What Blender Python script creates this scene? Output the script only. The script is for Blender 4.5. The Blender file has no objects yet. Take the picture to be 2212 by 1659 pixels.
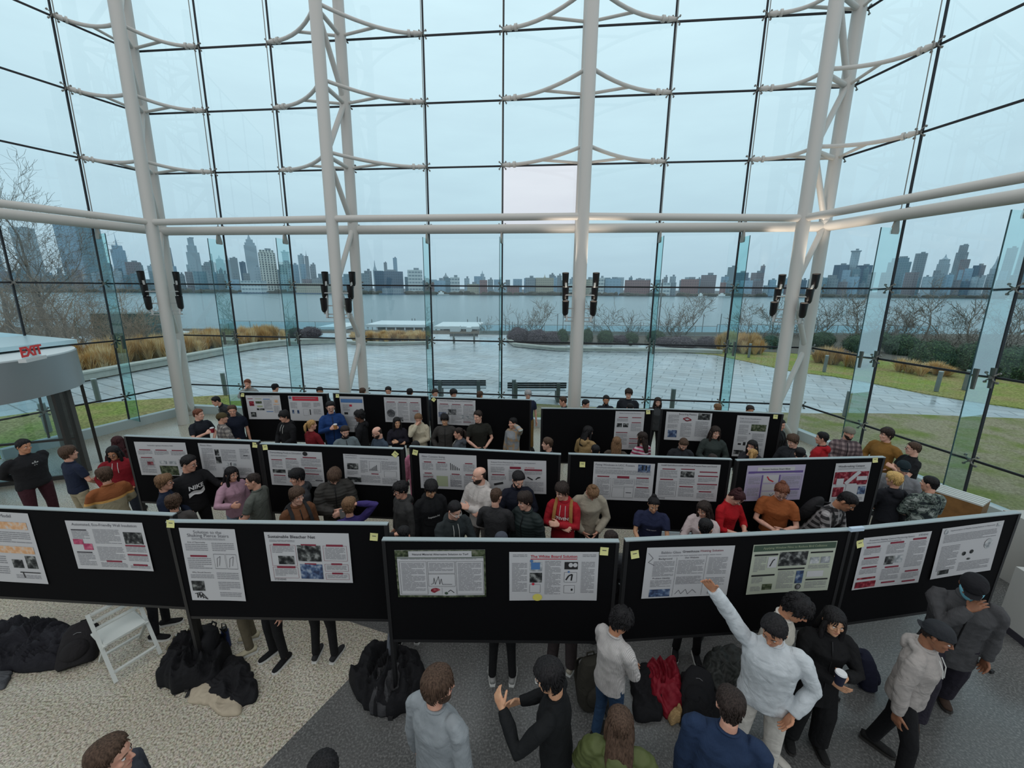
import bpy, bmesh, math, random
from mathutils import Vector, Matrix, noise
from mathutils.bvhtree import BVHTree
SC = bpy.context.scene
COL = SC.collection
R = math.radians
PI = math.pi
V = Vector
# ------------------------------------------------------------ camera model
IW, IH, FPX = 2212.0, 1659.0, 845.0
TH, ROLL, CZ = R(13.80), R(-0.403), 4.55
CAM = V((0, 0, CZ))
_r, _u, FWD = V((1, 0, 0)), V((0, math.sin(TH), math.cos(TH))), V((0, math.cos(TH), -math.sin(TH)))
RX = _r*math.cos(ROLL) - _u*math.sin(ROLL)
UX = _r*math.sin(ROLL) + _u*math.cos(ROLL)
def ray(x, y): return RX*((x-IW/2)/FPX) + UX*((IH/2-y)/FPX) + FWD
def atz(x, y, z=0.0):
    d = ray(x, y); return CAM + d*((z-CZ)/d.z)
def atY(x, y, Y):
    d = ray(x, y); return CAM + d*(Y/d.y)
def atdist(x, Y):           # ground x for an image column at world Y, near eye level
    d = ray(x, 622); return d.x*Y/d.y
def px(p):
    q = V(p)-CAM; w = q.dot(FWD)
    return (IW/2+FPX*q.dot(RX)/w, IH/2-FPX*q.dot(UX)/w)
cd = bpy.data.cameras.new('camera'); cam = bpy.data.objects.new('camera', cd); COL.objects.link(cam)
cd.sensor_fit = 'HORIZONTAL'; cd.sensor_width = 36; cd.lens = 36*FPX/IW; cd.clip_start = .05; cd.clip_end = 9000
cam.matrix_world = Matrix(((RX.x, UX.x, -FWD.x, 0), (RX.y, UX.y, -FWD.y, 0), (RX.z, UX.z, -FWD.z, CZ), (0, 0, 0, 1)))
SC.camera = cam
# ------------------------------------------------------------ materials
MATS = {}
def srgb(c):
    if isinstance(c, str): c = tuple(int(c[i:i+2], 16) for i in (0, 2, 4))
    return tuple(((v/255)/12.92 if v/255 <= .04045 else ((v/255+.055)/1.055)**2.4) for v in c) + (1,)
class NT:
    def __init__(s, name):
        s.m = bpy.data.materials.new(name); s.m.use_nodes = True; s.t = s.m.node_tree; s.t.nodes.clear()
        s.out = s.n('ShaderNodeOutputMaterial')
    def n(s, typ, **k):
        o = s.t.nodes.new(typ)
        for a, b in k.items():
            if hasattr(o, a): setattr(o, a, b)
            else: o.inputs[a].default_value = b
        return o
    def l(s, a, b): s.t.links.new(a, b)
    def bsdf(s, col=None, rough=.6, metal=0, spec=.5, **k):
        b = s.n('ShaderNodeBsdfPrincipled'); b.inputs['Roughness'].default_value = rough; b.inputs['Metallic'].default_value = metal
        b.inputs['Specular IOR Level'].default_value = spec
        if col is not None: b.inputs['Base Color'].default_value = col
        for a, c in k.items(): b.inputs[a.replace('_', ' ')].default_value = c
        s.l(b.outputs[0], s.out.inputs[0]); return b
    def coord(s, which='Object', scale=None):
        c = s.n('ShaderNodeTexCoord').outputs[which]
        if scale is not None:
            m = s.n('ShaderNodeMapping'); m.inputs['Scale'].default_value = scale if hasattr(scale, '__len__') else (scale,)*3
            s.l(c, m.inputs[0]); return m.outputs[0]
        return c
    def ramp(s, fac, stops, interp='LINEAR'):
        r = s.n('ShaderNodeValToRGB'); r.color_ramp.interpolation = interp
        e = r.color_ramp.elements
        while len(e) > 1: e.remove(e[-1])
        e[0].position = stops[0][0]; e[0].color = stops[0][1]
        for p, c in stops[1:]:
            k = e.new(p); k.color = c
        s.l(fac, r.inputs[0]); return r.outputs[0]
    def mix(s, f, a, b, mode='MIX'):
        m = s.n('ShaderNodeMix', data_type='RGBA', blend_type=mode)
        for i, v in ((0, f), (6, a), (7, b)):
            if hasattr(v, 'links') or hasattr(v, 'is_linked'): s.l(v, m.inputs[i])
            else: m.inputs[i].default_value = v
        return m.outputs[2]
    def math(s, op, a, b=0.0):
        m = s.n('ShaderNodeMath', operation=op)
        for i, v in ((0, a), (1, b)):
            if hasattr(v, 'is_linked'): s.l(v, m.inputs[i])
            else: m.inputs[i].default_value = v
        return m.outputs[0]
def M(name, col, rough=.6, metal=0, var=0, vscale=8, bump=0, bscale=40, spec=.5):
    if name in MATS: return MATS[name]
    k = NT(name); c = srgb(col); b = k.bsdf(c, rough, metal, spec)
    if var or bump: co = k.coord()
    if var:
        n = k.n('ShaderNodeTexNoise', Scale=vscale, Detail=4); k.l(co, n.inputs[0])
        lo = tuple(v*(1-var) for v in c[:3])+(1,); hi = tuple(min(1, v*(1+var)) for v in c[:3])+(1,)
        k.l(k.ramp(n.outputs[0], [(.3, lo), (.7, hi)]), b.inputs['Base Color'])
    if bump:
        n = k.n('ShaderNodeTexNoise', Scale=bscale, Detail=3); k.l(co, n.inputs[0])
        bp = k.n('ShaderNodeBump', Strength=bump, Distance=.02); k.l(n.outputs[0], bp.inputs['Height']); k.l(bp.outputs[0], b.inputs['Normal'])
    MATS[name] = k.m; return k.m
def emis(name, col, s):
    if name in MATS: return MATS[name]
    k = NT(name); e = k.n('ShaderNodeEmission', Strength=s); e.inputs[0].default_value = srgb(col); k.l(e.outputs[0], k.out.inputs[0]); MATS[name] = k.m; return k.m
def glassmat(name, tint, refl=.06, rough=.0):
    k = NT(name); t = k.n('ShaderNodeBsdfTransparent'); t.inputs[0].default_value = tint
    g = k.n('ShaderNodeBsdfGlossy', Roughness=rough); g.inputs[0].default_value = (.9, .97, .97, 1)
    lw = k.n('ShaderNodeLayerWeight', Blend=.35); f = k.math('MULTIPLY_ADD', lw.outputs['Fresnel'], .5)
    f.node.inputs[2].default_value = refl*.5
    mx = k.n('ShaderNodeMixShader'); k.l(f, mx.inputs[0]); k.l(t.outputs[0], mx.inputs[1]); k.l(g.outputs[0], mx.inputs[2]); k.l(mx.outputs[0], k.out.inputs[0])
    MATS[name] = k.m; return k.m
# ------------------------------------------------------------ objects
def tag(o, label=None, cat=None, group=None, kind=None):
    if label: o['label'] = label
    if cat: o['category'] = cat
    if group: o['group'] = group
    if kind: o['kind'] = kind
    return o
def empty(name, loc=(0, 0, 0), rz=0, label=None, cat=None, group=None, kind=None):
    o = bpy.data.objects.new(name, None); COL.objects.link(o); o.location = loc; o.rotation_euler[2] = rz; o.empty_display_size = .1
    return tag(o, label, cat, group, kind)
class MB:
    def __init__(s): s.b = bmesh.new(); s.mi = 0
    def face(s, vs, mi=None):
        try: f = s.b.faces.new(vs)
        except ValueError: return None
        f.material_index = s.mi if mi is None else mi; return f
    def quad(s, a, b, c, d, mi=None):
        return s.face([s.b.verts.new(p) for p in (a, b, c, d)], mi)
    def box(s, c, size, rot=None, mi=None):
        sx, sy, sz = (v/2 for v in size); c = V(c); vs = []
        for dx, dy, dz in ((-1,-1,-1),(1,-1,-1),(1,1,-1),(-1,1,-1),(-1,-1,1),(1,-1,1),(1,1,1),(-1,1,1)):
            p = V((dx*sx, dy*sy, dz*sz))
            if rot is not None: p = rot @ p
            vs.append(s.b.verts.new(c+p))
        for q in ((3,2,1,0),(4,5,6,7),(0,1,5,4),(1,2,6,5),(2,3,7,6),(3,0,4,7)): s.face([vs[i] for i in q], mi)
        return s
    def bar(s, a, b, w, h, mi=None, up=V((0,0,1))):
        a, b = V(a), V(b); d = (b-a); L = d.length; z = d.normalized(); x = up.cross(z)
        if x.length < 1e-4: x = V((1,0,0))
        x.normalize(); y = z.cross(x); rot = Matrix((x, y, z)).transposed()
        return s.box((a+b)/2, (w, h, L), rot, mi)
    def tube(s, pts, rad, n=10, cap=True, mi=None, flat=None):
        pts = [V(p) for p in pts]; rr = rad if hasattr(rad, '__len__') else [rad]*len(pts); rings = []
        t0 = (pts[1]-pts[0]).normalized(); x = t0.orthogonal().normalized() if flat is None else V(flat)
        for i, p in enumerate(pts):
            t = (pts[min(i+1, len(pts)-1)]-pts[max(i-1, 0)])
            if t.length < 1e-7: t = t0
            t.normalize(); x = (x - t*x.dot(t))
            if x.length < 1e-5: x = t.orthogonal()
            x.normalize(); y = t.cross(x); r = rr[i]
            ra, rb = (r if hasattr(r, '__len__') else (r, r))
            rings.append([s.b.verts.new(p + x*(ra*math.cos(2*PI*k/n)) + y*(rb*math.sin(2*PI*k/n))) for k in range(n)])
        for i in range(len(rings)-1):
            for k in range(n): s.face([rings[i][k], rings[i][(k+1)%n], rings[i+1][(k+1)%n], rings[i+1][k]], mi)
        if cap: s.face(rings[0][::-1], mi); s.face(rings[-1], mi)
        return s
    def loft(s, rings, cap=True, mi=None):   # rings: list of lists of points
        rv = [[s.b.verts.new(p) for p in r] for r in rings]; n = len(rv[0])
        for i in range(len(rv)-1):
            for k in range(n): s.face([rv[i][k], rv[i][(k+1)%n], rv[i+1][(k+1)%n], rv[i+1][k]], mi)
        if cap: s.face(rv[0][::-1], mi); s.face(rv[-1], mi)
        return s
    def ball(s, c, r, n=12, m=8, mi=None, f=None):
        c = V(c); r = V(r) if hasattr(r, '__len__') else V((r, r, r)); rings = []
        for i in range(1, m):
            a = PI*i/m; ring = []
            for k in range(n):
                b = 2*PI*k/n; d = V((math.sin(a)*math.cos(b), math.sin(a)*math.sin(b), math.cos(a)))
                q = V((d.x*r.x, d.y*r.y, d.z*r.z))
                if f: q = q*f(d)
                ring.append(s.b.verts.new(c+q))
            rings.append(ring)
        t = s.b.verts.new(c+V((0,0,r.z))*(f(V((0,0,1))) if f else 1)); bt = s.b.verts.new(c-V((0,0,r.z))*(f(V((0,0,-1))) if f else 1))
        for k in range(n):
            s.face([t, rings[0][k], rings[0][(k+1)%n]], mi); s.face([bt, rings[-1][(k+1)%n], rings[-1][k]], mi)
        for i in range(len(rings)-1):
            for k in range(n): s.face([rings[i][k], rings[i+1][k], rings[i+1][(k+1)%n], rings[i][(k+1)%n]], mi)
        return s
    def xf(s, m): bmesh.ops.transform(s.b, matrix=m, verts=s.b.verts); return s
    def mesh(s, name, mats, smooth=True, angle=40):
        me = bpy.data.meshes.new(name); s.b.to_mesh(me); s.b.free()
        for m in (mats if hasattr(mats, '__len__') else [mats]): me.materials.append(m)
        if smooth:
            me.polygons.foreach_set('use_smooth', [True]*len(me.polygons))
            if angle < 180:
                try: me.set_sharp_from_angle(angle=R(angle))
                except Exception: pass
        me.update(); return me
    def build(s, name, mats, parent=None, smooth=True, loc=None, rz=None, angle=40, **t):
        o = bpy.data.objects.new(name, s.mesh(name, mats, smooth, angle)); COL.objects.link(o)
        if parent is not None: o.parent = parent
        if loc is not None: o.location = loc
        if rz is not None: o.rotation_euler[2] = rz
        return tag(o, **t)
def put(name, me, parent=None, loc=None, rz=None, **t):
    o = bpy.data.objects.new(name, me); COL.objects.link(o)
    if parent is not None: o.parent = parent
    if loc is not None: o.location = loc
    if rz is not None: o.rotation_euler[2] = rz
    return tag(o, **t)
def copy_tree(o, loc=None, rz=None, label=None, parent=None):
    c = o.copy(); COL.objects.link(c); c.parent = parent
    if loc is not None: c.location = loc
    if rz is not None: c.rotation_euler[2] = rz
    if label: c['label'] = label
    for ch in list(o.children): copy_tree(ch, parent=c)
    return c
# ------------------------------------------------------------ world and view
w = bpy.data.worlds.new('overcast_sky'); SC.world = w; w.use_nodes = True; t = w.node_tree; t.nodes.clear()
def wn(ty, **k):
    o = t.nodes.new(ty)
    for a, b in k.items():
        if hasattr(o, a): setattr(o, a, b)
        else: o.inputs[a].default_value = b
    return o
tc = wn('ShaderNodeTexCoord'); sp = wn('ShaderNodeSeparateXYZ'); t.links.new(tc.outputs['Generated'], sp.inputs[0])
rp = wn('ShaderNodeValToRGB'); e = rp.color_ramp.elements
e[0].position = 0; e[0].color = srgb((186, 195, 202)); e[1].position = .1; e[1].color = srgb((198, 208, 214))
for p_, c_ in ((.25, (212, 222, 226)), (.5, (230, 237, 239)), (.9, (242, 243, 243))):
    q = e.new(p_); q.color = srgb(c_)
t.links.new(sp.outputs[2], rp.inputs[0])
mp = wn('ShaderNodeMapping'); mp.inputs['Scale'].default_value = (3, 3, 14); t.links.new(tc.outputs['Generated'], mp.inputs[0])
nz = wn('ShaderNodeTexNoise', Scale=1.6, Detail=5, Roughness=.55); t.links.new(mp.outputs[0], nz.inputs[0])
r2 = wn('ShaderNodeValToRGB'); r2.color_ramp.elements[0].position = .35; r2.color_ramp.elements[0].color = (.97, .97, .98, 1)
r2.color_ramp.elements[1].position = .7; r2.color_ramp.elements[1].color = (1.03, 1.03, 1.03, 1); t.links.new(nz.outputs[0], r2.inputs[0])
mx = wn('ShaderNodeMix', data_type='RGBA', blend_type='MULTIPLY'); mx.inputs[0].default_value = 1
t.links.new(rp.outputs[0], mx.inputs[6]); t.links.new(r2.outputs[0], mx.inputs[7])
bg = wn('ShaderNodeBackground', Strength=1.15); t.links.new(mx.outputs[2], bg.inputs[0]); wo = wn('ShaderNodeOutputWorld'); t.links.new(bg.outputs[0], wo.inputs[0])
vs = SC.view_settings; vs.view_transform = 'Standard'; vs.look = 'None'; vs.gamma = 1; vs.exposure = 0.0; vs.use_curve_mapping = False
SC.cycles.transparent_max_bounces = 24; SC.cycles.max_bounces = 6; SC.cycles.diffuse_bounces = 3; SC.cycles.glossy_bounces = 3
SC.cycles.caustics_reflective = False; SC.cycles.caustics_refractive = False
random.seed(7)
# ============================================================ THE SETTING
# floor: speckled terrazzo, beige with one grey field
k = NT('terrazzo'); b = k.bsdf(rough=.28); co = k.coord('Object')
v1 = k.n('ShaderNodeTexVoronoi', Scale=60); k.l(co, v1.inputs[0]); n1 = k.n('ShaderNodeTexNoise', Scale=48, Detail=3, Roughness=.6); k.l(co, n1.inputs[0])
n2 = k.n('ShaderNodeTexNoise', Scale=.7, Detail=3); k.l(co, n2.inputs[0])
bei = k.ramp(n1.outputs[0], [(.38, srgb((116, 108, 92))), (.48, srgb((172, 165, 148))), (.62, srgb((208, 202, 186)))])
bei = k.mix(.12, bei, v1.outputs['Color'], 'MULTIPLY')
gry = k.ramp(n1.outputs[0], [(.36, srgb((62, 63, 64))), (.52, srgb((82, 83, 83))), (.66, srgb((112, 113, 112)))])
hi = k.ramp(v1.outputs['Distance'], [(.0, (1, 1, 1, 1)), (.1, (0, 0, 0, 1))])
at = k.n('ShaderNodeVertexColor', layer_name='field')
base = k.mix(at.outputs[0], bei, gry)
base = k.mix(k.math('MULTIPLY', n2.outputs[0], .25), base, (.2, .19, .17, 1))
k.l(base, b.inputs['Base Color']); k.l(k.ramp(n2.outputs[0], [(.35, (.2,)*3+(1,)), (.65, (.36,)*3+(1,))]), b.inputs['Roughness'])
TERR = k.m
def poly(name, pts, z, th, mat, **t):
    m = MB(); top = [m.b.verts.new((p[0], p[1], z)) for p in pts]; bot = [m.b.verts.new((p[0], p[1], z-th)) for p in pts]
    f = m.face(top); n = len(pts)
    for i in range(n): m.face([top[i], bot[i], bot[(i+1)%n], top[(i+1)%n]])
    bmesh.ops.recalc_face_normals(m.b, faces=m.b.faces[:])
    return m.build(name, mat, smooth=False, **t)
# facade geometry
A0, B0, LEAN = V((-11.86, 13.81, 0)), V((9.06, 11.76, 0)), .04
DC = (B0-A0); LC = DC.length; DC.normalize(); NI = V((DC.y, -DC.x, 0))      # NI points into the room
DL = V((-.394, -.919, 0)).normalized(); DR = V((.187, -.982, 0)).normalized()
NL = V((-DL.y, DL.x, 0)); NR = V((DR.y, -DR.x, 0))
def FC(s, z): return A0 + DC*s - NI*(LEAN*z) + V((0, 0, z))
def FL(s, z): return FC(0, z) + DL*s
def FR(s, z): return FC(LC, z) + DR*s
SC_ = [0, 2.18, 4.5, 6.86, 9.22, 11.56, 13.92, 16.27, 18.6, LC]
SL_ = [0, 1.79, 3.6, 5.6, 7.8, 10.2]
SR_ = [0, 1.92, 4.14, 6.4, 8.8]
ZL = [0.0, 1.05, 2.84, 4.60, 6.36, 8.11, 9.87, 11.61, 13.4]
# floor outline follows the facades
flo = [FC(0, 0), FC(LC, 0), FR(8.8, 0), V((12, -6, 0)), V((-16.5, -6, 0)), FL(10.2, 0)]
m = MB(); apex = atz(846, 1372); a1 = atz(566, 1659); 
dA = (a1-apex).normalized(); a2 = apex + dA*7
grey = [apex, atz(716, 1330), atz(760, 1250), V((1.0, 6.1, 0)), FR(6.5, 0), FR(8.8, 0), V((12, -6, 0)), V((a2.x, -6, 0)), a2]
# beige slab with the grey field cut as own faces (same plane, tiled polygon)
lay = m.b.loops.layers.color.new('field')
def fpoly(pts, val):
    f = m.face([m.b.verts.new((p[0], p[1], 0)) for p in pts])
    f.normal_update()
    if f.normal.z < 0: f.normal_flip()
    for l in f.loops: l[lay] = (val, val, val, 1)
fpoly(grey, 1)
# beige = outline minus grey, as a few simple polygons around it
gv = [V(p) for p in grey]
fpoly([gv[1], gv[2], gv[3], gv[4], flo[1], flo[0], flo[5]], 0)
fpoly([gv[0], gv[1], flo[5], V((-16.5, -6, 0)), gv[7], gv[8]], 0)
fl = m.build('floor', TERR, smooth=False, kind='structure')
# ---- exterior grounds
k = NT('lawn_mat'); b = k.bsdf(rough=.9, spec=.1); co = k.coord()
na = k.n('ShaderNodeTexNoise', Scale=.5, Detail=5); k.l(co, na.inputs[0]); nb = k.n('ShaderNodeTexNoise', Scale=14, Detail=4); k.l(co, nb.inputs[0])
g1 = k.ramp(nb.outputs[0], [(.35, srgb((104, 116, 52))), (.65, srgb((156, 162, 80)))]); g2 = k.ramp(nb.outputs[0], [(.35, srgb((120, 106, 62))), (.65, srgb((178, 160, 108)))])
k.l(k.mix(k.ramp(na.outputs[0], [(.40, (0, 0, 0, 1)), (.62, (1, 1, 1, 1))]), g1, g2), b.inputs['Base Color']); LAWN = k.m
k = NT('leaf_strewn_grass'); b = k.bsdf(rough=.95, spec=.1); co = k.coord()
na = k.n('ShaderNodeTexNoise', Scale=.8, Detail=5); k.l(co, na.inputs[0]); nb = k.n('ShaderNodeTexNoise', Scale=16, Detail=6, Roughness=.8); k.l(co, nb.inputs[0])
g1 = k.ramp(nb.outputs[0], [(.3, srgb((92, 104, 50))), (.7, srgb((140, 142, 78)))]); g2 = k.ramp(nb.outputs[0], [(.3, srgb((96, 84, 62))), (.7, srgb((186, 172, 142)))])
k.l(k.mix(k.ramp(na.outputs[0], [(.36, (0, 0, 0, 1)), (.56, (1, 1, 1, 1))]), g1, g2), b.inputs['Base Color']); LEAFY = k.m
k = NT('wet_paving'); b = k.bsdf(rough=.3); co = k.coord()
mpn = k.n('ShaderNodeMapping'); mpn.inputs['Rotation'].default_value = (0, 0, R(28)); k.l(co, mpn.inputs[0])
br = k.n('ShaderNodeTexBrick', Scale=1.0); br.inputs['Brick Width'].default_value = 1.3; br.inputs['Row Height'].default_value = .62; br.inputs['Mortar Size'].default_value = .028; br.inputs['Mortar Smooth'].default_value = .2
br.inputs['Color1'].default_value = srgb((164, 170, 174)); br.inputs['Color2'].default_value = srgb((188, 192, 194)); br.inputs['Mortar'].default_value = srgb((108, 116, 120)); k.l(mpn.outputs[0], br.inputs[0])
na = k.n('ShaderNodeTexNoise', Scale=.35, Detail=5, Roughness=.6); k.l(co, na.inputs[0])
k.l(k.mix(k.ramp(na.outputs[0], [(.4, (0, 0, 0, 1)), (.75, (.35, .35, .35, 1))]), br.outputs[0], srgb((160, 146, 134))), b.inputs['Base Color'])
k.l(k.ramp(na.outputs[0], [(.35, (.12,)*3+(1,)), (.65, (.42,)*3+(1,))]), b.inputs['Roughness']); PAVE = k.m
MULCH = M('mulch', (92, 84, 74), .95, var=.3, vscale=6)
def pts_px(l, z=0): return [atz(x, y, z) for x, y in l]
# patio: broad paved court
poly('paved_court', [V((-40, 12, 0)), V((-40, 40, 0)), V((-14, 40, 0)), V((30, 38, 0)), V((46, 34, 0)), V((60, 12, 0)), V((9.6, 11.9, 0)), V((9, 13, 0)), V((-11.8, 15, 0)), V((-12.6, 13.5, 0)), V((-14, 9, 0)), V((-40, 0, 0))], -.06, .3, PAVE, label='wet grey stone paved court outside between the lawns', cat='paving')
lawnL = pts_px([(-260, 905), (0, 900), (60, 892), (180, 872), (330, 862), (520, 851), (640, 866), (760, 882)], -.03)
poly('lawn', lawnL + [FC(7, 0)+V((0, .15, 0)), FC(.2, 0)+V((-.1, .25, 0)), FL(5, 0)-NL*.3, FL(10, 0)-NL*.3, V((-24, 4, 0))], -.03, .1, LAWN, label='green lawn outside the glass by the revolving door', cat='lawn')
lr = pts_px([(1040, 883), (1160, 872), (1300, 880), (1500, 884), (1650, 890), (1760, 893), (1830, 892), (1920, 893), (2060, 898), (2212, 904), (2400, 915)], -.03)
poly('leafy_grass', [FC(11, 0)+V((0, .2, 0))] + lr + [V((24, 4, 0)), FR(8.8, 0)-NR*.3, FR(.1, 0)-NR*.3+V((0, .2, 0))], -.03, .1, LEAFY, label='patchy grass with fallen leaves right outside the glass', cat='lawn')
poly('far_lawn', pts_px([(1440, 757), (1545, 766), (1640, 786), (1720, 803), (1800, 812), (1880, 826), (2000, 850), (2110, 868), (2212, 882), (2500, 920), (2700, 800), (2212, 760), (1850, 744)], -.02), -.02, .1, LAWN, label='sloping lawn strip beyond the paving below the shrubs', cat='lawn')
poly('shrub_bed', [V((38, 20, 0)), V((16, 31, 0)), V((12.5, 33.2, 0)), V((2, 32.4, 0)), V((-.5, 34, 0)), V((-.5, 42, 0)), V((50, 42, 0)), V((60, 30, 0))], .0, .2, MULCH, label='mulched planting bed under the round shrubs', cat='planting bed')
# bluff side and river
k = NT('river_mat'); b = k.bsdf(srgb((96, 122, 128)), .22); co = k.coord()
mpn = k.n('ShaderNodeMapping'); mpn.inputs['Scale'].default_value = (.03, .09, .03); k.l(co, mpn.inputs[0])
na = k.n('ShaderNodeTexNoise', Scale=3, Detail=8, Roughness=.7); k.l(mpn.outputs[0], na.inputs[0])
bp = k.n('ShaderNodeBump', Strength=.5, Distance=1.0); k.l(na.outputs[0], bp.inputs['Height']); k.l(bp.outputs[0], b.inputs['Normal']); RIV = k.m
ZR = -14.0; YS = 1030.0
m = MB(); m.quad((-3000, 45, ZR), (3000, 45, ZR), (3000, YS+40, ZR), (-3000, YS+40, ZR)); m.build('river', RIV, smooth=False, label='broad grey river between the bluff and the city', cat='river')
poly('far_bank', [V((-3000, YS, 0)), V((3000, YS, 0)), V((3500, 4500, 0)), V((-3500, 4500, 0))], ZR+2, 3, M('bank', (96, 98, 100), .9), label='far river bank under the city skyline', cat='ground')
poly('bluff_slope', [V((-70, 38, 0)), V((70, 38, 0)), V((90, 60, 0)), V((-90, 60, 0))], -3.2, 11, M('slope', (92, 84, 70), .95, var=.3), label='dark planted bluff below the court', cat='ground')
poly('court_apron', [V((-70, 0, 0)), V((-40, 0, 0)), V((-40, 40, 0)), V((60, 40, 0)), V((90, 20, 0)), V((90, 44, 0)), V((-70, 44, 0))], -.12, .5, MULCH, label='mulched ground around the court edge', cat='ground')
# ---------------- steel and glass
STEEL = M('painted_steel', (196, 192, 186), .45); DARK = M('black_seal', (22, 22, 28), .6); INOX = M('cast_steel', (128, 124, 118), .45, .6); CHROME = M('bright_steel', (190, 190, 190), .25, .9)
GL = glassmat('pane_glass', (.71, .91, .98, 1), .05); GL2 = glassmat('clear_pane_glass', (1, .965, 1, 1), .04); FIN = glassmat('fin_glass', (.50, .80, .80, 1), .05)
FEDGE = M('fin_edge', (40, 70, 74), .3)
def facade(idx, fn, S, label):
    root = tag(empty('window_%d' % idx), kind='structure')
    g, g2, j = MB(), MB(), MB()
    for a in range(len(S)-1):
        for c in range(len(ZL)-1):
            s0, s1, z0, z1 = S[a]+.012, S[a+1]-.012, ZL[c]+.012, ZL[c+1]-.012
            tgt = g2 if (idx == 1 and a == 5 and c == 4) else g
            tgt.quad(fn(s0, z0), fn(s1, z0), fn(s1, z1), fn(s0, z1))
    for s in S[1:] if idx > 1 else S:
        j.bar(fn(s, 0), fn(s, 13.4), .045, .035)
    for z in ZL[:4]+ZL[4:]:
        if z == 0: continue
        j.bar(fn(S[0], z), fn(S[-1], z), .035, .045)
    g.build('glass', GL, root, smooth=False); j.build('black_joint', DARK, root, smooth=False)
    if idx == 1: g2.build('glass', GL2, root, smooth=False).__setitem__('label', 'single untinted pinkish pane')
    else: g2.b.free()
    return root
facade(1, FC, SC_, ''); facade(2, FL, SL_, ''); facade(3, FR, SR_, '')
# low white kerb along the glass foot
kb = MB()
for a, b_, N_ in ((FC(0, .14), FC(LC, .14), NI), (FL(0, .14), FL(4.5, .14), NL), (FR(0, .14), FR(8.8, .14), NR)): kb.bar(a+N_*.02, b_+N_*.02, .22, .28)
kb.build('baseboard_front', M('white_kerb', (176, 186, 186), .5), kind='structure', smooth=False)
# spider fittings on the joint crossings
sf = MB()
for a in (45, 135, 225, 315):
    d = V((math.cos(R(a)), 0, math.sin(R(a)))); sf.tube([(0, .0, 0), d*.09+V((0, -.05, 0)), d*.17+V((0, .0, 0))], [.022, .018, .014], 8)
    sf.tube([d*.17+V((0, -.02, 0)), d*.17+V((0, .025, 0))], .03, 10)
sf.tube([(0, -.06, 0), (0, .03, 0)], .04, 12)
sf.xf(Matrix.Scale(.8, 4)); SPID = sf.mesh('spider_fitting', INOX)
def spider(fn, s, z, N_, d, lab, grp):
    o = put('spider_fitting', SPID, loc=fn(s, z)+N_*.06, rz=math.atan2(d.y, d.x), label=lab, cat='glass fitting', group=grp); return o
for fn, S, N_, d, wl in ((FC, SC_, NI, DC, 'front'), (FL, SL_[1:4], NL, -DL, 'left side'), (FR, SR_[1:4], NR, DR, 'right side')):
    for z in ZL[1:-1]:
        for s in S: spider(fn, s, z, N_, d, 'four-armed cast steel spider fitting clamping pane corners of the %s glass wall' % wl, 'spider fittings on the %s glass wall' % wl)
# glass fins hung below the beam
ordn = ['first', 'second', 'third', 'fourth', 'fifth', 'sixth', 'seventh', 'eighth']
def fin(fn, s, N_, label):
    p0 = fn(s, 0)
    r = empty('glass_fin', fn(s, .25), 0, label, 'glass fin', 'glass fins hung from the ring beam')
    W_ = .60; o = r.location
    zt = 6.02; mb = MB(); a = fn(s, .28)+N_*.05; c = fn(s, zt)+N_*.05
    mb.quad(a-o, a+N_*W_-o, c+N_*W_-o, c-o); mb.build('blade', FIN, r, smooth=False)
    eb = MB(); eb.bar(a+N_*W_-o, c+N_*W_-o, .016, .016); eb.build('polished_edge', FEDGE, r, smooth=False)
    cl = MB(); h = fn(s, 6.30)+N_*.22-o
    side = N_.cross(V((0, 0, 1)))
    cl.bar(h+V((0, 0, .05)), h-V((0, 0, .12)), .05, .06)
    cl.loft([[h+V((0, 0, -.1))+side*u*.025+N_*v*.045 for u, v in ((-1,-1),(1,-1),(1,1),(-1,1))], [h+V((0, 0, -.36))+side*u*.025+N_*v*.11 for u, v in ((-1,-1),(1,-1),(1,1),(-1,1))], [h+V((0, 0, -.42))+side*u*.025+N_*v*.10 for u, v in ((-1,-1),(1,-1),(1,1),(-1,1))]])
    cl.build('hanger_clamp', M('fin_clamp', (150, 146, 138), .5, .3), r, smooth=False)
    for off in (.06, .52):
        q = fn(s, 2.84)+N_*off-o; MB().bar(q+V((0, 0, .2)), q-V((0, 0, .22)), .035, .07).build('splice_plate', M('splice', (96, 96, 90), .5, .3), r, smooth=False)
nm = ['leftmost front column', 'second front column', 'third front column']
fins = [(FC, 1, NI, 'tall tinted glass fin just right of the leftmost white column'), (FC, 2, NI, 'tall tinted glass fin just left of the lattice column'), (FC, 4, NI, 'narrow glass fin on the first joint right of the lattice column'), (FC, 5, NI, 'narrowest glass fin, seen edge-on between the two outdoor benches'), (FC, 7, NI, 'glass fin on the joint right of the middle column'), (FC, 8, NI, 'glass fin just left of the rightmost white column')]
for fn, i, N_, lab in fins: fin(fn, SC_[i], N_, lab)
fin(FL, SL_[1], NL, 'wide glass fin on the side wall next to the revolving door')
fin(FR, SR_[1], NR, 'wide glass fin on the right side wall nearest the corner column'); fin(FR, SR_[2], NR, 'wide dark tinted glass fin at the right picture edge')
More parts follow.
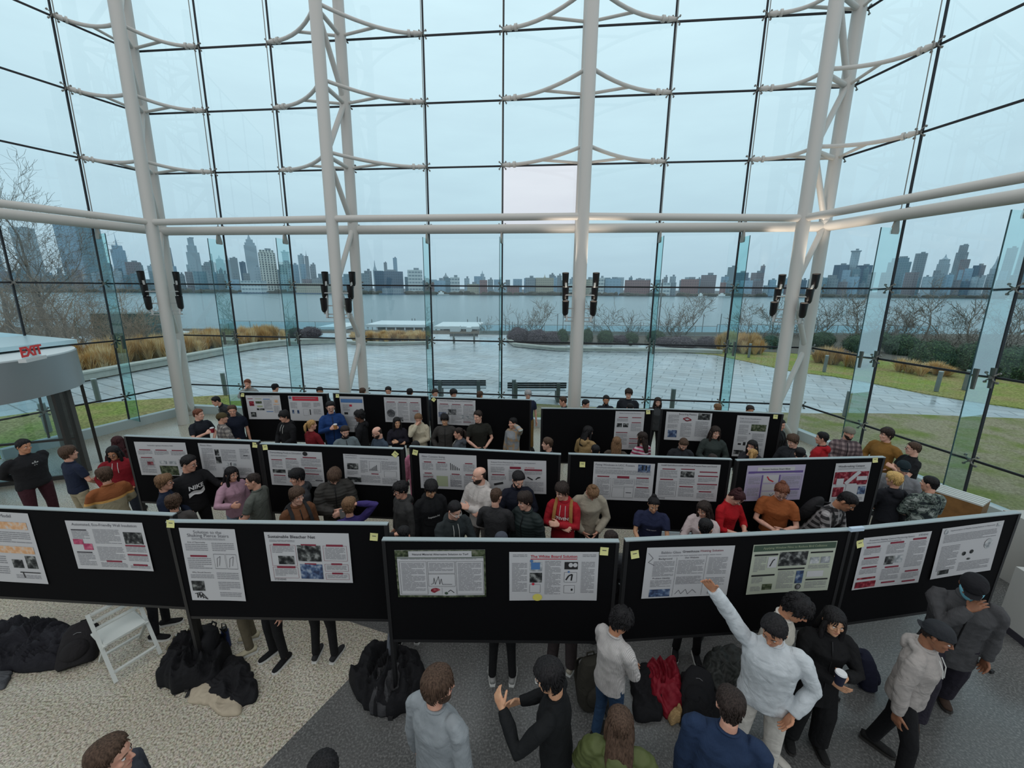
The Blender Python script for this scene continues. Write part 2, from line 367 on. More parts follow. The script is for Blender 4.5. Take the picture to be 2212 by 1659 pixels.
# ring beams
def beam(pts, r, label):
    mb = MB()
    for a, b_ in zip(pts, pts[1:]): mb.tube([a, b_], r, 16)
    for p in pts[1:-1]: mb.tube([p-V((0, 0, r*1.1)), p+V((0, 0, r*1.1))], r*1.2, 16)
    return mb.build('steel_beam', STEEL, label=label, cat='beam', angle=60)
def bis(a, b_): return (a+b_).normalized()
OF = 1.5
CB = [(FC, 0, bis(NI, NL)), (FC, SC_[3], NI), (FC, SC_[6], NI), (FC, LC, V((-.85, -.5, 0)).normalized())]
def colp(i, z, front): fn, s, n_ = CB[i]; return fn(s, z) + n_*(OF if front else .28)
zb = 6.3
beam([FL(10.2, zb)+NL*.28, colp(0, zb, 0), colp(3, zb, 0), FR(8.8, zb)+NR*.28], .135, 'thick lower white tube beam running behind the columns along the glass')
beam([FL(10.2, zb+.12)+NL*1.35, colp(0, zb+.12, 1), colp(1, zb+.12, 1), colp(2, zb+.12, 1), colp(3, zb+.12, 1), FR(8.8, zb+.12)+NR*1.35], .095, 'thinner upper white tube beam tied between the column fronts')
# columns
LAMPB = M('lamp_black', (24, 22, 24), .35); RACK = M('rack_steel', (170, 172, 170), .5)
GLOW = emis('lamp_glow', (255, 240, 220), 6)
cl_lab = ['leftmost round white steel column at the glass corner', 'white lattice column with zigzag braces, second from the left', 'straight white steel column in the middle of the glass wall', 'rightmost white column pair at the right glass corner']
for i in range(4):
    fn, s, n_ = CB[i]; base = colp(i, 0, 1); root = empty('steel_column', (base.x, base.y, 0), 0, cl_lab[i], 'column'); o = V((base.x, base.y, 0))
    MB().tube([colp(i, 0, 1)-o, colp(i, 13.4, 1)-o], .16, 24).build('front_tube', STEEL, root)
    MB().tube([colp(i, 0, 0)-o, colp(i, 13.4, 0)-o], .155, 24).build('rear_tube', STEEL, root)
    zz = [0.1, 1.05, 2.84, 4.60, 6.36, 8.11, 9.87, 11.61, 13.2]
    for q in range(len(zz)-1):
        fr = (q % 2 == 1)
        a, c = colp(i, zz[q], fr)-o, colp(i, zz[q+1], not fr)-o
        MB().tube([a, c], .075, 14).build('brace', STEEL, root)
    sides = [(-1), (1)]
    for z in (8.11, 9.87, 11.61):
        MB().tube([colp(i, z-.05, 1)-o, colp(i, z-.05, 0)-o], .06, 12).build('strut', STEEL, root)
        for sd in sides:
            if i == 0: end = FL(SL_[1], z)+NL*.1 if sd < 0 else FC(SC_[1], z)+NI*.1
            elif i == 1: end = FC(SC_[2], z)+NI*.1 if sd < 0 else FC(SC_[4], z)+NI*.1
            elif i == 2: end = FC(SC_[5], z)+NI*.1 if sd < 0 else FC(SC_[7], z)+NI*.1
            else: end = FC(SC_[8], z)+NI*.1 if sd < 0 else FR(SR_[1], z)+NR*.1
            st = colp(i, z+.05, 1); bk = colp(i, z-.05, 0); ctrl = (bk*.35+st*.15+end*.5) + (bk-st)*.15
            mids = [st.lerp(ctrl, q).lerp(ctrl.lerp(end, q), q) for q in [j/10 for j in range(11)]]
            mb = MB(); mb.tube([p-o for p in mids[:10]], .048, 12); mb.tube([mids[9]-o, end-o], [.075, .04], 10)
            mb.tube([mids[8]-o+(mids[9]-mids[8])*.3, mids[8]-o+(mids[9]-mids[8])*.6], .085, 12)
            mb.build('curved_arm', STEEL, root)
            MB().tube([mids[5]-o, bk-o], .038, 10).build('stay', STEEL, root)
            # thin tie rod beside the joint
    for q, z in enumerate((4.6, 2.84, 1.05)):
        pass
# tie rods hung from the arm tips
for j, (fn, s, N_) in enumerate([(FL, SL_[1], NL), (FC, SC_[1], NI), (FC, SC_[2], NI), (FC, SC_[4], NI), (FC, SC_[5], NI), (FC, SC_[7], NI), (FC, SC_[8], NI), (FR, SR_[1], NR)]):
    lab = ['left side wall over the door', 'first joint right of the leftmost column', 'joint left of the lattice column', 'joint right of the lattice column', 'joint left of the middle column', 'joint right of the middle column', 'joint left of the rightmost column', 'right side wall'][j]
    MB().tube([fn(s, 6.4)+N_*.17, fn(s, 13.4)+N_*.17], .012, 6).build('tie_rod', INOX, label='thin steel tie rod hanging in front of the '+lab, cat='tie rod')
# floodlight racks on the columns
FLN = ['leftmost column', 'lattice column', 'middle column', 'rightmost column']
for i in range(4):
    lit = i >= 2
    c = colp(i, 4.25, 1); t_ = n = CB[i][2]; side = V((-t_.y, t_.x, 0)); 
    f = V((-c.x, -c.y, 0)).normalized() if i in (0, 2) else n; side = V((-f.y, f.x, 0))*-1
    root = empty('floodlight_rack', (c.x, c.y, 4.25), 0, 'ladder rack of six black floodlights on the %s, %s' % (FLN[i], 'lamps lit' if lit else 'lamps off'), 'floodlights')
    rk = MB()
    for sd in (-1, 1):
        rk.bar(side*sd*.40+V((0, 0, .45))-f*.15, side*sd*.33+V((0, 0, -.6))+f*.12, .05, .04)
        rk.bar(side*sd*.40+V((0, 0, .45))-f*.22, side*sd*.33+V((0, 0, -.6))+f*.06, .03, .03)
    for zz_ in (.12, -.25, -.5, -.6): rk.bar(side*-.4+V((0, 0, zz_)), side*.4+V((0, 0, zz_)), .05, .03)
    rk.build('ladder_frame', RACK, root, smooth=False)
    for sd in (-1, 1):
        for q in range(3):
            top = side*sd*(.42-.02*q)+V((0, 0, .72-.38*q))-f*(.16-.14*q); ax = (V((0, 0, 1))+(V((-c.x, -c.y, 0)).normalized())*.2).normalized()
            lm = MB(); lm.tube([top-ax*.40, top-ax*.34, top-ax*.05, top], [.06, .084, .094, .096], 18, cap=False); lm.tube([top-ax*.40, top-ax*.39], [.06, .06], 18); lo = lm.build('floodlight', LAMPB, root)
            MB().tube([top-ax*.05, top-ax*.045], .088, 18).build('lens', GLOW if lit else M('lens_off', (60, 58, 56), .2), lo)
            MB().bar(top-ax*.46, top-ax*.38, .06, .05).build('yoke', RACK, lo)
    if lit:
        ld = bpy.data.lights.new('floodlight_beam', 'SPOT'); ld.energy = 90; ld.color = (1, .86, .72); ld.spot_size = R(75); ld.spot_blend = .6; ld.shadow_soft_size = .12
        lo = bpy.data.objects.new('floodlight_beam', ld); COL.objects.link(lo); lo.parent = root; lo.location = side*.38+V((0, 0, .75))
        lo.rotation_euler = (V((0, 0, 1))+n*-.35).to_track_quat('-Z', 'Y').to_euler()
        l2 = bpy.data.objects.new('floodlight_beam', ld); COL.objects.link(l2); l2.parent = root; l2.location = -side*.38+V((0, 0, .75)); l2.rotation_euler = lo.rotation_euler
# ---------------- revolving door drum at the left
dc = V((-12.06, 8.12, 0)); 
door = tag(empty('door_1', dc), kind='structure')
GRY = M('door_metal', (150, 156, 158), .35, .55); DKB = M('door_bronze', (58, 56, 54), .4, .5)
edge = atz(172, 800, 2.65)
rad = 1.95
dm = MB(); N_ = 64
ring = lambda r, z: [V((r*math.cos(2*PI*q/N_), r*math.sin(2*PI*q/N_), z)) for q in range(N_)]
dm.loft([ring(rad, 2.2), ring(rad, 3.02)], cap=True); dm.build('drum', GRY, door)
MB().loft([ring(rad-.02, 3.02), ring(rad-.02, 3.05)]).build('drum_lid', M('drum_lid', (206, 216, 218), .5), door)
for q in range(4):
    a = R(-75 + q*42); p = V((rad*.96*math.cos(a), rad*.96*math.sin(a), 0)); rot = Matrix.Rotation(a, 3, 'Z')
    MB().box(p+V((0, 0, 1.1)), (.06, .12 if q != 4 else .5, 2.2), rot).build('door_post', DKB if q != 4 else M('door_panel_grey', (118, 116, 110), .5), door, smooth=False)
MB().box((0, 0, 1.1), (.08, .08, 2.2)).build('door_post', DKB, door, smooth=False)
for xx, yy, w_, mt in ((152, 1012, .34, M('door_panel_grey', (118, 116, 110), .5)), (176, 1018, .16, DKB), (193, 1016, .12, M('door_panel_dark', (84, 84, 82), .5))):
    q_ = atz(xx, yy, 0)-dc; MB().box((q_.x, q_.y, 1.1), (w_, .1, 2.2), Matrix.Rotation(R(-40), 3, 'Z')).build('door_jamb', mt, door, smooth=False)
for a in (20, 140, 260):
    d = V((math.cos(R(a)), math.sin(R(a)), 0)); s_ = V((-d.y, d.x, 0))
    lf = MB(); 
    for w0, w1 in (((0, 0), (0, 2.2)), ((1.8, 0), (1.8, 2.2))): lf.bar(d*max(.05, w0[0])+V((0, 0, .02)), d*max(.05, w1[0])+V((0, 0, 2.18)), .05, .05)
    for z in (.06, 1.0, 2.15): lf.bar(d*.05+V((0, 0, z)), d*1.82+V((0, 0, z)), .05, .05 if z != .06 else .1)
    o_ = lf.build('door_leaf', DKB, door, smooth=False)
    g_ = MB(); g_.quad(d*.05, d*1.8, d*1.8+V((0, 0, 2.2)), d*.05+V((0, 0, 2.2))); g_.build('door_glass', GL, o_, smooth=False)
# canopy slab over the drum, with EXIT sign
cn = MB(); zt = 3.20
top = [atz(-120, 708, zt), atz(0, 718, zt), atz(166, 733, zt), atz(0, 751, zt), atz(-200, 776, zt)]
for p in top: p.z = zt
rg = [V((p.x, p.y, zt)) for p in top]
cn.loft([[V((p.x, p.y, zt-.10)) for p in rg], rg]); bmesh.ops.recalc_face_normals(cn.b, faces=cn.b.faces[:])
cn.build('entrance_canopy', M('canopy_white', (178, 206, 214), .3), smooth=False, label='pale flat canopy slab over the revolving door drum', cat='canopy')
sg = empty('exit_sign', (0, 0, 0), 0, 'clear EXIT sign with red letters standing on the door drum', 'exit sign')
pc = atz(72, 779, 3.05); sg.location = (pc.x, pc.y, 3.05); sdir = math.atan2(-pc.x, -pc.y); sg.rotation_euler[2] = R(110)
MB().box((0, 0, .035), (.54, .12, .07)).build('sign_base', M('sign_grey', (196, 200, 200), .5), sg, smooth=False)
def text_mesh(s, size, mat, ext=.002, bold=0, name='lettering', spacing=1, align='CENTER', shear=0):
    c = bpy.data.curves.new('t', 'FONT'); c.body = s; c.size = size; c.extrude = ext; c.offset = bold; c.align_x = align; c.align_y = 'CENTER'; c.resolution_u = 2; c.space_character = spacing; c.shear = shear
    o = bpy.data.objects.new('t', c); COL.objects.link(o); dg = bpy.context.evaluated_depsgraph_get(); me = bpy.data.meshes.new_from_object(o.evaluated_get(dg)); me.name = name
    bpy.data.objects.remove(o); me.materials.clear(); me.materials.append(mat); return me
tm = put('lettering', text_mesh('EXIT', .27, M('exit_red', (214, 54, 52), .5), .004, .009), sg, (0, -.012, .19)); tm.rotation_euler[0] = R(90)
MB().box((0, 0, .19), (.50, .008, .24)).build('sign_panel', glassmat('sign_clear', (.9, .96, .96, 1), .05), sg, smooth=False)
# ============================================================ CITY SKYLINE
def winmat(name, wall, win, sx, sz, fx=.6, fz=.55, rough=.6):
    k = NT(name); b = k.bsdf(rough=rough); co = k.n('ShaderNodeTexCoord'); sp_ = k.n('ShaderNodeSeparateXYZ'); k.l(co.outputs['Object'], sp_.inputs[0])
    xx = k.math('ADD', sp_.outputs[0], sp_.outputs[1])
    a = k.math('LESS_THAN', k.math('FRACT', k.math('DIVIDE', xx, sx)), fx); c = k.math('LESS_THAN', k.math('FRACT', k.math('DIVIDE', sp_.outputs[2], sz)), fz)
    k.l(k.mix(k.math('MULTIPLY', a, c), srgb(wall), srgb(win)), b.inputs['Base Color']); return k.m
BM = {  # distance haze painted in: wall and window tones paled, mostly towards blue-grey
 'blue': winmat('hazy_glass_tower', (150, 176, 194), (140, 166, 184), 9, 8), 'pale': winmat('hazed_stone_tower', (168, 184, 194), (154, 172, 183), 7, 8),
 'grey': winmat('hazed_grey_block', (144, 156, 164), (126, 140, 150), 6, 7), 'brick': winmat('hazed_brick_block', (140, 136, 142), (122, 122, 130), 5, 6.5),
 'tan': winmat('hazed_tan_block', (178, 174, 160), (154, 152, 144), 5, 6), 'dark': winmat('hazed_dark_tower', (104, 124, 142), (94, 114, 132), 6, 7),
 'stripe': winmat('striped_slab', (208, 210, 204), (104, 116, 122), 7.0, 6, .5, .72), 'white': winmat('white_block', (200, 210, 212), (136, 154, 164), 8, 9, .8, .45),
 'red': winmat('hazed_red_block', (150, 124, 124), (130, 112, 116), 6, 7), 'teal': winmat('hazed_teal_tower', (124, 150, 162), (112, 138, 152), 6, 8)}
BASE = ZR+2
def bld(x0, x1, yt, D, mt, label, group=None, tiers=(), spire=None, cap=None, name='building', yaw=None, roof=True, dpmax=None):
    if 1060 < D < 1200: D = 1085+(D-1060)*.5
    a, c = atY(x0, 632, D), atY(x1, 632, D); wd = c.x-a.x; top = atY((x0+x1)/2, yt, D).z; dp = min(max(wd*.7, 18), 70)
    cx_ = (a.x+c.x)/2; azb = math.atan2(cx_, D); wd *= math.cos(azb); dp = dpmax if dpmax else min(max(wd*.6, 18), 60); root = empty(name, (cx_, D, BASE), 0, label, 'building', group); h = top-BASE; mb = MB()
    yw = (R(random.uniform(-7, 7)) if yaw is None else yaw)-azb; root.rotation_euler[2] = yw
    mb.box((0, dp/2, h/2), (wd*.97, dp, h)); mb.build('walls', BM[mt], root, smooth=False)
    z = h
    for fr, yt2 in tiers:
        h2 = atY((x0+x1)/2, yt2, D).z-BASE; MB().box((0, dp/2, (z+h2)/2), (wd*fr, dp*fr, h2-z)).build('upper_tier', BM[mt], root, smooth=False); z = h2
    if spire:
        h2 = atY((x0+x1)/2, spire[1], D).z-BASE; w0 = wd*spire[0]
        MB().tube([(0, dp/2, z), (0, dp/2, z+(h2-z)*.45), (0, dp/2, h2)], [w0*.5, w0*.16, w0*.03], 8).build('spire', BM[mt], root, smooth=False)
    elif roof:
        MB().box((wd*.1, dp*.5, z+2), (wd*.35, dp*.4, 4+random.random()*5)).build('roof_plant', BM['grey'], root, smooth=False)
    return root
L = 'hazy '
key = [
 (2, 24, 486, 1500, 'blue', 'pale blue tower behind the bare tree at the left picture edge', (), None),
 (58, 112, 492, 1500, 'pale', 'pale tower seen through the crown of the tall bare tree', (), None),
 (150, 200, 474, 1250, 'blue', 'tall blue glass tower left of the side wall fin', (), None),
 (196, 246, 480, 1150, 'teal', 'tall dark teal tower behind the side wall glass fin', (), None),
 (258, 289, 540, 1700, 'blue', 'curved glass tower with a thin mast right of the side wall fin', ((.7, 530),), (.15, 500)),
 (283, 318, 566, 1150, 'brick', 'brown brick tower below the mast tower', (), None),
 (365, 386, 534, 1400, 'dark', 'dark narrow tower just right of the leftmost column', (), None),
 (418, 446, 545, 2200, 'pale', 'pale stepped glass tower tapering to a blunt tip', ((.72, 530), (.45, 514)), None),
 (452, 476, 566, 1500, 'grey', 'grey block behind the first front glass fin', (), None),
 (496, 510, 562, 2400, 'pale', 'slim tower with a needle spire left of the tallest stone skyscraper', (), (.7, 548)),
 (507, 524, 557, 2000, 'grey', 'flat-topped grey tower beside the needle spire', (), None),
 (527, 540, 566, 1800, 'dark', 'small dark tower left of the tallest stone skyscraper', (), None),
 (570, 606, 546, 1120, 'stripe', 'white slab tower with strong vertical window stripes', ((.82, 540),), None),
 (608, 638, 566, 1120, 'stripe', 'shorter striped slab tower behind the second front glass fin', (), None),
 (652, 665, 551, 1700, 'pale', 'left of two slim towers left of the lattice column', (), None),
 (666, 674, 553, 1700, 'grey', 'rounded slim tower with a crane mast left of the lattice column', (), (.3, 540)),
 (677, 688, 571, 1400, 'grey', 'small grey tower just left of the lattice column', (), None),
 (809, 818, 584, 1900, 'pale', 'pointed clock tower right of the lattice column', (), (.95, 562)),
 (833, 840, 567, 1900, 'grey', 'thin flat-topped tower right of the clock tower', (), None),
 (853, 861, 557, 1900, 'blue', 'thin slanted-top blue tower right of the clock tower', (), None),
 (811, 874, 586, 1150, 'dark', 'wide blue-grey slab block below the clock tower', (), None),
 (882, 914, 583, 1100, 'white', 'pale grid block left of the narrow joint fin', (), None),
 (958, 970, 598, 1500, 'grey', 'small pyramid-topped tower over the low brick roofs', (), (.9, 589)),
 (973, 993, 599, 1080, 'white', 'bright white block on the far shore', (), None),
 (1036, 1049, 598, 1600, 'pale', 'small domed tower with a lantern on the far roofs', ((.6, 592),), (.4, 584)),
 (1134, 1156, 600, 1100, 'grey', 'grey rounded block left of the yellow stone building', (), None),
 (1156, 1196, 600, 1100, 'tan', 'yellow stone building with a small turret', (), (.15, 592)),
 (1186, 1197, 593, 1500, 'grey', 'slim grey tower behind the yellow stone building', (), None),
 (1202, 1212, 595, 1500, 'grey', 'slim tower left of the middle column lamps', (), None),
 (1290, 1304, 600, 1080, 'white', 'white block with blue glass right of the middle column lamps', (), None),
 (1306, 1340, 602, 1080, 'blue', 'blue glass waterfront block', (), None),
 (1347, 1404, 605, 1080, 'red', 'long dark red warehouse block', (), None),
 (1468, 1508, 603, 1100, 'red', 'brick-red waterfront block right of the lit roofs', (), None),
 (1510, 1544, 594, 1150, 'brick', 'stepped brown block left of the round-topped tower', (), None),
 (1565, 1585, 577, 1500, 'grey', 'tower with a round mechanical top left of the last front fin', (), None),
 (1580, 1612, 589, 1200, 'dark', 'dark block behind the last front fin', (), None),
 (1616, 1645, 589, 1300, 'brick', 'stepped brown block right of the last front fin', (), None),
 (1636, 1645, 574, 1500, 'dark', 'thin dark tower right of the last front fin', (), None),
 (1697, 1722, 583, 1300, 'grey', 'grey tower with mast left of the rightmost column', (), (.2, 576)),
 (1790, 1822, 572, 1500, 'dark', 'dark twin-height block right of the rightmost column', (), None),
 (1822, 1841, 543, 1500, 'pale', 'pale tapering tower topped by stacked boxes', ((1.2, 541),), None),
 (1839, 1874, 573, 1450, 'dark', 'dark square block right of the stacked-box tower', (), None),
 (1903, 1954, 566, 1400, 'teal', 'broad tower with sloped shoulders behind the side glass fin', ((.72, 557),), None),
 (1957, 1983, 547, 1500, 'grey', 'slim leaning-looking grey tower right of the side joint', (), None),
 (1945, 1975, 588, 1150, 'brick', 'brown tower in front of the slim grey tower', (), None),
 (2008, 2036, 570, 1800, 'pale', 'stepped stone tower with a pointed green roof', ((.8, 560),), (.6, 549)),
 (2043, 2070, 545, 1700, 'grey', 'tall smooth tower with a notched top', ((.7, 529),), None),
 (2055, 2077, 560, 1400, 'brick', 'brown tower in front of the tall smooth tower', (), (.2, 551)),
 (2086, 2114, 573, 1500, 'dark', 'dark tower with a slanted roofline', (), None),
 (2124, 2142, 580, 1600, 'pale', 'tower with curved pointed roof near the right picture edge', (), (.9, 553)),
 (2147, 2172, 535, 1400, 'teal', 'teal tower behind the rightmost glass fin', (), None),
 (2178, 2230, 511, 1400, 'teal', 'tall stepped teal tower at the right picture edge', (), None)]
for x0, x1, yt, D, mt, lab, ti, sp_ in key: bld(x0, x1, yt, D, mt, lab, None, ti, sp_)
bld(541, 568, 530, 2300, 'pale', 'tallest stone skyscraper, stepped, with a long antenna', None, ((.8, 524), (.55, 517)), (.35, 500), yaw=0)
random.seed(11)
g1 = 'low blocks along the far waterfront'
CLR = [(523, 606), (608, 640), (811, 914), (973, 993), (1134, 1212), (1290, 1404), (1468, 1544), (1903, 1975)]
x = -10
while x < 2225:
    w_ = random.uniform(11, 30); hgt = random.uniform(603, 617) if 880 < x < 1720 else random.uniform(590, 612)
    if x < 700: hgt -= 8
    mt = random.choice(['grey', 'brick', 'blue', 'tan', 'grey', 'white', 'pale', 'red'] if 900 < x < 1700 else ['grey', 'blue', 'dark', 'teal', 'brick', 'pale', 'grey'])
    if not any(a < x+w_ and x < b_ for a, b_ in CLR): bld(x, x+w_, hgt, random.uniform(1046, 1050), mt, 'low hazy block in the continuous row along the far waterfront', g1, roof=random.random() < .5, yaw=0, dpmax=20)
    x += w_+.6
x = -10
while x < 2225:
    w_ = random.uniform(8, 20); hgt = random.uniform(596, 606) if 880 < x < 1720 else random.uniform(578, 600)
    if x < 700: hgt -= 8
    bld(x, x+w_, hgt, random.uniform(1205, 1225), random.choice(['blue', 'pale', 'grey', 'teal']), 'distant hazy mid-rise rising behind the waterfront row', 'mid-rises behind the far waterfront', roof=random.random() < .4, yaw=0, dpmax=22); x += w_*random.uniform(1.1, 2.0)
# trees and piers along the far shore
m = MB(); random.seed(3)
for i in range(420):
    xx = random.uniform(-1500, 1500); m.ball((xx, YS+2+random.random()*5, BASE+random.random()*3), (random.uniform(5, 14), 4, random.uniform(3, 7)), 6, 4)
m.build('shoreline_trees', M('far_trees', (92, 92, 86), .95), kind='stuff', label='low dark line of trees along the far shore', cat='trees')
def pier(x0, x1, y, D, col, lab):
    a, c = atY(x0, 632, D), atY(x1, 632, D); h = atY(x0, y, D).z-ZR; r = empty('pier_shed', ((a.x+c.x)/2, D, ZR), 0, lab, 'pier building')
    MB().box((0, 12, 1.5), (c.x-a.x+12, 40, 3)).build('deck', BM['dark'], r, smooth=False); MB().box((0, 12, 3+(h-3)/2), (c.x-a.x, 26, h-3)).build('shed', BM[col], r, smooth=False)
pier(523, 566, 606, 1010, 'white', 'white pier shed below the tallest stone skyscraper'); pier(641, 710, 612, 1010, 'tan', 'long low pier building left of the lattice column'); pier(826, 866, 622, 1010, 'grey', 'low arched pier structure right of the lattice column')
def boat(x, y, D, L_, lab):
    p = atY(x, y, D); r = empty('boat', (p.x, D, ZR), 0, lab, 'boat'); L2 = L_/2
    MB().loft([[V((-L2, -3, 0)), V((L2, -2, 0)), V((L2+4, 0, 0)), V((L2, 2, 0)), V((-L2, 3, 0))], [V((-L2, -3.5, 3)), V((L2, -3, 3)), V((L2+7, 0, 3.4)), V((L2, 3, 3)), V((-L2, 3.5, 3))]]).build('hull', M('boat_hull', (190, 196, 198), .5), r, smooth=False)
    MB().box((-L_*.1, 0, 5), (L_*.55, 5, 4)).build('cabin', M('boat_white', (226, 230, 230), .5), r, smooth=False); MB().box((-L_*.1, 0, 8.4), (L_*.22, 4, 3)).build('wheelhouse', M('boat_white', (226, 230, 230), .5), r, smooth=False)
boat(955, 635, 960, 22, 'white tugboat near the far shore left of the joint fin'); boat(1515, 636, 950, 16, 'small white boat left of the last front glass fin'); boat(1562, 634, 980, 26, 'white ferry moored just left of the last front glass fin'); boat(1690, 635, 960, 40, 'long white ferry left of the rightmost column'); boat(2180, 652, 700, 14, 'dark low boat on the river at the right picture edge')
# ============================================================ PLANTS AND FURNITURE OUTSIDE
BARK = M('bark', (122, 112, 102), .9); BARK2 = M('bark_red', (146, 126, 108), .9)
def tree_mesh(name, seed, H, trunk, spread=1.0, levels=5, mat=None, low=.25):
    rnd = random.Random(seed); m = MB()
    def br(p, d, L, r, lv):
        n = 3; pts = [p]; rs = [r]; q = p.copy(); dd = d.copy()
        for i in range(n):
            dd = (dd + V((rnd.uniform(-.25, .25), rnd.uniform(-.25, .25), rnd.uniform(-.05, .18)))).normalized(); q = q+dd*(L/n); pts.append(q.copy()); rs.append(r*(1-.35*(i+1)/n))
        m.tube(pts, rs, 5 if lv < 2 else 3, cap=False)
        if lv >= levels: return
        kids = rnd.choice([3, 4] if lv < 3 else [2, 3])
        for i in range(kids):
            t_ = rnd.uniform(low if lv == 0 else .3, 1.0) if i else 1.0
            pp = pts[min(n, int(t_*n))]
            a = rnd.uniform(0, 2*PI); tilt = rnd.uniform(.45, .95)*spread if i else rnd.uniform(.1, .45)
            x = dd.orthogonal().normalized(); y = dd.cross(x); nd = (dd*math.cos(tilt)+(x*math.cos(a)+y*math.sin(a))*math.sin(tilt)).normalized()
            br(pp, nd, L*rnd.uniform(.6, .8), max(rs[-1]*rnd.uniform(.55, .75), .009), lv+1)
    br(V((0, 0, 0)), V((0, 0, 1)), H*.32, trunk, 0)
    return m.mesh(name, mat or BARK, smooth=False)
TP = [tree_mesh('bare_tree', 5+i, 5.0, .09, 1.1, 6, low=.15) for i in range(3)]
TBIG = tree_mesh('bare_tree', 21, 16, .22, 1.0, 7, low=.4); TTH = [tree_mesh('bare_tree', 31+i, 9, .12, 1.15, 6, BARK2, .05) for i in range(2)]
def tree(me, x, D, zb_, s, lab, grp=None, rz=None):
    p = V((atdist(x, D), D, zb_)); o = put('bare_tree', me, loc=p, rz=random.uniform(0, 6) if rz is None else rz, label=lab, cat='tree', group=grp); o.scale = (s*1.15, s*1.15, s); return o
tl = [(1060, 41, -2.6, .62, 'small bare shrub-like tree left of the dark shrubs by the white terrace'), (1160, 40, -2.6, .88, 'bare spreading tree behind the dark shrubs left of the middle column'), (1352, 41, -2.6, .95, 'bare tree behind the round shrubs right of the middle column'), (1447, 43, -2.8, .72, 'thin bare tree just right of the third front fin'),
      (1490, 40, -2.6, 1.0, 'bare tree with wide fan of twigs between two front fins'), (1625, 40, -2.6, 1.0, 'bare tree right of the last front glass fin'), (1700, 42, -2.8, .95, 'bare tree half behind the rightmost column'), (1785, 39, -2.8, .98, 'bare tree just right of the rightmost column'),
      (1880, 36, -2.6, 1.18, 'tall bare tree with forked trunk behind the side glass fin'), (2010, 34, -2.4, 1.15, 'tallest bare tree on the right, behind the big round shrub'), (1955, 38, -3, .85, 'thin bare tree between the two tall right-hand trees'), (2095, 34, -2.4, 1.0, 'bare tree right of the tallest one on the right'), (2150, 32, -2.4, 1.05, 'greenish bare tree behind the rightmost fin'), (2215, 33, -2.4, 1.0, 'bare tree cut by the right picture edge')]
for i, (x, D, z, s, lab) in enumerate(tl): tree(TP[i % 3], x, D, z, s*1.6, lab)
tree(TBIG, 78, 34, -1, 1.05, 'tall bare tree with open crown at the far left'); tree(TBIG, 10, 30, -1, .85, 'bare tree leaning out of the left picture edge', rz=2)
for i in range(18):
    x = -20+i*18.5+random.uniform(-8, 8); tree(TTH[i % 2], x, random.uniform(27, 36), -1.6 if i < 10 else -2.6, random.uniform(.85, 1.1)*(1 if i < 13 else .75), 'twiggy bare tree in the dense thicket on the left', 'bare trees of the left thicket')
# round shrubs: dark core with thousands of leaves
def shrub_mesh(name, seed, cols, n=2600, leaf=.045, flat=1):
    rnd = random.Random(seed); m = MB()
    def f(d): return 1+.13*noise.noise(d*2.3+V((seed, 0, 0)))+.05*noise.noise(d*6)
    m.ball((0, 0, 0), (.9, .9, .9), 18, 12, 0, f)
    for i in range(n):
        z = rnd.uniform(-.55, 1); a = rnd.uniform(0, 2*PI); q = math.sqrt(1-z*z); d = V((q*math.cos(a), q*math.sin(a), z)); p = d*f(d)*rnd.uniform(.88, 1.04)
        x = d.orthogonal().normalized(); x = Matrix.Rotation(rnd.uniform(0, 6), 3, d) @ x; y = (d.cross(x)+d*rnd.uniform(-.6, .6)).normalized(); s = leaf*rnd.uniform(.7, 1.4)
        m.quad(p-x*s, p-y*s*.5, p+x*s, p+y*s*.5, rnd.choice([0, 1, 1, 2]))
    return m.mesh(name, [M(name+'_%d' % i, c, .8, var=.2) for i, c in enumerate(cols)], smooth=False)
SG = shrub_mesh('round_shrub', 1, [(44, 62, 46), (66, 88, 60), (88, 108, 76)]); SP_ = shrub_mesh('dark_shrub', 2, [(66, 56, 62), (88, 76, 82), (104, 92, 92)], 1800, .06)
def shrub(me, x, y, wpx, hpx, lab, D=None, name='round_shrub'):
    p = atz(x, y) if D is None else V((atdist(x, D), D, 0)); s = wpx/FPX*p.y/2; h = hpx/FPX*p.y/1.6
    o = put(name, me, loc=(p.x, p.y, h*.55), rz=random.uniform(0, 6), label=lab, cat='shrub'); o.scale = (s, s, h); return o
for x, y, w_, h_, lab in [(1214, 742, 28, 34, 'round green shrub just left of the middle column'), (1268, 741, 26, 34, 'round green shrub just right of the middle column'), (1307, 741, 36, 30, 'round green shrub in front of the bare tree, right of the middle column'), (1363, 740, 32, 24, 'lower round green shrub beside the dark shrubs'), (1416, 738, 40, 26, 'round green shrub behind the third front fin'), (1362, 745, 10, 8, 'tiny green shrub at the bed edge'),
                          (1662, 752, 36, 30, 'dark green shrub right of the orange grass'), (1775, 748, 46, 34, 'green shrub just right of the rightmost column'), (1850, 760, 56, 40, 'broad green shrub behind the side glass fin'), (1893, 748, 52, 36, 'green shrub above the side joint'), (1945, 765, 66, 46, 'green shrub left of the biggest round one'), (2010, 792, 78, 62, 'biggest round dark green shrub on the right'), (2100, 800, 80, 66, 'second big green shrub on the right'), (2190, 815, 100, 74, 'big green shrub cut by the right picture edge')]:
    shrub(SG, x, y, w_, h_, lab)
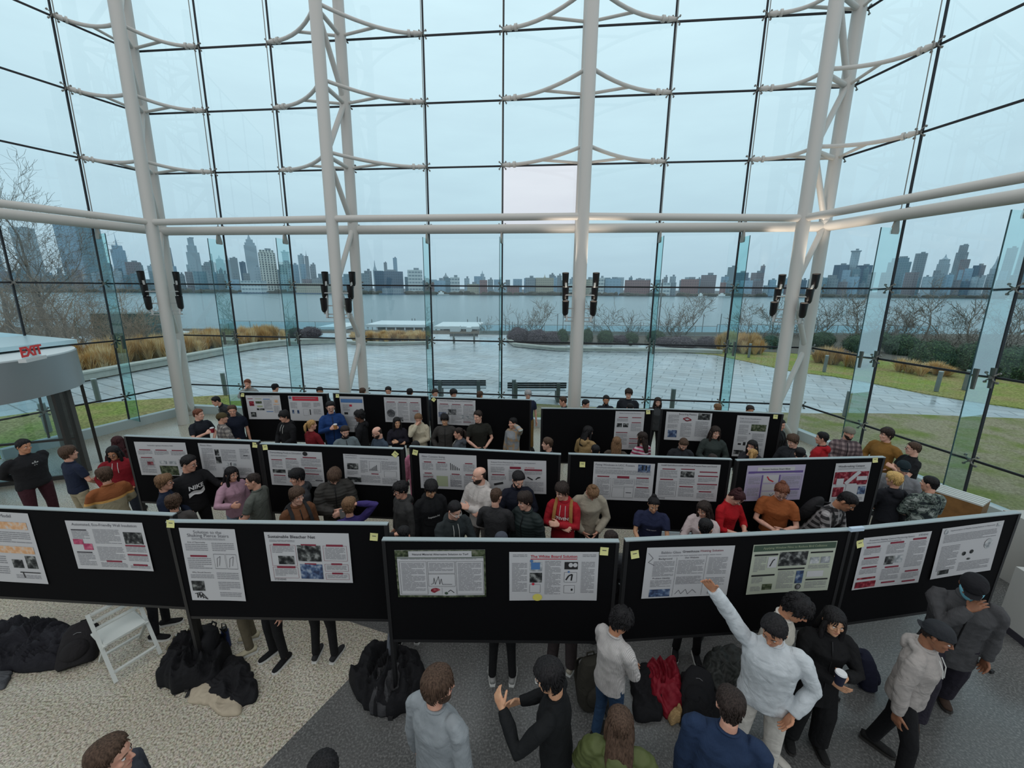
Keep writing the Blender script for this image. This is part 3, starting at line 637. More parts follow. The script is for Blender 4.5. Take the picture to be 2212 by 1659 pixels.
for x, y, w_, h_, lab in [(1120, 738, 50, 32, 'purple-brown dense shrub right of the narrow fin'), (1160, 740, 52, 30, 'purple-brown shrub in the middle of the curved bed'), (1193, 741, 50, 26, 'purple-brown shrub left of the round green one'), (1340, 739, 40, 16, 'low purple-brown shrub between green ones'), (1470, 748, 66, 22, 'low grey-brown shrub under the fan tree'), (1530, 748, 50, 22, 'grey-brown shrub left of the last front fin'),
                          (672, 727, 46, 22, 'dark brown shrub between the orange grass and the lattice column'), (640, 727, 30, 20, 'dark green-brown shrub behind the second front fin'), (1435, 745, 40, 18, 'brownish low shrub behind the third fin'), (1800, 775, 60, 26, 'brown shrub mound on the lawn edge by the right column')]:
    shrub(SP_, x, y, w_, h_, lab, name='dark_shrub')
# ornamental grass drifts: countless blades, one object per drift
GM = [M('straw_grass_%d' % i, c, .9) for i, c in enumerate([(206, 160, 98), (224, 186, 130), (182, 146, 100), (232, 206, 160)])]
def drift(line, depth, h, n, lab, seed):
    rnd = random.Random(seed); P = [atz(x, y) for x, y in line]; m = MB(); seg = [(P[i+1]-P[i]).length for i in range(len(P)-1)]; tot = sum(seg)
    cl = []
    for i in range(int(tot*depth*3.4)):
        t_ = rnd.uniform(0, tot); j = 0
        while t_ > seg[j]: t_ -= seg[j]; j += 1
        p = P[j].lerp(P[j+1], t_/seg[j]); nn = (P[j+1]-P[j]).normalized(); nn = V((-nn.y, nn.x, 0)); cl.append((p+nn*rnd.uniform(.25, depth), rnd.uniform(.7, 1.15), rnd.randrange(4)))
    for i in range(n):
        c, hs, mi = rnd.choice(cl); a = rnd.uniform(0, 6.28); d = V((math.cos(a), math.sin(a), 0)); rr = rnd.random()
        b0 = c+d*.12*rr; tip = c+d*(.12+.45*rr)+V((rnd.uniform(-.15, .15), rnd.uniform(-.15, .15), 0))+V((0, 0, h*hs*rnd.uniform(.6, 1.05)-.25*rr*h)); md = b0.lerp(tip, .55)+V((0, 0, .12*h)); s = V((-d.y, d.x, 0))*.009
        mi = mi if rnd.random() < .6 else rnd.randrange(4)
        v = [m.b.verts.new(q) for q in (b0-s, b0+s, md+s*1.2, md-s*1.2)]; m.face(v, mi); v2 = m.b.verts.new(tip); m.face([v[3], v[2], v2], mi)
    m.build('ornamental_grass', GM, smooth=False, kind='stuff', label=lab, cat='ornamental grass')
drift([(60, 838), (165, 814), (300, 790), (410, 770), (480, 758), (560, 746), (625, 739)], 4.5, 1.35, 90000, 'wide drift of orange ornamental grass behind the curved bench wall', 1)
drift([(745, 738), (830, 740), (922, 738)], 3.2, .8, 26000, 'straw orange grass strip in front of the white terrace', 2)
drift([(1545, 760), (1590, 764), (1642, 768)], 2.6, 1.5, 18000, 'bright orange grass clump left of the rightmost column', 3)
drift([(1750, 782), (1800, 790), (1850, 798)], 2.5, 1.0, 7000, 'faded orange grass between shrubs right of the rightmost column', 4)
drift([(1925, 800), (1975, 812)], 2.0, .8, 3000, 'small pale grass clump below the round shrubs', 5)
# curved low bench walls
STONE = M('pale_stone', (176, 176, 166), .7, var=.12, vscale=3)
def lowwall(line, h, w_, lab):
    P = [atz(x, y) for x, y in line]; m = MB()
    def off(i, s):
        d = (P[min(i+1, len(P)-1)]-P[max(i-1, 0)]).normalized(); return P[i]+V((-d.y, d.x, 0))*s
    m.loft([[off(i, 0), off(i, w_), off(i, w_)+V((0, 0, h)), off(i, -.08)+V((0, 0, h)), off(i, -.08)+V((0, 0, h-.09)), off(i, 0)+V((0, 0, h-.09))] for i in range(len(P))])
    bmesh.ops.recalc_face_normals(m.b, faces=m.b.faces[:]); m.build('bench_wall', STONE, smooth=False, label=lab, cat='low wall')
lowwall([(60, 848), (165, 826), (300, 800), (410, 780), (480, 766), (560, 752), (640, 744), (730, 741)], .42, .5, 'long curved pale stone bench wall along the orange grass')
lowwall([(728, 742), (830, 745), (925, 743)], .22, .3, 'low stone kerb below the straw grass strip')
lowwall([(1096, 738), (1110, 748), (1200, 757), (1320, 759), (1450, 760), (1560, 764)], .26, .3, 'curved stone kerb of the shrub bed in the middle')
# bollards
bo = MB(); bo.tube([(0, 0, 0), (0, 0, .92)], .085, 16); BO = bo.mesh('bollard', M('bollard_grey', (122, 126, 124), .5, .3), angle=50); bo = MB(); bo.tube([(0, 0, .92), (0, 0, .955)], .087, 16); BC = bo.mesh('bollard_cap', M('bollard_cap', (176, 182, 182), .4, .3), angle=50)
for x, y, lab in [(214, 868, 'grey steel bollard on the paving edge by the revolving door'), (106, 932, 'grey bollard seen through the revolving door'), (488, 852, 'grey bollard at the lawn tip left of the lattice column'), (1450, 892, 'grey bollard standing behind the gap of the rear boards'), (1110, 868, 'grey bollard at the left end of the right-hand bench'), (1825, 898, 'grey bollard on the leafy grass right of the corner column'), (1617, 772, 'small far bollard in front of the orange clump'), (1780, 803, 'far bollard on the lawn strip right of the column'), (2022, 845, 'bollard on the lawn strip below the big round shrub'), (2082, 842, 'bollard seen through the rightmost glass fin')]:
    p = atz(x, y); o = put('bollard', BO, loc=(p.x, p.y, 0), label=lab, cat='bollard'); put('cap', BC, o)
# benches seen from behind
def bench(x0, x1, y, lab, D=None):
    a, c = atz(x0, y), atz(x1, y); d = (c-a); L_ = d.length; d.normalize(); r = empty('bench', ((a+c)/2), math.atan2(d.y, d.x), lab, 'bench')
    WD = M('bench_dark', (44, 46, 48), .5); BMt = M('bench_post', (104, 106, 100), .6, .2)
    for i in range(3): MB().box((0, -.02, .62+i*.085), (L_, .035, .07)).build('back_slat', WD, r, smooth=False)
    for i in range(5): MB().box((0, .16+i*.1, .44), (L_*1.0, .08, .03)).build('seat_slat', M('bench_seat', (150, 160, 164), .35), r, smooth=False)
    for s in (-.36, .36): MB().box((s*L_, -.08, .40), (.14, .12, .8)).build('post', BMt, r, smooth=False); MB().box((s*L_, .3, .2), (.1, .5, .4)).build('leg', BMt, r, smooth=False)
bench(936, 1050, 862, 'slatted bench outside, back towards the glass, left of the pair'); bench(1096, 1222, 868, 'slatted bench outside, back towards the glass, right of the pair'); bench(972, 1033, 742, 'far small bench at the bluff edge in front of the white terrace')
# bluff railing and lamp poles
RAIL = M('rail_grey', (150, 160, 162), .4, .4)
def railing(x0, x1, D, lab):
    a, c = V((atdist(x0, D), D, 0)), V((atdist(x1, D), D, 0)); r = empty('railing', a, 0, lab, 'railing'); m = MB(); m.bar((0, 0, 1.05), c-a+V((0, 0, 1.05)), .05, .05); m.bar((0, 0, .12), c-a+V((0, 0, .12)), .04, .04); m.build('rail', RAIL, r, smooth=False)
    n = int((c-a).length/2)+1
    for i in range(n): MB().bar((c-a)*(i/(n-1)), (c-a)*(i/(n-1))+V((0, 0, 1.05)), .05, .05).build('post', RAIL, r, smooth=False)
    g = MB(); g.quad(V((0, 0, .15)), c-a+V((0, 0, .15)), c-a+V((0, 0, 1.0)), V((0, 0, 1.0))); g.build('glass_infill', GL, r, smooth=False)
railing(480, 720, 40.5, 'glass railing on the bluff behind the orange grass'); railing(1035, 1560, 38.5, 'glass and steel railing behind the shrubs left and right of the middle column'); railing(1560, 2050, 40.5, 'glass and steel railing behind the right-hand trees')
pm = MB(); pm.tube([(0, 0, 0), (0, 0, 7.2)], .05, 8); PM = pm.mesh('mooring_pole', M('pole', (110, 116, 118), .7))
for x, y, s in [(1092, 690, 1), (1100, 694, .95), (1107, 695, .94), (1119, 684, 1.02), (1205, 678, 1.05), (1217, 678, 1.05), (1285, 678, 1.05), (1446, 678, 1.05), (1521, 678, 1.05), (1559, 678, 1.05), (1668, 678, 1.05), (1037, 688, 1), (1031, 684, 1), (890, 688, 1), (896, 688, 1), (803, 690, .98), (1010, 690, 1)]:
    D = 56; top = atY(x, y, D); o = put('mooring_pole', PM, loc=(top.x, D, top.z-7.2), label='thin upright pole standing below the bluff edge', cat='pole', group='thin poles below the bluff')
MB().tube([(0, 0, -6), (0, 0, 5.6)], .07, 10).build('street_lamp', M('pole', (110, 116, 118), .7), loc=(atdist(1430, 44), 44, 0), label='tall light pole right of the third front glass fin', cat='pole')
# white terrace pavilion
def terrace(x0, x1, y0, y1, D, lab):
    a, c = atY(x0, y1, D), atY(x1, y1, D); zt = atY(x0, y0, D).z; zb__ = a.z-1.4; w_ = c.x-a.x; r = empty('terrace_pavilion', ((a.x+c.x)/2, D, zb__), 0, lab, 'pavilion'); W2 = M('terrace_white', (212, 220, 222), .5)
    h = zt-zb__; MB().box((0, 3, h-.15), (w_, 6, .3)).build('roof', W2, r, smooth=False); MB().box((0, 4.5, (h-.3)/2), (w_*.96, 2.5, h-.3)).build('wall', M('terrace_wall', (160, 170, 172), .5), r, smooth=False)
    MB().box((0, 0.3, h*.45), (w_*.98, .3, .14)).build('ledge', W2, r, smooth=False)
    for i in range(7): MB().box((-w_/2+.2+(w_-.4)*i/6, 0.2, h/2), (.14, .14, h)).build('post', W2, r, smooth=False)
terrace(688, 748, 706, 722, 47, 'low white terrace roof left of the lattice column'); terrace(790, 918, 701, 715, 47, 'long white flat-roofed terrace behind the straw grass'); terrace(938, 1036, 705, 728, 44, 'white boxy terrace building between the two narrow fins')
for x, w_, h_, lab in ((985, 20, 1.1, 'white roof box on the terrace building'), (1014, 10, .8, 'small grey box on the terrace building')):
    p = atY(x, 712, 43.5); MB().box((0, 0, h_/2), (w_/FPX*43.5, 1.2, h_)).build('roof_box', M('terrace_white', (212, 220, 222), .5), loc=(p.x, 43.2, p.z-h_*.6), smooth=False, label=lab, cat='roof box')
# parked things half hidden behind the thicket
r = empty('truck', (atdist(262, 36), 36, -1), R(4), 'dark green box truck behind the thicket left of the leftmost column', 'truck')
MB().box((0, 0, 1.9), (4.4, 2.1, 2.4)).build('cargo_box', M('truck_green', (66, 92, 88), .5), r, smooth=False); MB().box((3, 0, 1.3), (1.6, 1.9, 1.6)).build('cab', M('truck_cab', (90, 110, 110), .4), r, smooth=False)
for s in (-1.4, 2.8): MB().tube([(s, -1.06, .4), (s, -.9, .4)], .4, 14).build('wheel', LAMPB, r)
r = empty('car', (atdist(338, 37), 37, -.6), R(8), 'pale car behind the grass left of the leftmost column', 'car')
MB().loft([[V((-2.1, -.85, .3)), V((2.1, -.85, .3)), V((2.1, .85, .3)), V((-2.1, .85, .3))], [V((-2.1, -.85, .85)), V((2.1, -.85, .8)), V((2.1, .85, .8)), V((-2.1, .85, .85))], [V((-1.6, -.75, .9)), V((1.1, -.75, .9)), V((1.1, .75, .9)), V((-1.6, .75, .9))], [V((-1.2, -.62, 1.4)), V((.5, -.62, 1.4)), V((.5, .62, 1.4)), V((-1.2, .62, 1.4))]]).build('car_body', M('car_pale', (190, 198, 200), .3), r)
for s in (-1.3, 1.3): MB().tube([(s, -.88, .32), (s, -.7, .32)], .32, 14).build('wheel', LAMPB, r)
# ============================================================ DISPLAY BOARDS
CLOTH = M('black_board_cloth', (13, 13, 15), .95, spec=.1, bump=.2, bscale=300); POSTM = M('board_post', (20, 20, 22), .5); RAILM = M('board_top_rail', (150, 160, 162), .4, .3)
BT, BHT = 2.07, 1.25
BD = {}
def board(key, l, r, lab):
    A, B = atz(l[0], l[1], BT), atz(r[0], r[1], BT); A.z = B.z = 0; d = (B-A); W = d.length; d.normalize(); n = V((d.y, -d.x, 0))
    root = empty('display_board', A, math.atan2(d.y, d.x), lab, 'display board', 'black display boards')
    MB().box((W/2, 0, BT-BHT/2-.012), (W-.05, .045, BHT-.03)).build('panel', CLOTH, root, smooth=False)
    MB().box((W/2, 0, BT-.006), (W, .055, .012)).build('top_rail', RAILM, root, smooth=False)
    MB().box((W/2, 0, BT-BHT), (W, .05, .035)).build('bottom_rail', POSTM, root, smooth=False)
    for x in (.018, W-.018):
        MB().box((x, 0, BT/2), (.036, .058, BT-.03)).build('post', POSTM, root, smooth=False)
        MB().box((x, 0, .02), (.05, .5, .04)).build('foot', POSTM, root, smooth=False)
    BD[key] = (A, d, n, W, root); return root
RW = ('front row', 'middle row', 'rear row')
board('F1', (-175, 1086), (377, 1110), 'front row display board cut by the left picture edge')
board('F2', (362, 1124), (838, 1130), 'front row display board carrying the stairs and bleacher posters')
board('F3', (826, 1163), (1337, 1167), 'front row display board carrying the turf and white board posters')
board('F4', (1350, 1165), (1836, 1142), 'front row display board behind the raised arm')
board('F5', (1845, 1141), (2200, 1105), 'front row display board at the right end, angled inward')
board('M1', (270, 940), (560, 952), 'middle row display board at the left end beside the revolving door'); board('M2', (563, 957), (871, 968), 'middle row display board behind the man in the quilted jacket')
board('M3', (885, 963), (1212, 980), 'middle row display board behind the man in the white hoodie'); board('M4', (1228, 979), (1580, 991), 'middle row display board carrying the window poster, wide blank left part')
board('M5', (1590, 993), (1910, 986), 'middle row display board at the right end with purple and red posters')
board('B1', (519, 846), (709, 849), 'rear row display board at the left end below the lattice column'); board('B2', (720, 848), (925, 855), 'rear row display board second from the left')
board('B3', (931, 857), (1148, 863), 'rear row display board with its right half empty, below the benches'); board('B4', (1169, 881), (1412, 884), 'rear row display board mostly empty, right of the middle column foot'); board('B5', (1428, 882), (1692, 893), 'rear row display board at the right end by the corner column')
PAP = M('poster_paper', (182, 182, 184), .75); PAPG = M('poster_paper_green', (168, 174, 158), .75); PAPP = M('poster_paper_lilac', (168, 160, 184), .75)
INK = M('print_grey', (128, 128, 132), .8); INKD = M('print_dark', (62, 60, 66), .8); INKT = M('print_title_grey', (104, 104, 110), .8); MAR = M('print_maroon', (122, 32, 52), .8); RED = M('print_red', (176, 40, 58), .8)
def photo(name, c1, c2, c3, sc_):
    k = NT(name); b = k.bsdf(rough=.75, spec=.2); n = k.n('ShaderNodeTexNoise', Scale=sc_, Detail=3); k.l(k.coord(), n.inputs[0]); k.l(k.ramp(n.outputs[0], [(.38, srgb(c1)), (.52, srgb(c2)), (.66, srgb(c3))]), b.inputs['Base Color']); return k.m
PH = {'d': photo('photo_dark', (26, 28, 30), (64, 66, 66), (140, 142, 140), 16), 'g': photo('photo_green', (40, 48, 34), (74, 84, 60), (110, 112, 96), 20), 'b': photo('photo_blue', (48, 58, 84), (76, 96, 128), (140, 152, 168), 18), 'l': photo('photo_light', (130, 134, 138), (168, 172, 174), (190, 190, 190), 18),
      'p': photo('photo_pink', (150, 60, 90), (176, 84, 110), (190, 120, 140), 14), 'o': photo('print_orange', (196, 150, 110), (206, 170, 138), (190, 184, 178), 22), 'r': photo('photo_red', (90, 22, 34), (130, 36, 50), (160, 90, 96), 18), 'y': M('print_yellow', (206, 196, 96), .8), 'k': M('print_black', (26, 26, 28), .8),
      'G': M('print_green_header', (58, 76, 62), .8), 'B': M('print_blue', (70, 110, 160), .8), 'V': M('print_purple', (92, 74, 132), .8), 'w': PAP, 'R': RED, 'm': MAR, 'i': INKD, 's': M('print_sage', (150, 158, 128), .8)}
def poster(bk, tl, tr, bl, ops, lab, paper=None, seed=0):
    A, d, n, W, _ = BD[bk]; off = .027
    def onp(x, y):
        c = ray(x, y); P0 = A+n*off; t_ = (P0-CAM).dot(n)/c.dot(n); q = CAM+c*t_; return (q-A).dot(d), q.z
    (x0, z0), (x1, z1), (xb, zb_) = onp(*tl), onp(*tr), onp(*bl)
    w_ = math.hypot(x1-x0, z1-z0); h_ = z0-zb_; rnd = random.Random(seed+1)
    tilt = max(-.03, min(.03, math.atan2(z1-z0, x1-x0)))
    z0 = min(z0, BT-.03)
    root = empty('poster', A+d*x0+n*off+V((0, 0, z0)), 0, lab, 'poster', 'research posters on the black boards'); root.rotation_euler = (0, -tilt, math.atan2(d.y, d.x))
    ph = rnd.uniform(0, 6); am = .010
    def cur(x, y):     # paper stands off the board a little towards its lower edge
        return -(am*(y/h_)*(1+.3*math.sin(x/w_*5+ph)) + .002)
    m = MB(); N1, N2 = 10, 8; g = [[m.b.verts.new((w_*i/N1, cur(w_*i/N1, h_*j/N2), -h_*j/N2)) for i in range(N1+1)] for j in range(N2+1)]
    for j in range(N2):
        for i in range(N1): m.face([g[j][i], g[j+1][i], g[j+1][i+1], g[j][i+1]])
    m.build('sheet', paper or PAP, root, angle=180)
    def rect(mb, x, y, a, b_, lift=.0036):
        nx = max(1, int(a*6)); 
        for i in range(nx):
            xs = (x+a*i/nx)*w_, (x+a*(i+1)/nx)*w_
            mb.quad(*[(xx, cur(xx, yy*h_)-lift, -yy*h_) for xx, yy in ((xs[0], y), (xs[0], y+b_), (xs[1], y+b_), (xs[1], y))])
    tx = MB(); has = False
    for op in ops:
        k_ = op[0]
        if k_ == 't':       # body text lines
            _, x, y, a, b_, nl = op; has = True
            for i in range(nl):
                yy = y+b_*i/nl; xx = x; end = x+a*(1 if i % 5 != 4 else rnd.uniform(.4, .8))
                while xx < end-.01:
                    ww = min(rnd.uniform(.03, .1), end-xx); rect(tx, xx, yy, ww, b_/nl*.38); xx += ww+.008
        elif k_ == 'h':
            mb = MB(); rect(mb, *op[1:5], lift=.0022 if op[5] == 'w' else .0028); mb.build('heading_bar', PH[op[5]], root, smooth=False)
        elif k_ == 'p':
            mb = MB(); rect(mb, *op[1:5], lift=.0028 if len(op) < 7 else op[6]+.0012); mb.build('picture', PH[op[5]], root, smooth=False)
        elif k_ == 'e':
            _, cx_, cy_, rx_, ry_, mt = op; mb = MB(); mb.face([mb.b.verts.new(((cx_+rx_*math.cos(q*PI/10))*w_, cur(cx_*w_, cy_*h_)-.0046, -(cy_+ry_*math.sin(q*PI/10))*h_)) for q in range(20)][::-1]); mb.build('round_graphic', PH[mt], root, smooth=False)
        elif k_ == 'o':
            _, x, y, a, b_, mt = op; mb = MB(); e_ = .004
            rect(mb, x, y, a, e_); rect(mb, x, y+b_, a, e_); rect(mb, x, y, e_*.7, b_); rect(mb, x+a, y, e_*.7, b_); mb.build('outline_frame', PH[mt], root, smooth=False)
        elif k_ == 'l':     # drawn strokes
            mb = MB(); P_ = op[1]
            for (ax, ay), (bx, by) in zip(P_, P_[1:]):
                dx, dy = (bx-ax)*w_, (by-ay)*h_; L_ = math.hypot(dx, dy) or 1; ex, ey = -dy/L_*.002*op[3], dx/L_*.002*op[3]
                mb.quad(*[(q[0], cur(q[0], q[1])-.0046, -q[1]) for q in ((ax*w_-ex, ay*h_-ey), (ax*w_+ex, ay*h_+ey), (bx*w_+ex, by*h_+ey), (bx*w_-ex, by*h_-ey))])
            mb.build('line_drawing', PH[op[2]], root, smooth=False)
        elif k_ == 'T':
            _, s, x, y, a, mt = op[:6]; al = op[6] if len(op) > 6 else 'CENTER'; bold = op[7] if len(op) > 7 else .0
            me = text_mesh(s, 1, mt, 0, bold, align=al); xs = [v.co.x for v in me.vertices]; sc_ = a*w_/max(.01, (max(xs)-min(xs)))
            for v in me.vertices:
                X = x*w_+v.co.x*sc_; Y = y*h_-v.co.y*sc_; v.co = (X, cur(X, Y)-.0036, -Y)
            put('title', me, root)
    if has: o = tx.build('body_text', INK, root, smooth=False); o['kind'] = 'stuff'
    else: tx.b.free()
    return root
def cols3(hd='m', rows=((.22, .5), (.55, .95)), xs=((.04, .28), (.36, .28), (.68, .28)), skip=()):
    o = []
    for i, (x, w_) in enumerate(xs):
        for j, (a, b_) in enumerate(rows):
            if (i, j) in skip: continue
            o += [('h', x+.03, a, w_-.06, .028, hd), ('t', x, a+.045, w_, b_-a-.06, max(4, int((b_-a)*30)))]
    return o
poster('F1', (-132, 1098), (60, 1109), (-98, 1247), [('T', 'Environmental Impact Model', .5, .05, .6, INKT), ('h', .05, .13, .9, .1, 'o'), ('t', .05, .27, .9, .16, 6), ('h', .05, .47, .9, .1, 'o'), ('t', .05, .62, .55, .3, 10), ('p', .66, .66, .12, .12, 'd'), ('p', .82, .6, .12, .18, 'd'), ('l', [(.72, .84), (.95, .84), (.75, .84), (.76, .92)], 'k', 3), ('t', .66, .88, .28, .06, 3)], 'poster with orange highlight blocks cut by the left picture edge', seed=1)
poster('F1', (140, 1124), (307, 1129), (166, 1226), [('T', 'Automated, Eco-Friendly Wall Insulation', .5, .07, .84, INKT), ('h', .05, .17, .2, .025, 'i'), ('t', .05, .21, .22, .16, 6), ('p', .04, .37, .13, .11, 'p'), ('p', .16, .46, .12, .13, 'p'), ('h', .05, .63, .2, .025, 'i'), ('t', .05, .67, .22, .26, 8), ('t', .33, .16, .34, .3, 11), ('t', .33, .52, .34, .3, 10), ('h', .41, .8, .2, .035, 'm'), ('t', .33, .85, .34, .1, 4), ('p', .72, .2, .24, .24, 'd'), ('h', .71, .46, .26, .03, 'm'), ('t', .71, .5, .26, .12, 4), ('h', .71, .65, .26, .03, 'm'), ('t', .71, .69, .26, .12, 4), ('h', .75, .86, .19, .035, 'm'), ('t', .71, .9, .26, .06, 2)], 'white poster with two pink squares and a grey wall insulation title', seed=2)
poster('F2', (386, 1140), (507, 1143), (417, 1294), [('T', 'Solution to the', .5, .05, .5, INKT), ('T', 'Shaking Pierce Stairs', .5, .095, .74, INKT), ('t', .2, .13, .6, .03, 2), ('T', 'Area of Opportunity', .27, .185, .32, INKD), ('t', .06, .21, .4, .1, 4), ('h', .12, .36, .3, .025, 'm'), ('t', .06, .4, .42, .16, 6), ('T', 'Why Should Stevens', .27, .6, .34, INKD), ('t', .06, .63, .42, .06, 3), ('p', .05, .72, .23, .14, 'd'), ('l', [(.08, .9), (.2, .88), (.3, .98), (.12, .9), (.12, .96), (.17, .89), (.17, .96), (.22, .9), (.22, .97)], 'k', 2), ('t', .54, .19, .4, .12, 5), ('o', .54, .34, .2, .2, 'i'), ('o', .76, .34, .19, .2, 'i'), ('l', [(.58, .52), (.6, .4), (.66, .37), (.62, .5)], 'i', 1), ('l', [(.8, .52), (.83, .4), (.9, .37), (.86, .5)], 'i', 1), ('t', .54, .6, .4, .1, 4), ('t', .54, .73, .4, .12, 5), ('t', .54, .88, .4, .07, 3)], 'tall white poster about shaking stairs with a stair sketch at its foot', seed=3)
poster('F2', (570, 1149), (753, 1152), (586, 1254), [('T', 'Sustainable Bleacher Net', .32, .085, .56, INKD, 'CENTER', .012), ('t', .05, .15, .3, .05, 2), ('h', .09, .225, .2, .04, 'm'), ('o', .05, .25, .3, .42, 'm'), ('t', .07, .28, .26, .14, 5), ('p', .13, .47, .19, .17, 'd'), ('h', .1, .68, .22, .04, 'm'), ('o', .05, .7, .3, .22, 'm'), ('t', .07, .74, .26, .15, 5), ('p', .37, .25, .28, .32, 'd'), ('h', .42, .225, .18, .035, 'm'), ('p', .38, .63, .27, .3, 'b'), ('h', .44, .61, .14, .03, 'm'), ('h', .72, .225, .2, .04, 'm'), ('o', .68, .25, .28, .3, 'm'), ('t', .7, .29, .24, .24, 9), ('h', .76, .6, .13, .035, 'm'), ('o', .68, .62, .28, .14, 'm'), ('t', .7, .65, .24, .09, 4), ('h', .76, .79, .13, .035, 'm'), ('o', .68, .81, .28, .12, 'm'), ('t', .7, .84, .24, .07, 3), ('T', 'STEVENS', .12, .955, .14, INKD)], 'bleacher net poster with two large photos in its middle column', seed=4)
poster('F3', (852, 1188), (1048, 1187), (868, 1288), [('p', 0, 0, .02, 1, 'g'), ('p', .98, 0, .02, 1, 'g'), ('p', .02, .96, .96, .04, 'g'), ('p', .02, 0, .96, .02, 'g'), ('p', .02, .02, .13, .12, 'g'), ('p', .85, .02, .13, .12, 'g'), ('T', 'Natural Material Alternative Solution to Turf', .5, .09, .62, INKD, 'CENTER', .006), ('h', .02, .155, .96, .015, 'G'), ('t', .06, .18, .84, .03, 1), ('o', .04, .235, .3, .7, 'k'), ('t', .06, .27, .26, .6, 22), ('o', .355, .235, .3, .25, 'k'), ('t', .37, .27, .27, .18, 7), ('o', .355, .5, .3, .26, 'k'), ('l', [(.38, .72), (.41, .7), (.42, .58), (.43, .72), (.47, .55), (.48, .72), (.5, .6), (.51, .72), (.62, .72)], 'k', 1), ('p', .36, .79, .14, .13, 'w', .003), ('e', .43, .85, .055, .055, 'r'), ('p', .51, .78, .15, .18, 'w', .003), ('l', [(.57, .88), (.6, .84), (.64, .9)], 'k', 2), ('e', .55, .91, .02, .03, 'G'), ('o', .67, .235, .3, .7, 'k'), ('t', .69, .27, .26, .6, 22), ], 'turf poster with a dark leafy border around ruled boxes', seed=5)
poster('F3', (1100, 1192), (1294, 1192), (1103, 1295), [('T', 'The White Board Solution', .5, .09, .52, RED, 'CENTER', .014), ('l', [(.24, .14), (.76, .14)], 'R', 2), ('t', .04, .05, .16, .06, 2), ('t', .82, .05, .15, .06, 2), ('t', .03, .22, .17, .6, 22), ('p', .23, .2, .14, .19, 'l'), ('e', .25, .18, .018, .03, 'B'), ('p', .245, .21, .1, .14, 'B', .003), ('p', .23, .42, .14, .2, 'd'), ('t', .4, .18, .18, .7, 26), ('p', .62, .2, .15, .15, 'k'), ('e', .69, .26, .025, .045, 'w'), ('e', .74, .26, .025, .045, 'w'), ('p', .62, .41, .14, .2, 'w'), ('l', [(.64, .57), (.67, .48), (.71, .45), (.7, .58)], 'k', 4), ('o', .62, .41, .14, .2, 'i'), ('e', .67, .4, .012, .02, 'B'), ('p', .23, .66, .12, .17, 'w'), ('o', .23, .66, .12, .17, 'i'), ('e', .27, .65, .016, .027, 'R'), ('e', .32, .93, .055, .075, 'y'), ('p', .62, .68, .12, .16, 'w'), ('o', .62, .68, .12, .16, 'i'), ('e', .71, .77, .012, .025, 'k'), ('t', .81, .2, .15, .65, 22)], 'poster with a red hand-lettered white board title and a yellow burst', seed=6)
poster('F4', (1398, 1183), (1588, 1178), (1385, 1291), [('T', 'Babbio Glass', .275, .1, .22, INKT), ('T', 'Greenhouse', .5, .09, .19, INKD, 'CENTER', .012), ('T', 'Heating Solution', .74, .085, .26, MAR), ('t', .14, .16, .72, .025, 1), ('l', [(.02, .1), (.08, .2), (.03, .28), (.1, .34)], 'i', 1), ('T', 'Background', .22, .22, .15, INKD), ('t', .09, .27, .24, .3, 12), ('T', 'Problem Identity', .2, .6, .2, INKD), ('t', .08, .64, .24, .14, 6), ('p', .08, .82, .24, .15, 'b'), ('T', 'Our Website', .52, .21, .16, INKD), ('t', .37, .26, .3, .28, 11), ('t', .37, .58, .3, .16, 12), ('l', [(.38, .93), (.42, .85), (.45, .93), (.5, .84), (.53, .94), (.58, .85), (.63, .92)], 'i', 1), ('l', [(.35, .2), (.35, .97)], 'i', .6), ('l', [(.69, .18), (.69, .97)], 'i', .6), ('t', .72, .22, .22, .34, 13), ('t', .72, .62, .22, .16, 6), ('T', 'STEVENS', .84, .93, .16, INKD)], 'greenhouse heating poster right behind the raised hand', seed=7)
poster('F4', (1628, 1177), (1809, 1168), (1608, 1283), [('h', .01, .015, .98, .12, 'G'), ('T', 'Applying Window Films to Reduce Bird Collisions', .5, .075, .76, PH['s']), ('h', .03, .19, .28, .035, 'k'), ('t', .04, .25, .14, .3, 10), ('p', .2, .25, .11, .22, 'w'), ('l', [(.23, .44), (.26, .32), (.28, .3)], 'k', 3), ('h', .03, .6, .28, .035, 'k'), ('t', .04, .66, .13, .12, 5), ('p', .18, .8, .12, .12, 'g'), ('t', .04, .84, .12, .1, 4), ('p', .33, .17, .34, .28, 'd'), ('h', .34, .5, .32, .03, 'k'), ('t', .35, .56, .2, .36, 13), ('p', .57, .56, .09, .26, 'b'), ('e', .62, .89, .035, .06, 'k'), ('e', .62, .89, .028, .048, 'w'), ('h', .7, .19, .27, .03, 'k'), ('p', .71, .3, .11, .13, 'l'), ('p', .84, .3, .11, .13, 'l'), ('t', .7, .46, .26, .08, 4), ('p', .7, .58, .2, .12, 'w'), ('h', .7, .74, .27, .03, 'k'), ('t', .7, .8, .26, .14, 6)], 'sage green poster with dark green header and a black night photo', PAPG, seed=8)
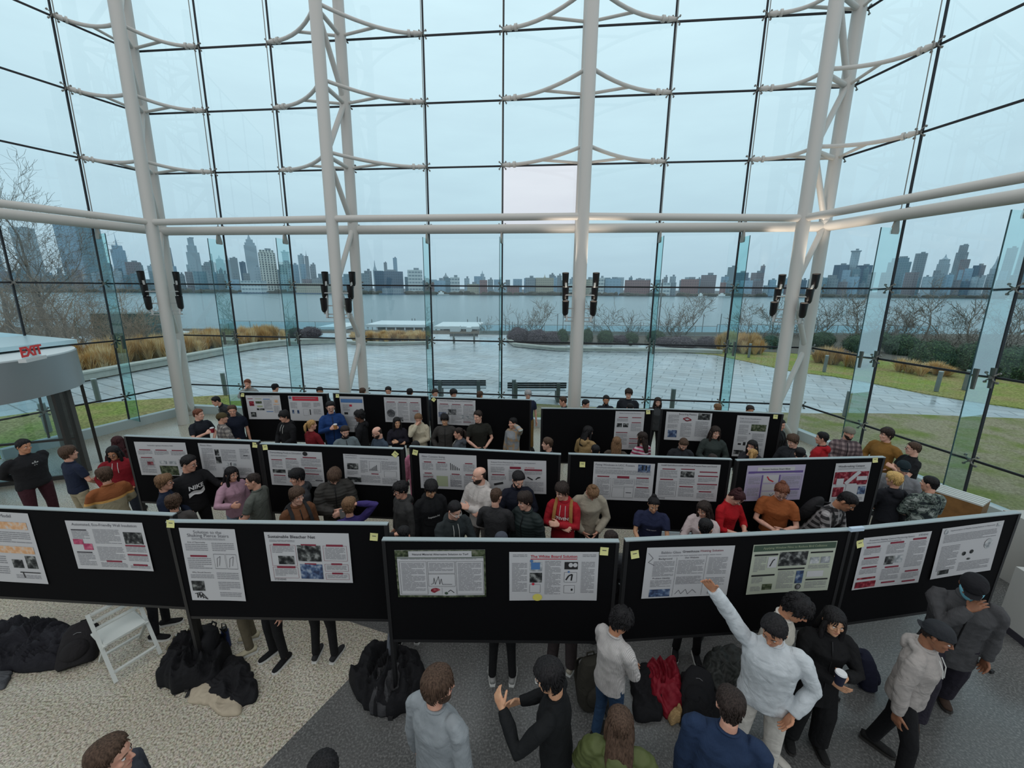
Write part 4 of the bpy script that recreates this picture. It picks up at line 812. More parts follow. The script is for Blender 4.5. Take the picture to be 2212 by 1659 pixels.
poster('F5', (1866, 1162), (2013, 1147), (1843, 1273), [('T', 'Preventive Heating Control Monitoring System', .42, .06, .66, INKT), ('T', 'STEVENS', .88, .05, .14, INKT), ('t', .06, .1, .5, .03, 1), ('h', .07, .17, .2, .035, 'm'), ('t', .05, .22, .24, .12, 5), ('h', .07, .38, .22, .03, 'm'), ('t', .05, .43, .24, .1, 4), ('h', .07, .56, .22, .03, 'm'), ('t', .05, .61, .25, .1, 4), ('h', .04, .77, .27, .035, 'r'), ('p', .03, .85, .3, .12, 'r'), ('h', .41, .13, .2, .035, 'm'), ('t', .38, .18, .26, .18, 7), ('p', .39, .4, .13, .16, 'd'), ('p', .53, .4, .12, .14, 'l'), ('h', .42, .6, .2, .03, 'm'), ('t', .38, .65, .27, .22, 8), ('h', .42, .9, .2, .03, 'm'), ('h', .74, .1, .2, .035, 'm'), ('t', .7, .16, .26, .5, 18), ('h', .74, .72, .2, .03, 'm'), ('h', .73, .92, .2, .03, 'm'), ('t', .7, .77, .26, .12, 5)], 'pinkish white poster full of small maroon bars, bottom left corner red', seed=9)
poster('F5', (2036, 1142), (2170, 1122), (2017, 1249), [('e', .07, .07, .03, .05, 'l'), ('T', 'Implementation of Flexible Seating Systems in Classrooms', .5, .06, .72, INKT), ('p', .89, .03, .07, .07, 'l'), ('t', .06, .14, .86, .16, 6), ('t', .06, .36, .3, .5, 17), ('e', .83, .42, .07, .1, 'l'), ('e', .46, .56, .03, .04, 'd'), ('e', .58, .54, .03, .04, 'd'), ('e', .56, .68, .03, .02, 'd'), ('t', .42, .74, .5, .18, 7), ('p', .1, .84, .18, .09, 'd')], 'pale sparse poster on the last front board, few small dark spots', seed=10)
poster('M1', (289, 954), (400, 956), (305, 1025), [('T', 'Sustainable Lighting in Residence Halls', .5, .1, .5, INKT)]+cols3(rows=((.22, .4), (.45, .95)), skip=((1, 1), (2, 1)))+[('p', .17, .58, .12, .12, 'r'), ('p', .42, .55, .14, .1, 'l'), ('p', .6, .55, .14, .1, 'l'), ('p', .4, .7, .36, .28, 'g'), ('t', .8, .5, .16, .3, 10)], 'poster with a grey-green stairwell photo on the leftmost middle board', seed=11)
poster('M1', (427, 957), (540, 960), (443, 1029), [('T', 'Motion Wave', .15, .06, .22, INKT, 'CENTER'), ('t', .05, .14, .22, .7, 20), ('p', .3, .17, .08, .18, 'd'), ('p', .3, .38, .1, .2, 'd'), ('t', .42, .17, .28, .35, 12), ('e', .5, .6, .035, .05, 'l'), ('T', 'f', .57, .6, .03, INKD, 'CENTER', .03), ('e', .64, .6, .035, .05, 'l'), ('t', .78, .14, .18, .3, 9), ('h', .84, .32, .08, .02, 'i'), ('t', .4, .7, .55, .22, 7)], 'poster with two small portrait photos behind the man in the black sweatshirt', seed=12)
poster('M2', (578, 972), (695, 977), (590, 1046), [('T', 'Demystifying Pools in Education', .33, .06, .58, INKT), ('e', .69, .06, .045, .06, 'k'), ('t', .05, .13, .3, .04, 2), ('h', .05, .25, .2, .025, 'm'), ('t', .05, .3, .2, .2, 7), ('p', .05, .54, .24, .1, 'd'), ('h', .06, .7, .22, .025, 'm'), ('t', .05, .75, .24, .2, 7), ('h', .32, .21, .2, .025, 'm'), ('t', .31, .27, .24, .25, 9), ('p', .33, .54, .2, .16, 'd'), ('h', .64, .15, .25, .03, 'm'), ('t', .6, .2, .36, .22, 8), ('h', .65, .45, .24, .025, 'm'), ('t', .6, .5, .36, .08, 3), ('h', .66, .62, .25, .025, 'm'), ('t', .6, .67, .36, .2, 6), ('h', .83, .8, .14, .025, 'i')], 'poster with a black round badge next to its title', seed=13)
poster('M2', (741, 980), (862, 986), (750, 1044), [('T', 'Transit Frequency', .14, .04, .22, INKD), ('t', .04, .1, .2, .04, 2), ('t', .3, .1, .5, .04, 1), ('p', .06, .3, .2, .2, 'd'), ('t', .05, .55, .2, .14, 5), ('p', .05, .76, .25, .16, 'd'), ('t', .3, .18, .13, .42, 15), ('l', [(.46, .5), (.62, .5)], 'i', 1)]+[('h', .46+.025*i, .5-.03*(i+1), .012, .03*(i+1), 'i') for i in range(6)]+[('o', .46, .2, .2, .35, 'i'), ('h', .49, .6, .13, .03, 'm'), ('t', .3, .68, .35, .24, 9), ('t', .68, .18, .28, .3, 10), ('o', .72, .5, .22, .2, 'i'), ('t', .68, .74, .28, .2, 7)], 'poster with a rising bar chart behind the quilted jacket', seed=14)
poster('M3', (905, 979), (1029, 984), (909, 1053), [('T', 'Fiber Content Sizing', .25, .08, .4, INKT), ('t', .06, .14, .4, .03, 1)]+cols3(xs=((.05, .19), (.29, .2), (.53, .2), (.77, .19)), rows=((.22, .48), (.54, .95)), skip=((1, 1), (2, 0)))+[('p', .29, .62, .2, .3, 's'), ('t', .53, .72, .2, .2, 7)]+[('h', .54+.03*i, .24+.028*i, .012, .2-.028*i, 'k') for i in range(6)]+[('h', .06, .64, .17, .028, 'm')], 'poster with a falling bar chart and a pale green map', seed=15)
poster('M3', (1053, 992), (1180, 995), (1058, 1062), [('T', 'Release From Maintenance, Damaged Iron Equipment', .44, .08, .76, INKT), ('t', .05, .14, .4, .03, 1), ('t', .05, .22, .24, .18, 6), ('h', .07, .44, .22, .03, 'm'), ('t', .05, .5, .26, .14, 5), ('l', [(.1, .76), (.26, .7)], 'k', 9), ('h', .38, .2, .19, .07, 'm'), ('t', .36, .3, .24, .35, 12), ('T', 'Life Analysis', .72, .22, .16, RED), ('h', .63, .26, .3, .05, 'm'), ('t', .63, .33, .3, .1, 4), ('l', [(.68, .5), (.77, .58)], 'k', 5), ('l', [(.82, .57), (.86, .5), (.9, .5), (.84, .53)], 'k', 4), ('t', .63, .64, .32, .3, 9)], 'poster showing small dark metal parts behind the bearded man in navy', seed=16)
poster('M4', (1283, 997), (1415, 1002), (1279, 1077), [('T', 'Fixing Windows in UCC Towers', .35, .07, .64, INKT, 'CENTER', .006), ('t', .03, .13, .46, .05, 2), ('t', .03, .2, .92, .12, 4), ('p', .73, .03, .2, .2, 'b'), ('p', .79, .05, .025, .13, 'k', .003), ('p', .85, .05, .025, .13, 'k', .003), ('h', .07, .36, .2, .03, 'm'), ('o', .04, .42, .26, .5, 'i'), ('t', .06, .45, .22, .44, 14), ('h', .4, .35, .2, .06, 'm'), ('o', .33, .42, .36, .2, 'i'), ('t', .35, .45, .32, .14, 5), ('o', .33, .66, .2, .26, 'i'), ('p', .53, .64, .15, .28, 'w'), ('o', .53, .64, .15, .28, 'i'), ('h', .54, .78, .13, .02, 'i'), ('h', .72, .37, .2, .03, 'm'), ('t', .71, .42, .22, .16, 6), ('h', .73, .62, .2, .03, 'm'), ('t', .71, .67, .24, .25, 9)], 'window fixing poster with a photo of two towers in its corner', seed=17)
poster('M4', (1421, 1000), (1557, 1004), (1414, 1078), [('T', 'Install Hydrofluoroolefin (HFO) to Prevent Pests and Sound', .5, .05, .88, INKD, 'CENTER', .004), ('h', .08, .14, .21, .025, 'm'), ('t', .05, .19, .28, .2, 7), ('h', .06, .42, .21, .03, 'm'), ('o', .05, .48, .28, .42, 'i'), ('t', .06, .5, .25, .38, 13), ('T', 'STEVENS', .1, .95, .13, INKD), ('h', .38, .13, .22, .025, 'm'), ('p', .38, .2, .22, .16, 'd'), ('t', .37, .4, .25, .16, 6), ('h', .38, .6, .22, .03, 'm'), ('t', .37, .66, .25, .24, 8), ('h', .68, .19, .28, .03, 'm'), ('h', .66, .3, .32, .03, 'm'), ('t', .67, .36, .28, .12, 5), ('h', .66, .52, .32, .03, 'm'), ('t', .67, .57, .28, .12, 5), ('h', .7, .72, .2, .03, 'm'), ('t', .67, .78, .28, .15, 6)], 'poster with long maroon bars on its right and a speckled double photo', seed=18)
poster('M5', (1615, 1006), (1741, 1003), (1602, 1082), [('h', .03, .16, .94, .06, 'V'), ('h', .18, .05, .64, .12, 'w'), ('T', 'Stevens Institute Smart Bikes', .5, .11, .48, INKD, 'CENTER', .01), ('h', .14, .19, .7, .05, 'w'), ('o', .03, .3, .24, .26, 'V'), ('t', .05, .33, .2, .2, 7), ('o', .03, .6, .24, .3, 'V'), ('t', .05, .63, .2, .24, 8), ('p', .3, .27, .26, .22, 'w'), ('l', [(.36, .31), (.4, .4), (.48, .46)], 'R', 5), ('p', .3, .53, .26, .18, 'w'), ('p', .3, .74, .26, .18, 'w'), ('l', [(.44, .8), (.47, .86), (.51, .79)], 'k', 1.5), ('o', .6, .28, .36, .38, 'V'), ('t', .62, .32, .32, .3, 11), ('h', .27, .27, .02, .65, 'V'), ('h', .57, .27, .02, .65, 'V'), ('h', .58, .68, .38, .03, 'V'), ('t', .62, .74, .32, .16, 6), ('h', .28, .94, .3, .03, 'V')], 'lilac poster with purple bands on the right middle board', PAPP, seed=19)
poster('M5', (1806, 1001), (1883, 998), (1785, 1086), [('T', 'Windbreaking Campus', .45, .08, .74, INKD, 'CENTER', .004), ('t', .08, .13, .8, .03, 2), ('h', .02, .22, .96, .3, 'r'), ('l', [(.72, .22), (.36, .52)], 'w', 16), ('p', .1, .38, .2, .18, 'w', .003), ('p', .66, .34, .3, .1, 'w', .003), ('p', .7, .45, .26, .1, 'r', .004), ('p', .04, .6, .3, .24, 'r'), ('p', .4, .54, .34, .26, 'w', .003), ('t', .42, .57, .3, .2, 7), ('p', .76, .6, .22, .2, 'b'), ('t', .06, .88, .88, .08, 3)], 'red and white poster with a diagonal white stripe', seed=20)
poster('B1', (530, 854), (604, 854), (536, 905), [('t', .2, .04, .6, .04, 1), ('h', .05, .13, .15, .025, 'm'), ('p', .08, .24, .14, .2, 'r'), ('h', .27, .13, .18, .025, 's'), ('p', .27, .24, .18, .1, 'g'), ('h', .3, .42, .16, .07, 's'), ('p', .28, .54, .22, .08, 'd'), ('p', .08, .7, .16, .2, 'd'), ('h', .5, .14, .2, .03, 'B'), ('t', .5, .2, .24, .4, 13), ('h', .55, .66, .2, .03, 'B'), ('p', .82, .18, .1, .12, 'o'), ('h', .78, .36, .17, .03, 'o'), ('t', .78, .44, .17, .3, 9)], 'colourful poster with small pictures on the leftmost rear board', seed=21)
poster('B1', (622, 855), (696, 856), (627, 908), [('h', .12, .02, .76, .17, 'R'), ('t', .2, .07, .6, .06, 2), ('p', .02, .02, .07, .1, 'b'), ('t', .04, .26, .2, .25, 8), ('t', .38, .26, .26, .2, 6), ('t', .72, .26, .2, .18, 5), ('p', .07, .56, .06, .15, 'b'), ('p', .22, .56, .06, .15, 'b'), ('o', .4, .52, .15, .26, 'i'), ('p', .59, .53, .03, .22, 'k'), ('t', .7, .52, .22, .22, 7)], 'poster with a red header band on the leftmost rear board', seed=22)
poster('B2', (733, 856), (784, 857), (738, 932), [('h', .04, .07, .92, .1, 'B'), ('h', .2, .09, .6, .05, 'w'), ('o', .05, .05, .88, .86, 'i'), ('t', .1, .22, .3, .2, 8), ('p', .38, .22, .12, .06, 'R'), ('p', .14, .44, .16, .06, 'k'), ('p', .6, .44, .14, .09, 'k'), ('t', .1, .56, .75, .28, 12)], 'tall poster with a blue border band on the second rear board', seed=23)
poster('B2', (829, 858), (909, 860), (833, 911), [('t', .05, .04, .6, .05, 2)]+cols3(rows=((.17, .95),))+[('h', .76, .5, .16, .03, 'm'), ('e', .17, .64, .11, .16, 'i'), ('e', .17, .64, .1, .145, 'l'), ('l', [(.1, .74), (.25, .54)], 'i', 2), ('p', .32, .78, .17, .18, 'd')], 'poster with a crossed circle drawing on the second rear board', seed=24)
poster('B3', (944, 862), (1027, 865), (946, 916), [('T', 'Pneumatic Reliability: Systems & Implementation', .5, .05, .86, INKD)]+cols3(rows=((.17, .95),))+[('p', .03, .5, .2, .2, 'b'), ('p', .28, .38, .22, .22, 'd'), ('e', .66, .66, .05, .08, 'l'), ('e', .8, .66, .05, .08, 'l'), ('e', .92, .66, .04, .08, 'l'), ('h', .68, .85, .2, .03, 'm')], 'poster with a dark engine photo on the half-empty rear board', seed=25)
poster('B4', (1330, 888), (1393, 889), (1328, 970), [('T', 'Noise Control in the Dormitory', .5, .05, .72, INKT), ('h', .12, .15, .32, .02, 'm'), ('h', .58, .15, .32, .02, 'm'), ('t', .07, .19, .38, .08, 4), ('h', .58, .28, .32, .02, 'm'), ('p', .07, .31, .18, .1, 'd'), ('p', .29, .31, .18, .1, 'd'), ('t', .56, .32, .36, .2, 9), ('h', .06, .54, .4, .02, 'm'), ('t', .06, .58, .4, .3, 13), ('h', .54, .7, .32, .02, 'm'), ('h', .54, .82, .32, .02, 'm'), ('t', .54, .86, .36, .1, 5), ('t', .54, .74, .36, .06, 3)], 'tall narrow poster on the mostly empty rear board', seed=26)
poster('B5', (1440, 889), (1539, 893), (1436, 949), [('T', 'Recycling Plastics', .47, .07, .38, INKD), ('t', .05, .1, .24, .3, 11), ('l', [(.38, .22), (.47, .18), (.56, .26), (.46, .3), (.38, .22)], 'r', 6), ('t', .34, .38, .24, .5, 17), ('p', .7, .02, .26, .22, 'd'), ('t', .66, .3, .28, .55, 18), ('p', .07, .64, .2, .26, 'b'), ('t', .05, .44, .22, .15, 6)], 'poster with a bright blue square photo on the right rear board', seed=27)
poster('B5', (1593, 897), (1663, 900), (1585, 985), [('T', 'Tidal Zone Desalination', .42, .07, .66, INKT), ('t', .1, .12, .6, .06, 3), ('p', .48, .2, .46, .16, 'g'), ('t', .1, .22, .3, .24, 11), ('T', '>', .46, .43, .05, INKD, 'CENTER', .03), ('t', .1, .5, .3, .14, 6), ('p', .14, .67, .1, .04, 'k'), ('p', .3, .64, .08, .08, 'k'), ('t', .55, .42, .36, .3, 13), ('p', .04, .84, .3, .1, 'd'), ('t', .5, .78, .4, .18, 8)], 'tall poster with a dark landscape photo on the right rear board', seed=28)
# sticky notes
NOTE = M('sticky_note', (206, 204, 138), .7)
for bk, x, y, a, lab in [('F2', 355+14, 1131, 3, 'at the top left of the stairs poster board'), ('F2', 808, 1159, 5, 'right of the bleacher net poster'), ('F3', 1305, 1190, 4, 'right of the white board solution poster'), ('F4', 1371, 1197, -8, 'left of the greenhouse poster'), ('F5', 1854+3, 1174, -10, 'left of the maroon-barred poster'),
                      ('M1', 551, 961, 2, 'at the right end of the leftmost middle board'), ('M2', 573, 966, -8, 'left of the badge poster'), ('M2', 854, 981, 42, 'turned diagonal on the quilted-jacket board'), ('M3', 897, 977, 12, 'above the falling bar chart poster'), ('M4', 1258, 1003, 0, 'alone on the wide blank board part'), ('M5', 1890, 993, -4, 'above the red and white poster'),
                      ('B1', 524, 853, 0, 'on the leftmost rear board corner'), ('B2', 729, 855, 0, 'on the second rear board corner'), ('B3', 937, 863, 38, 'turned diagonal on the half-empty rear board'), ('B4', 1400, 890, -4, 'right of the tall narrow rear poster'), ('B5', 1675, 900, 2, 'at the right end of the rear row')]:
    A, d, n, W, _ = BD[bk]; P0 = A+n*.026; c = ray(x, y); q = CAM+c*((P0-CAM).dot(n)/c.dot(n)); s = .085
    m = MB(); N1 = 4
    for i in range(N1): m.quad((-s/2, -.001-.012*(i/N1)**2, s/2-s*i/N1), (-s/2, -.001-.012*((i+1)/N1)**2, s/2-s*(i+1)/N1), (s/2, -.001-.012*((i+1)/N1)**2, s/2-s*(i+1)/N1), (s/2, -.001-.012*(i/N1)**2, s/2-s*i/N1))
    o = m.build('sticky_note', NOTE, label='yellow sticky note '+lab, cat='sticky note', group='yellow sticky notes on the boards'); o.location = q; o.rotation_euler = (0, R(a), math.atan2(d.y, d.x))
    m = MB(); m.quad((-.02, -.0035, .012), (-.02, -.0045, .004), (.022, -.0045, .004), (.022, -.0035, .012)); m.build('pen_mark', INKD, o, smooth=False)
# ============================================================ PEOPLE
HP = [(-.120, .018, .072, .030), (-.112, .034, .088, -.005), (-.092, .048, .093, -.045), (-.062, .060, .090, -.070), (-.032, .066, .087, -.084), (0, .071, .085, -.094), (.030, .075, .091, -.100), (.060, .076, .086, -.100), (.085, .068, .070, -.090), (.104, .049, .047, -.064), (.116, .022, .020, -.032)]
def hprof(z):
    z = max(-.12, min(.116, z))
    for a, b in zip(HP, HP[1:]):
        if a[0] <= z <= b[0]:
            t_ = (z-a[0])/(b[0]-a[0]); return [a[i]+(b[i]-a[i])*t_ for i in (1, 2, 3)]
    return HP[-1][1:]
def head_pt(az, z, inf=0.0):   # az 0 = front (+Y), positive towards +X
    wx, yf, yb = hprof(z); cy_ = (yf+yb)/2; ry = (yf-yb)/2
    s_, c_ = math.sin(az), math.cos(az)
    return V((s_*(wx+inf), cy_+c_*(ry+inf), z))
def add_head(m, X, q, fem=False):
    n = 24 if q > 1 else 16
    rings = [[X @ head_pt(2*PI*k/n, z[0]) for k in range(n)][::-1] for z in HP]
    m.loft(rings)
    P = lambda *a: X @ V(a)
    m.tube([P(0, .082, .024), P(0, .096, .002), P(0, .110, -.022), P(0, .092, -.036)], [.007, .009, .0135, .009], 8)
    for s in (-1, 1):
        m.ball(P(s*.009, .099, -.028), .0085, 8, 6)
        m.tube([P(s*.070, -.004, .022), P(s*.082, -.012, .012), P(s*.080, -.012, -.018), P(s*.070, -.002, -.034)], [.006, .011, .010, .006], 8)
        m.ball(P(s*.040, .066, -.022), .021, 8, 6)
    m.tube([P(-.024, .083, -.058), P(0, .092, -.055), P(.024, .083, -.058)], [.003, .0062, .003], 8); m.tube([P(-.020, .083, -.066), P(0, .091, -.067), P(.020, .083, -.066)], [.003, .0068, .003], 8)
    m.tube([P(-.050, .072, .030), P(0, .088, .029), P(.050, .072, .030)], [.006, .008, .006], 8); m.ball(P(0, .080, -.100), .016, 8, 6)
def ik(S, T, a, b, pole):
    d = T-S; L_ = d.length
    if L_ > (a+b)*.995: T = S+d*((a+b)*.995/L_); d = T-S; L_ = d.length
    u = d.normalized(); x = (a*a-b*b+L_*L_)/(2*L_); h = math.sqrt(max(0, a*a-x*x)); p = (pole-u*pole.dot(u)); p = p.normalized() if p.length > 1e-4 else u.orthogonal()
    return S+u*x+p*h, T
def add_hand(m, wr, d, pn, side, curl=.5, s=1.0):
    d = d.normalized(); pn = (pn-d*pn.dot(d)).normalized(); x = d.cross(pn)*side     # x towards the thumb side
    m.loft([[wr+d*(a*s)+x*(u*w_*s)+pn*(v*t_*s) for u, v in ((-1, -.6), (-.6, -1), (.6, -1), (1, -.6), (1, .6), (.6, 1), (-.6, 1), (-1, .6))] for a, w_, t_ in ((-.01, .024, .017), (.02, .034, .016), (.06, .042, .014), (.088, .040, .011))])
    for i, (off, ln) in enumerate(((-.033, .058), (-.011, .074), (.011, .080), (.033, .070))):
        p = wr+d*.082*s+x*off*s; pts = [p]; dd = d+x*off*2.2; c = curl*(1.0-.12*i)
        for q in range(3):
            a = c*(.55+.35*q); dd = (dd*math.cos(a)+pn*math.sin(a)).normalized(); p = p+dd*(ln*s*(.42, .33, .25)[q]); pts.append(p)
        m.tube(pts, [.0098*s, .0092*s, .0085*s, .007*s], 7)
    b = wr+d*.02*s+x*.03*s; td = (d*.75+x*.85+pn*.25).normalized(); p1 = b+td*.04*s; td2 = (d*.95+x*.25+pn*(.3+.5*curl)).normalized(); m.tube([b, p1, p1+td2*.034*s, p1+td2*.034*s+(td2+pn*.3*curl).normalized()*.022*s], [.015*s, .0115*s, .0105*s, .008*s], 8)
POSE = {'down': ((.25, .03, .80), (.5, -1, 0)), 'pocket': ((.19, .10, .93), (1, -.6, 0)), 'hip': ((.17, .06, 1.0), (1, -.3, 0)), 'back': ((.05, -.17, 1.0), (1, -.4, 0)), 'cross': ((-.005, .205, 1.16), (1, -.1, -.8)), 'crossb': ((-.03, .235, 1.21), (1, -.1, -.8)), 'phone': ((.045, .29, 1.14), (.8, -.2, -.8)), 'cup': ((.07, .28, 1.24), (.7, -.2, -1)), 'face': ((.035, .155, 1.50), (.7, .4, -1)), 'ear': ((.09, .05, 1.60), (1, .3, -.6)), 'hair': ((.11, -.02, 1.67), (1, -.1, -.2)), 'table': ((.14, .36, 1.02), (.8, -.4, -.3)), 'front': ((.10, .22, 1.0), (.9, -.4, -.4)), 'gest': ((.20, .36, 1.22), (.8, -.2, -.8)), 'point': ((.42, .42, 1.32), (.4, -.2, -1)), 'chin': ((.02, .17, 1.46), (.6, .3, -1)), 'belly': ((-.02, .2, 1.08), (.9, -.2, -.4))}
def cloth(col, pat='plain', col2=None, sc_=1.0):
    key = 'cloth_%s_%s_%s_%s' % (col, pat, col2, sc_)
    if key in MATS: return MATS[key]
    k = NT('%s_cloth' % pat); c = srgb(col); c2 = srgb(col2) if col2 else tuple(v*.6 for v in c[:3])+(1,); b = k.bsdf(c, .85, spec=.25); co = k.coord(); sp_ = k.n('ShaderNodeSeparateXYZ'); k.l(co, sp_.inputs[0])
    nz_ = k.n('ShaderNodeTexNoise', Scale=14, Detail=4); k.l(co, nz_.inputs[0])
    base = k.mix(k.ramp(nz_.outputs[0], [(.3, (0, 0, 0, 1)), (.7, (1, 1, 1, 1))]), tuple(v*.86 for v in c[:3])+(1,), c)
    hgt = None
    if pat in ('plaid', 'buffalo'):
        f = .5; f1 = k.math('LESS_THAN', k.math('FRACT', k.math('MULTIPLY', sp_.outputs[0], 11*sc_)), f); f2 = k.math('LESS_THAN', k.math('FRACT', k.math('MULTIPLY', sp_.outputs[2], 11*sc_)), f); f3 = k.math('LESS_THAN', k.math('FRACT', k.math('MULTIPLY', sp_.outputs[0], 22*sc_)), .1)
        base = k.mix(k.math('MULTIPLY', f1, .55), base, c2); base = k.mix(k.math('MULTIPLY', f2, .55), base, c2); base = k.mix(k.math('MULTIPLY', f3, .4), base, (.02, .02, .03, 1))
    elif pat == 'stripe':
        f = k.math('LESS_THAN', k.math('FRACT', k.math('ADD', k.math('MULTIPLY', sp_.outputs[2], 14*sc_), k.math('MULTIPLY', sp_.outputs[0], 3))), .5); base = k.mix(f, base, c2)
    elif pat == 'bands':      # shoulders one colour, body another
        base = k.ramp(sp_.outputs[2], [(.0, c2), (1.10, c2)]); f = k.math('GREATER_THAN', sp_.outputs[2], 1.24); f2 = k.math('GREATER_THAN', sp_.outputs[2], 1.2); base = k.mix(f2, c2, srgb((214, 164, 96))); base = k.mix(f, base, c)
    elif pat == 'camo':
        n2_ = k.n('ShaderNodeTexNoise', Scale=11*sc_, Detail=2); k.l(co, n2_.inputs[0]); base = k.ramp(n2_.outputs[0], [(.42, c), (.5, c2), (.56, c), (.62, srgb((150, 158, 152)))])
    elif pat == 'dots':
        v_ = k.n('ShaderNodeTexVoronoi', Scale=9*sc_); k.l(co, v_.inputs[0]); base = k.mix(k.math('LESS_THAN', v_.outputs['Distance'], .16), base, c2)
    k.l(base, b.inputs['Base Color'])
    w_ = k.n('ShaderNodeTexNoise', Scale=7, Detail=4, Distortion=.8); k.l(co, w_.inputs[0]); hgt = w_.outputs[0]; st, ds = .55, .05
    if pat == 'puffer':
        wv = k.n('ShaderNodeTexWave', Scale=6.5, Distortion=1.0, bands_direction='Z'); k.l(co, wv.inputs[0]); hgt = k.math('ADD', k.math('MULTIPLY', wv.outputs['Fac'], .8), hgt); st, ds = .25, .02; b.inputs['Roughness'].default_value = .6
    elif pat in ('knit', 'rib'):
        wv = k.n('ShaderNodeTexWave', Scale=30 if pat == 'rib' else 60, Distortion=1.5, bands_direction='X'); k.l(co, wv.inputs[0]); hgt = k.math('ADD', k.math('MULTIPLY', wv.outputs['Fac'], .22 if pat == 'rib' else .04), hgt)
    bp = k.n('ShaderNodeBump', Strength=st, Distance=ds); k.l(hgt, bp.inputs['Height']); k.l(bp.outputs[0], b.inputs['Normal'])
    MATS[key] = k.m; return k.m
def hairmat(col):
    key = 'hair_%s' % (col,)
    if key in MATS: return MATS[key]
    k = NT('hair'); c = srgb(col); b = k.bsdf(c, .62, spec=.18); co = k.coord(scale=(60, 60, 9)); n = k.n('ShaderNodeTexNoise', Scale=1.6, Detail=4); k.l(co, n.inputs[0])
    k.l(k.ramp(n.outputs[0], [(.3, tuple(v*.45 for v in c[:3])+(1,)), (.7, tuple(min(1, v*1.5+.01) for v in c[:3])+(1,))]), b.inputs['Base Color'])
    bp = k.n('ShaderNodeBump', Strength=.7, Distance=.012); k.l(n.outputs[0], bp.inputs['Height']); k.l(bp.outputs[0], b.inputs['Normal']); MATS[key] = k.m; return k.m
def skinmat(col):
    key = 'skin_%s' % (col,)
    if key in MATS: return MATS[key]
    k = NT('skin'); c = srgb(col); b = k.bsdf(c, .5, spec=.35); n = k.n('ShaderNodeTexNoise', Scale=22, Detail=3); k.l(k.coord(), n.inputs[0])
    k.l(k.ramp(n.outputs[0], [(.35, (c[0]*.9, c[1]*.8, c[2]*.78, 1)), (.65, c)]), b.inputs['Base Color']); MATS[key] = k.m; return k.m
SK = {'f': (206, 158, 136), 'p': (214, 170, 150), 't': (184, 134, 104), 'b': (140, 98, 74), 'd': (96, 66, 52), 'a': (200, 156, 124)}
HC = {'k': (22, 20, 22), 'd': (42, 32, 28), 'b': (70, 52, 40), 'l': (112, 84, 60), 'n': (168, 132, 84), 'y': (196, 160, 100), 'g': (150, 150, 150), 'r': (104, 62, 44), 'm': (52, 20, 24)}
WHT = M('eye_white', (214, 210, 206), .3); IRIS = M('eye_dark', (30, 22, 18), .2); LIPM = M('lips', (160, 92, 88), .5); MASK = M('face_mask', (112, 178, 196), .7); SOLE = M('shoe_sole', (200, 200, 196), .6)
def smooth(a, b, x):
    t_ = max(0, min(1, (x-a)/(b-a))); return t_*t_*(3-2*t_)
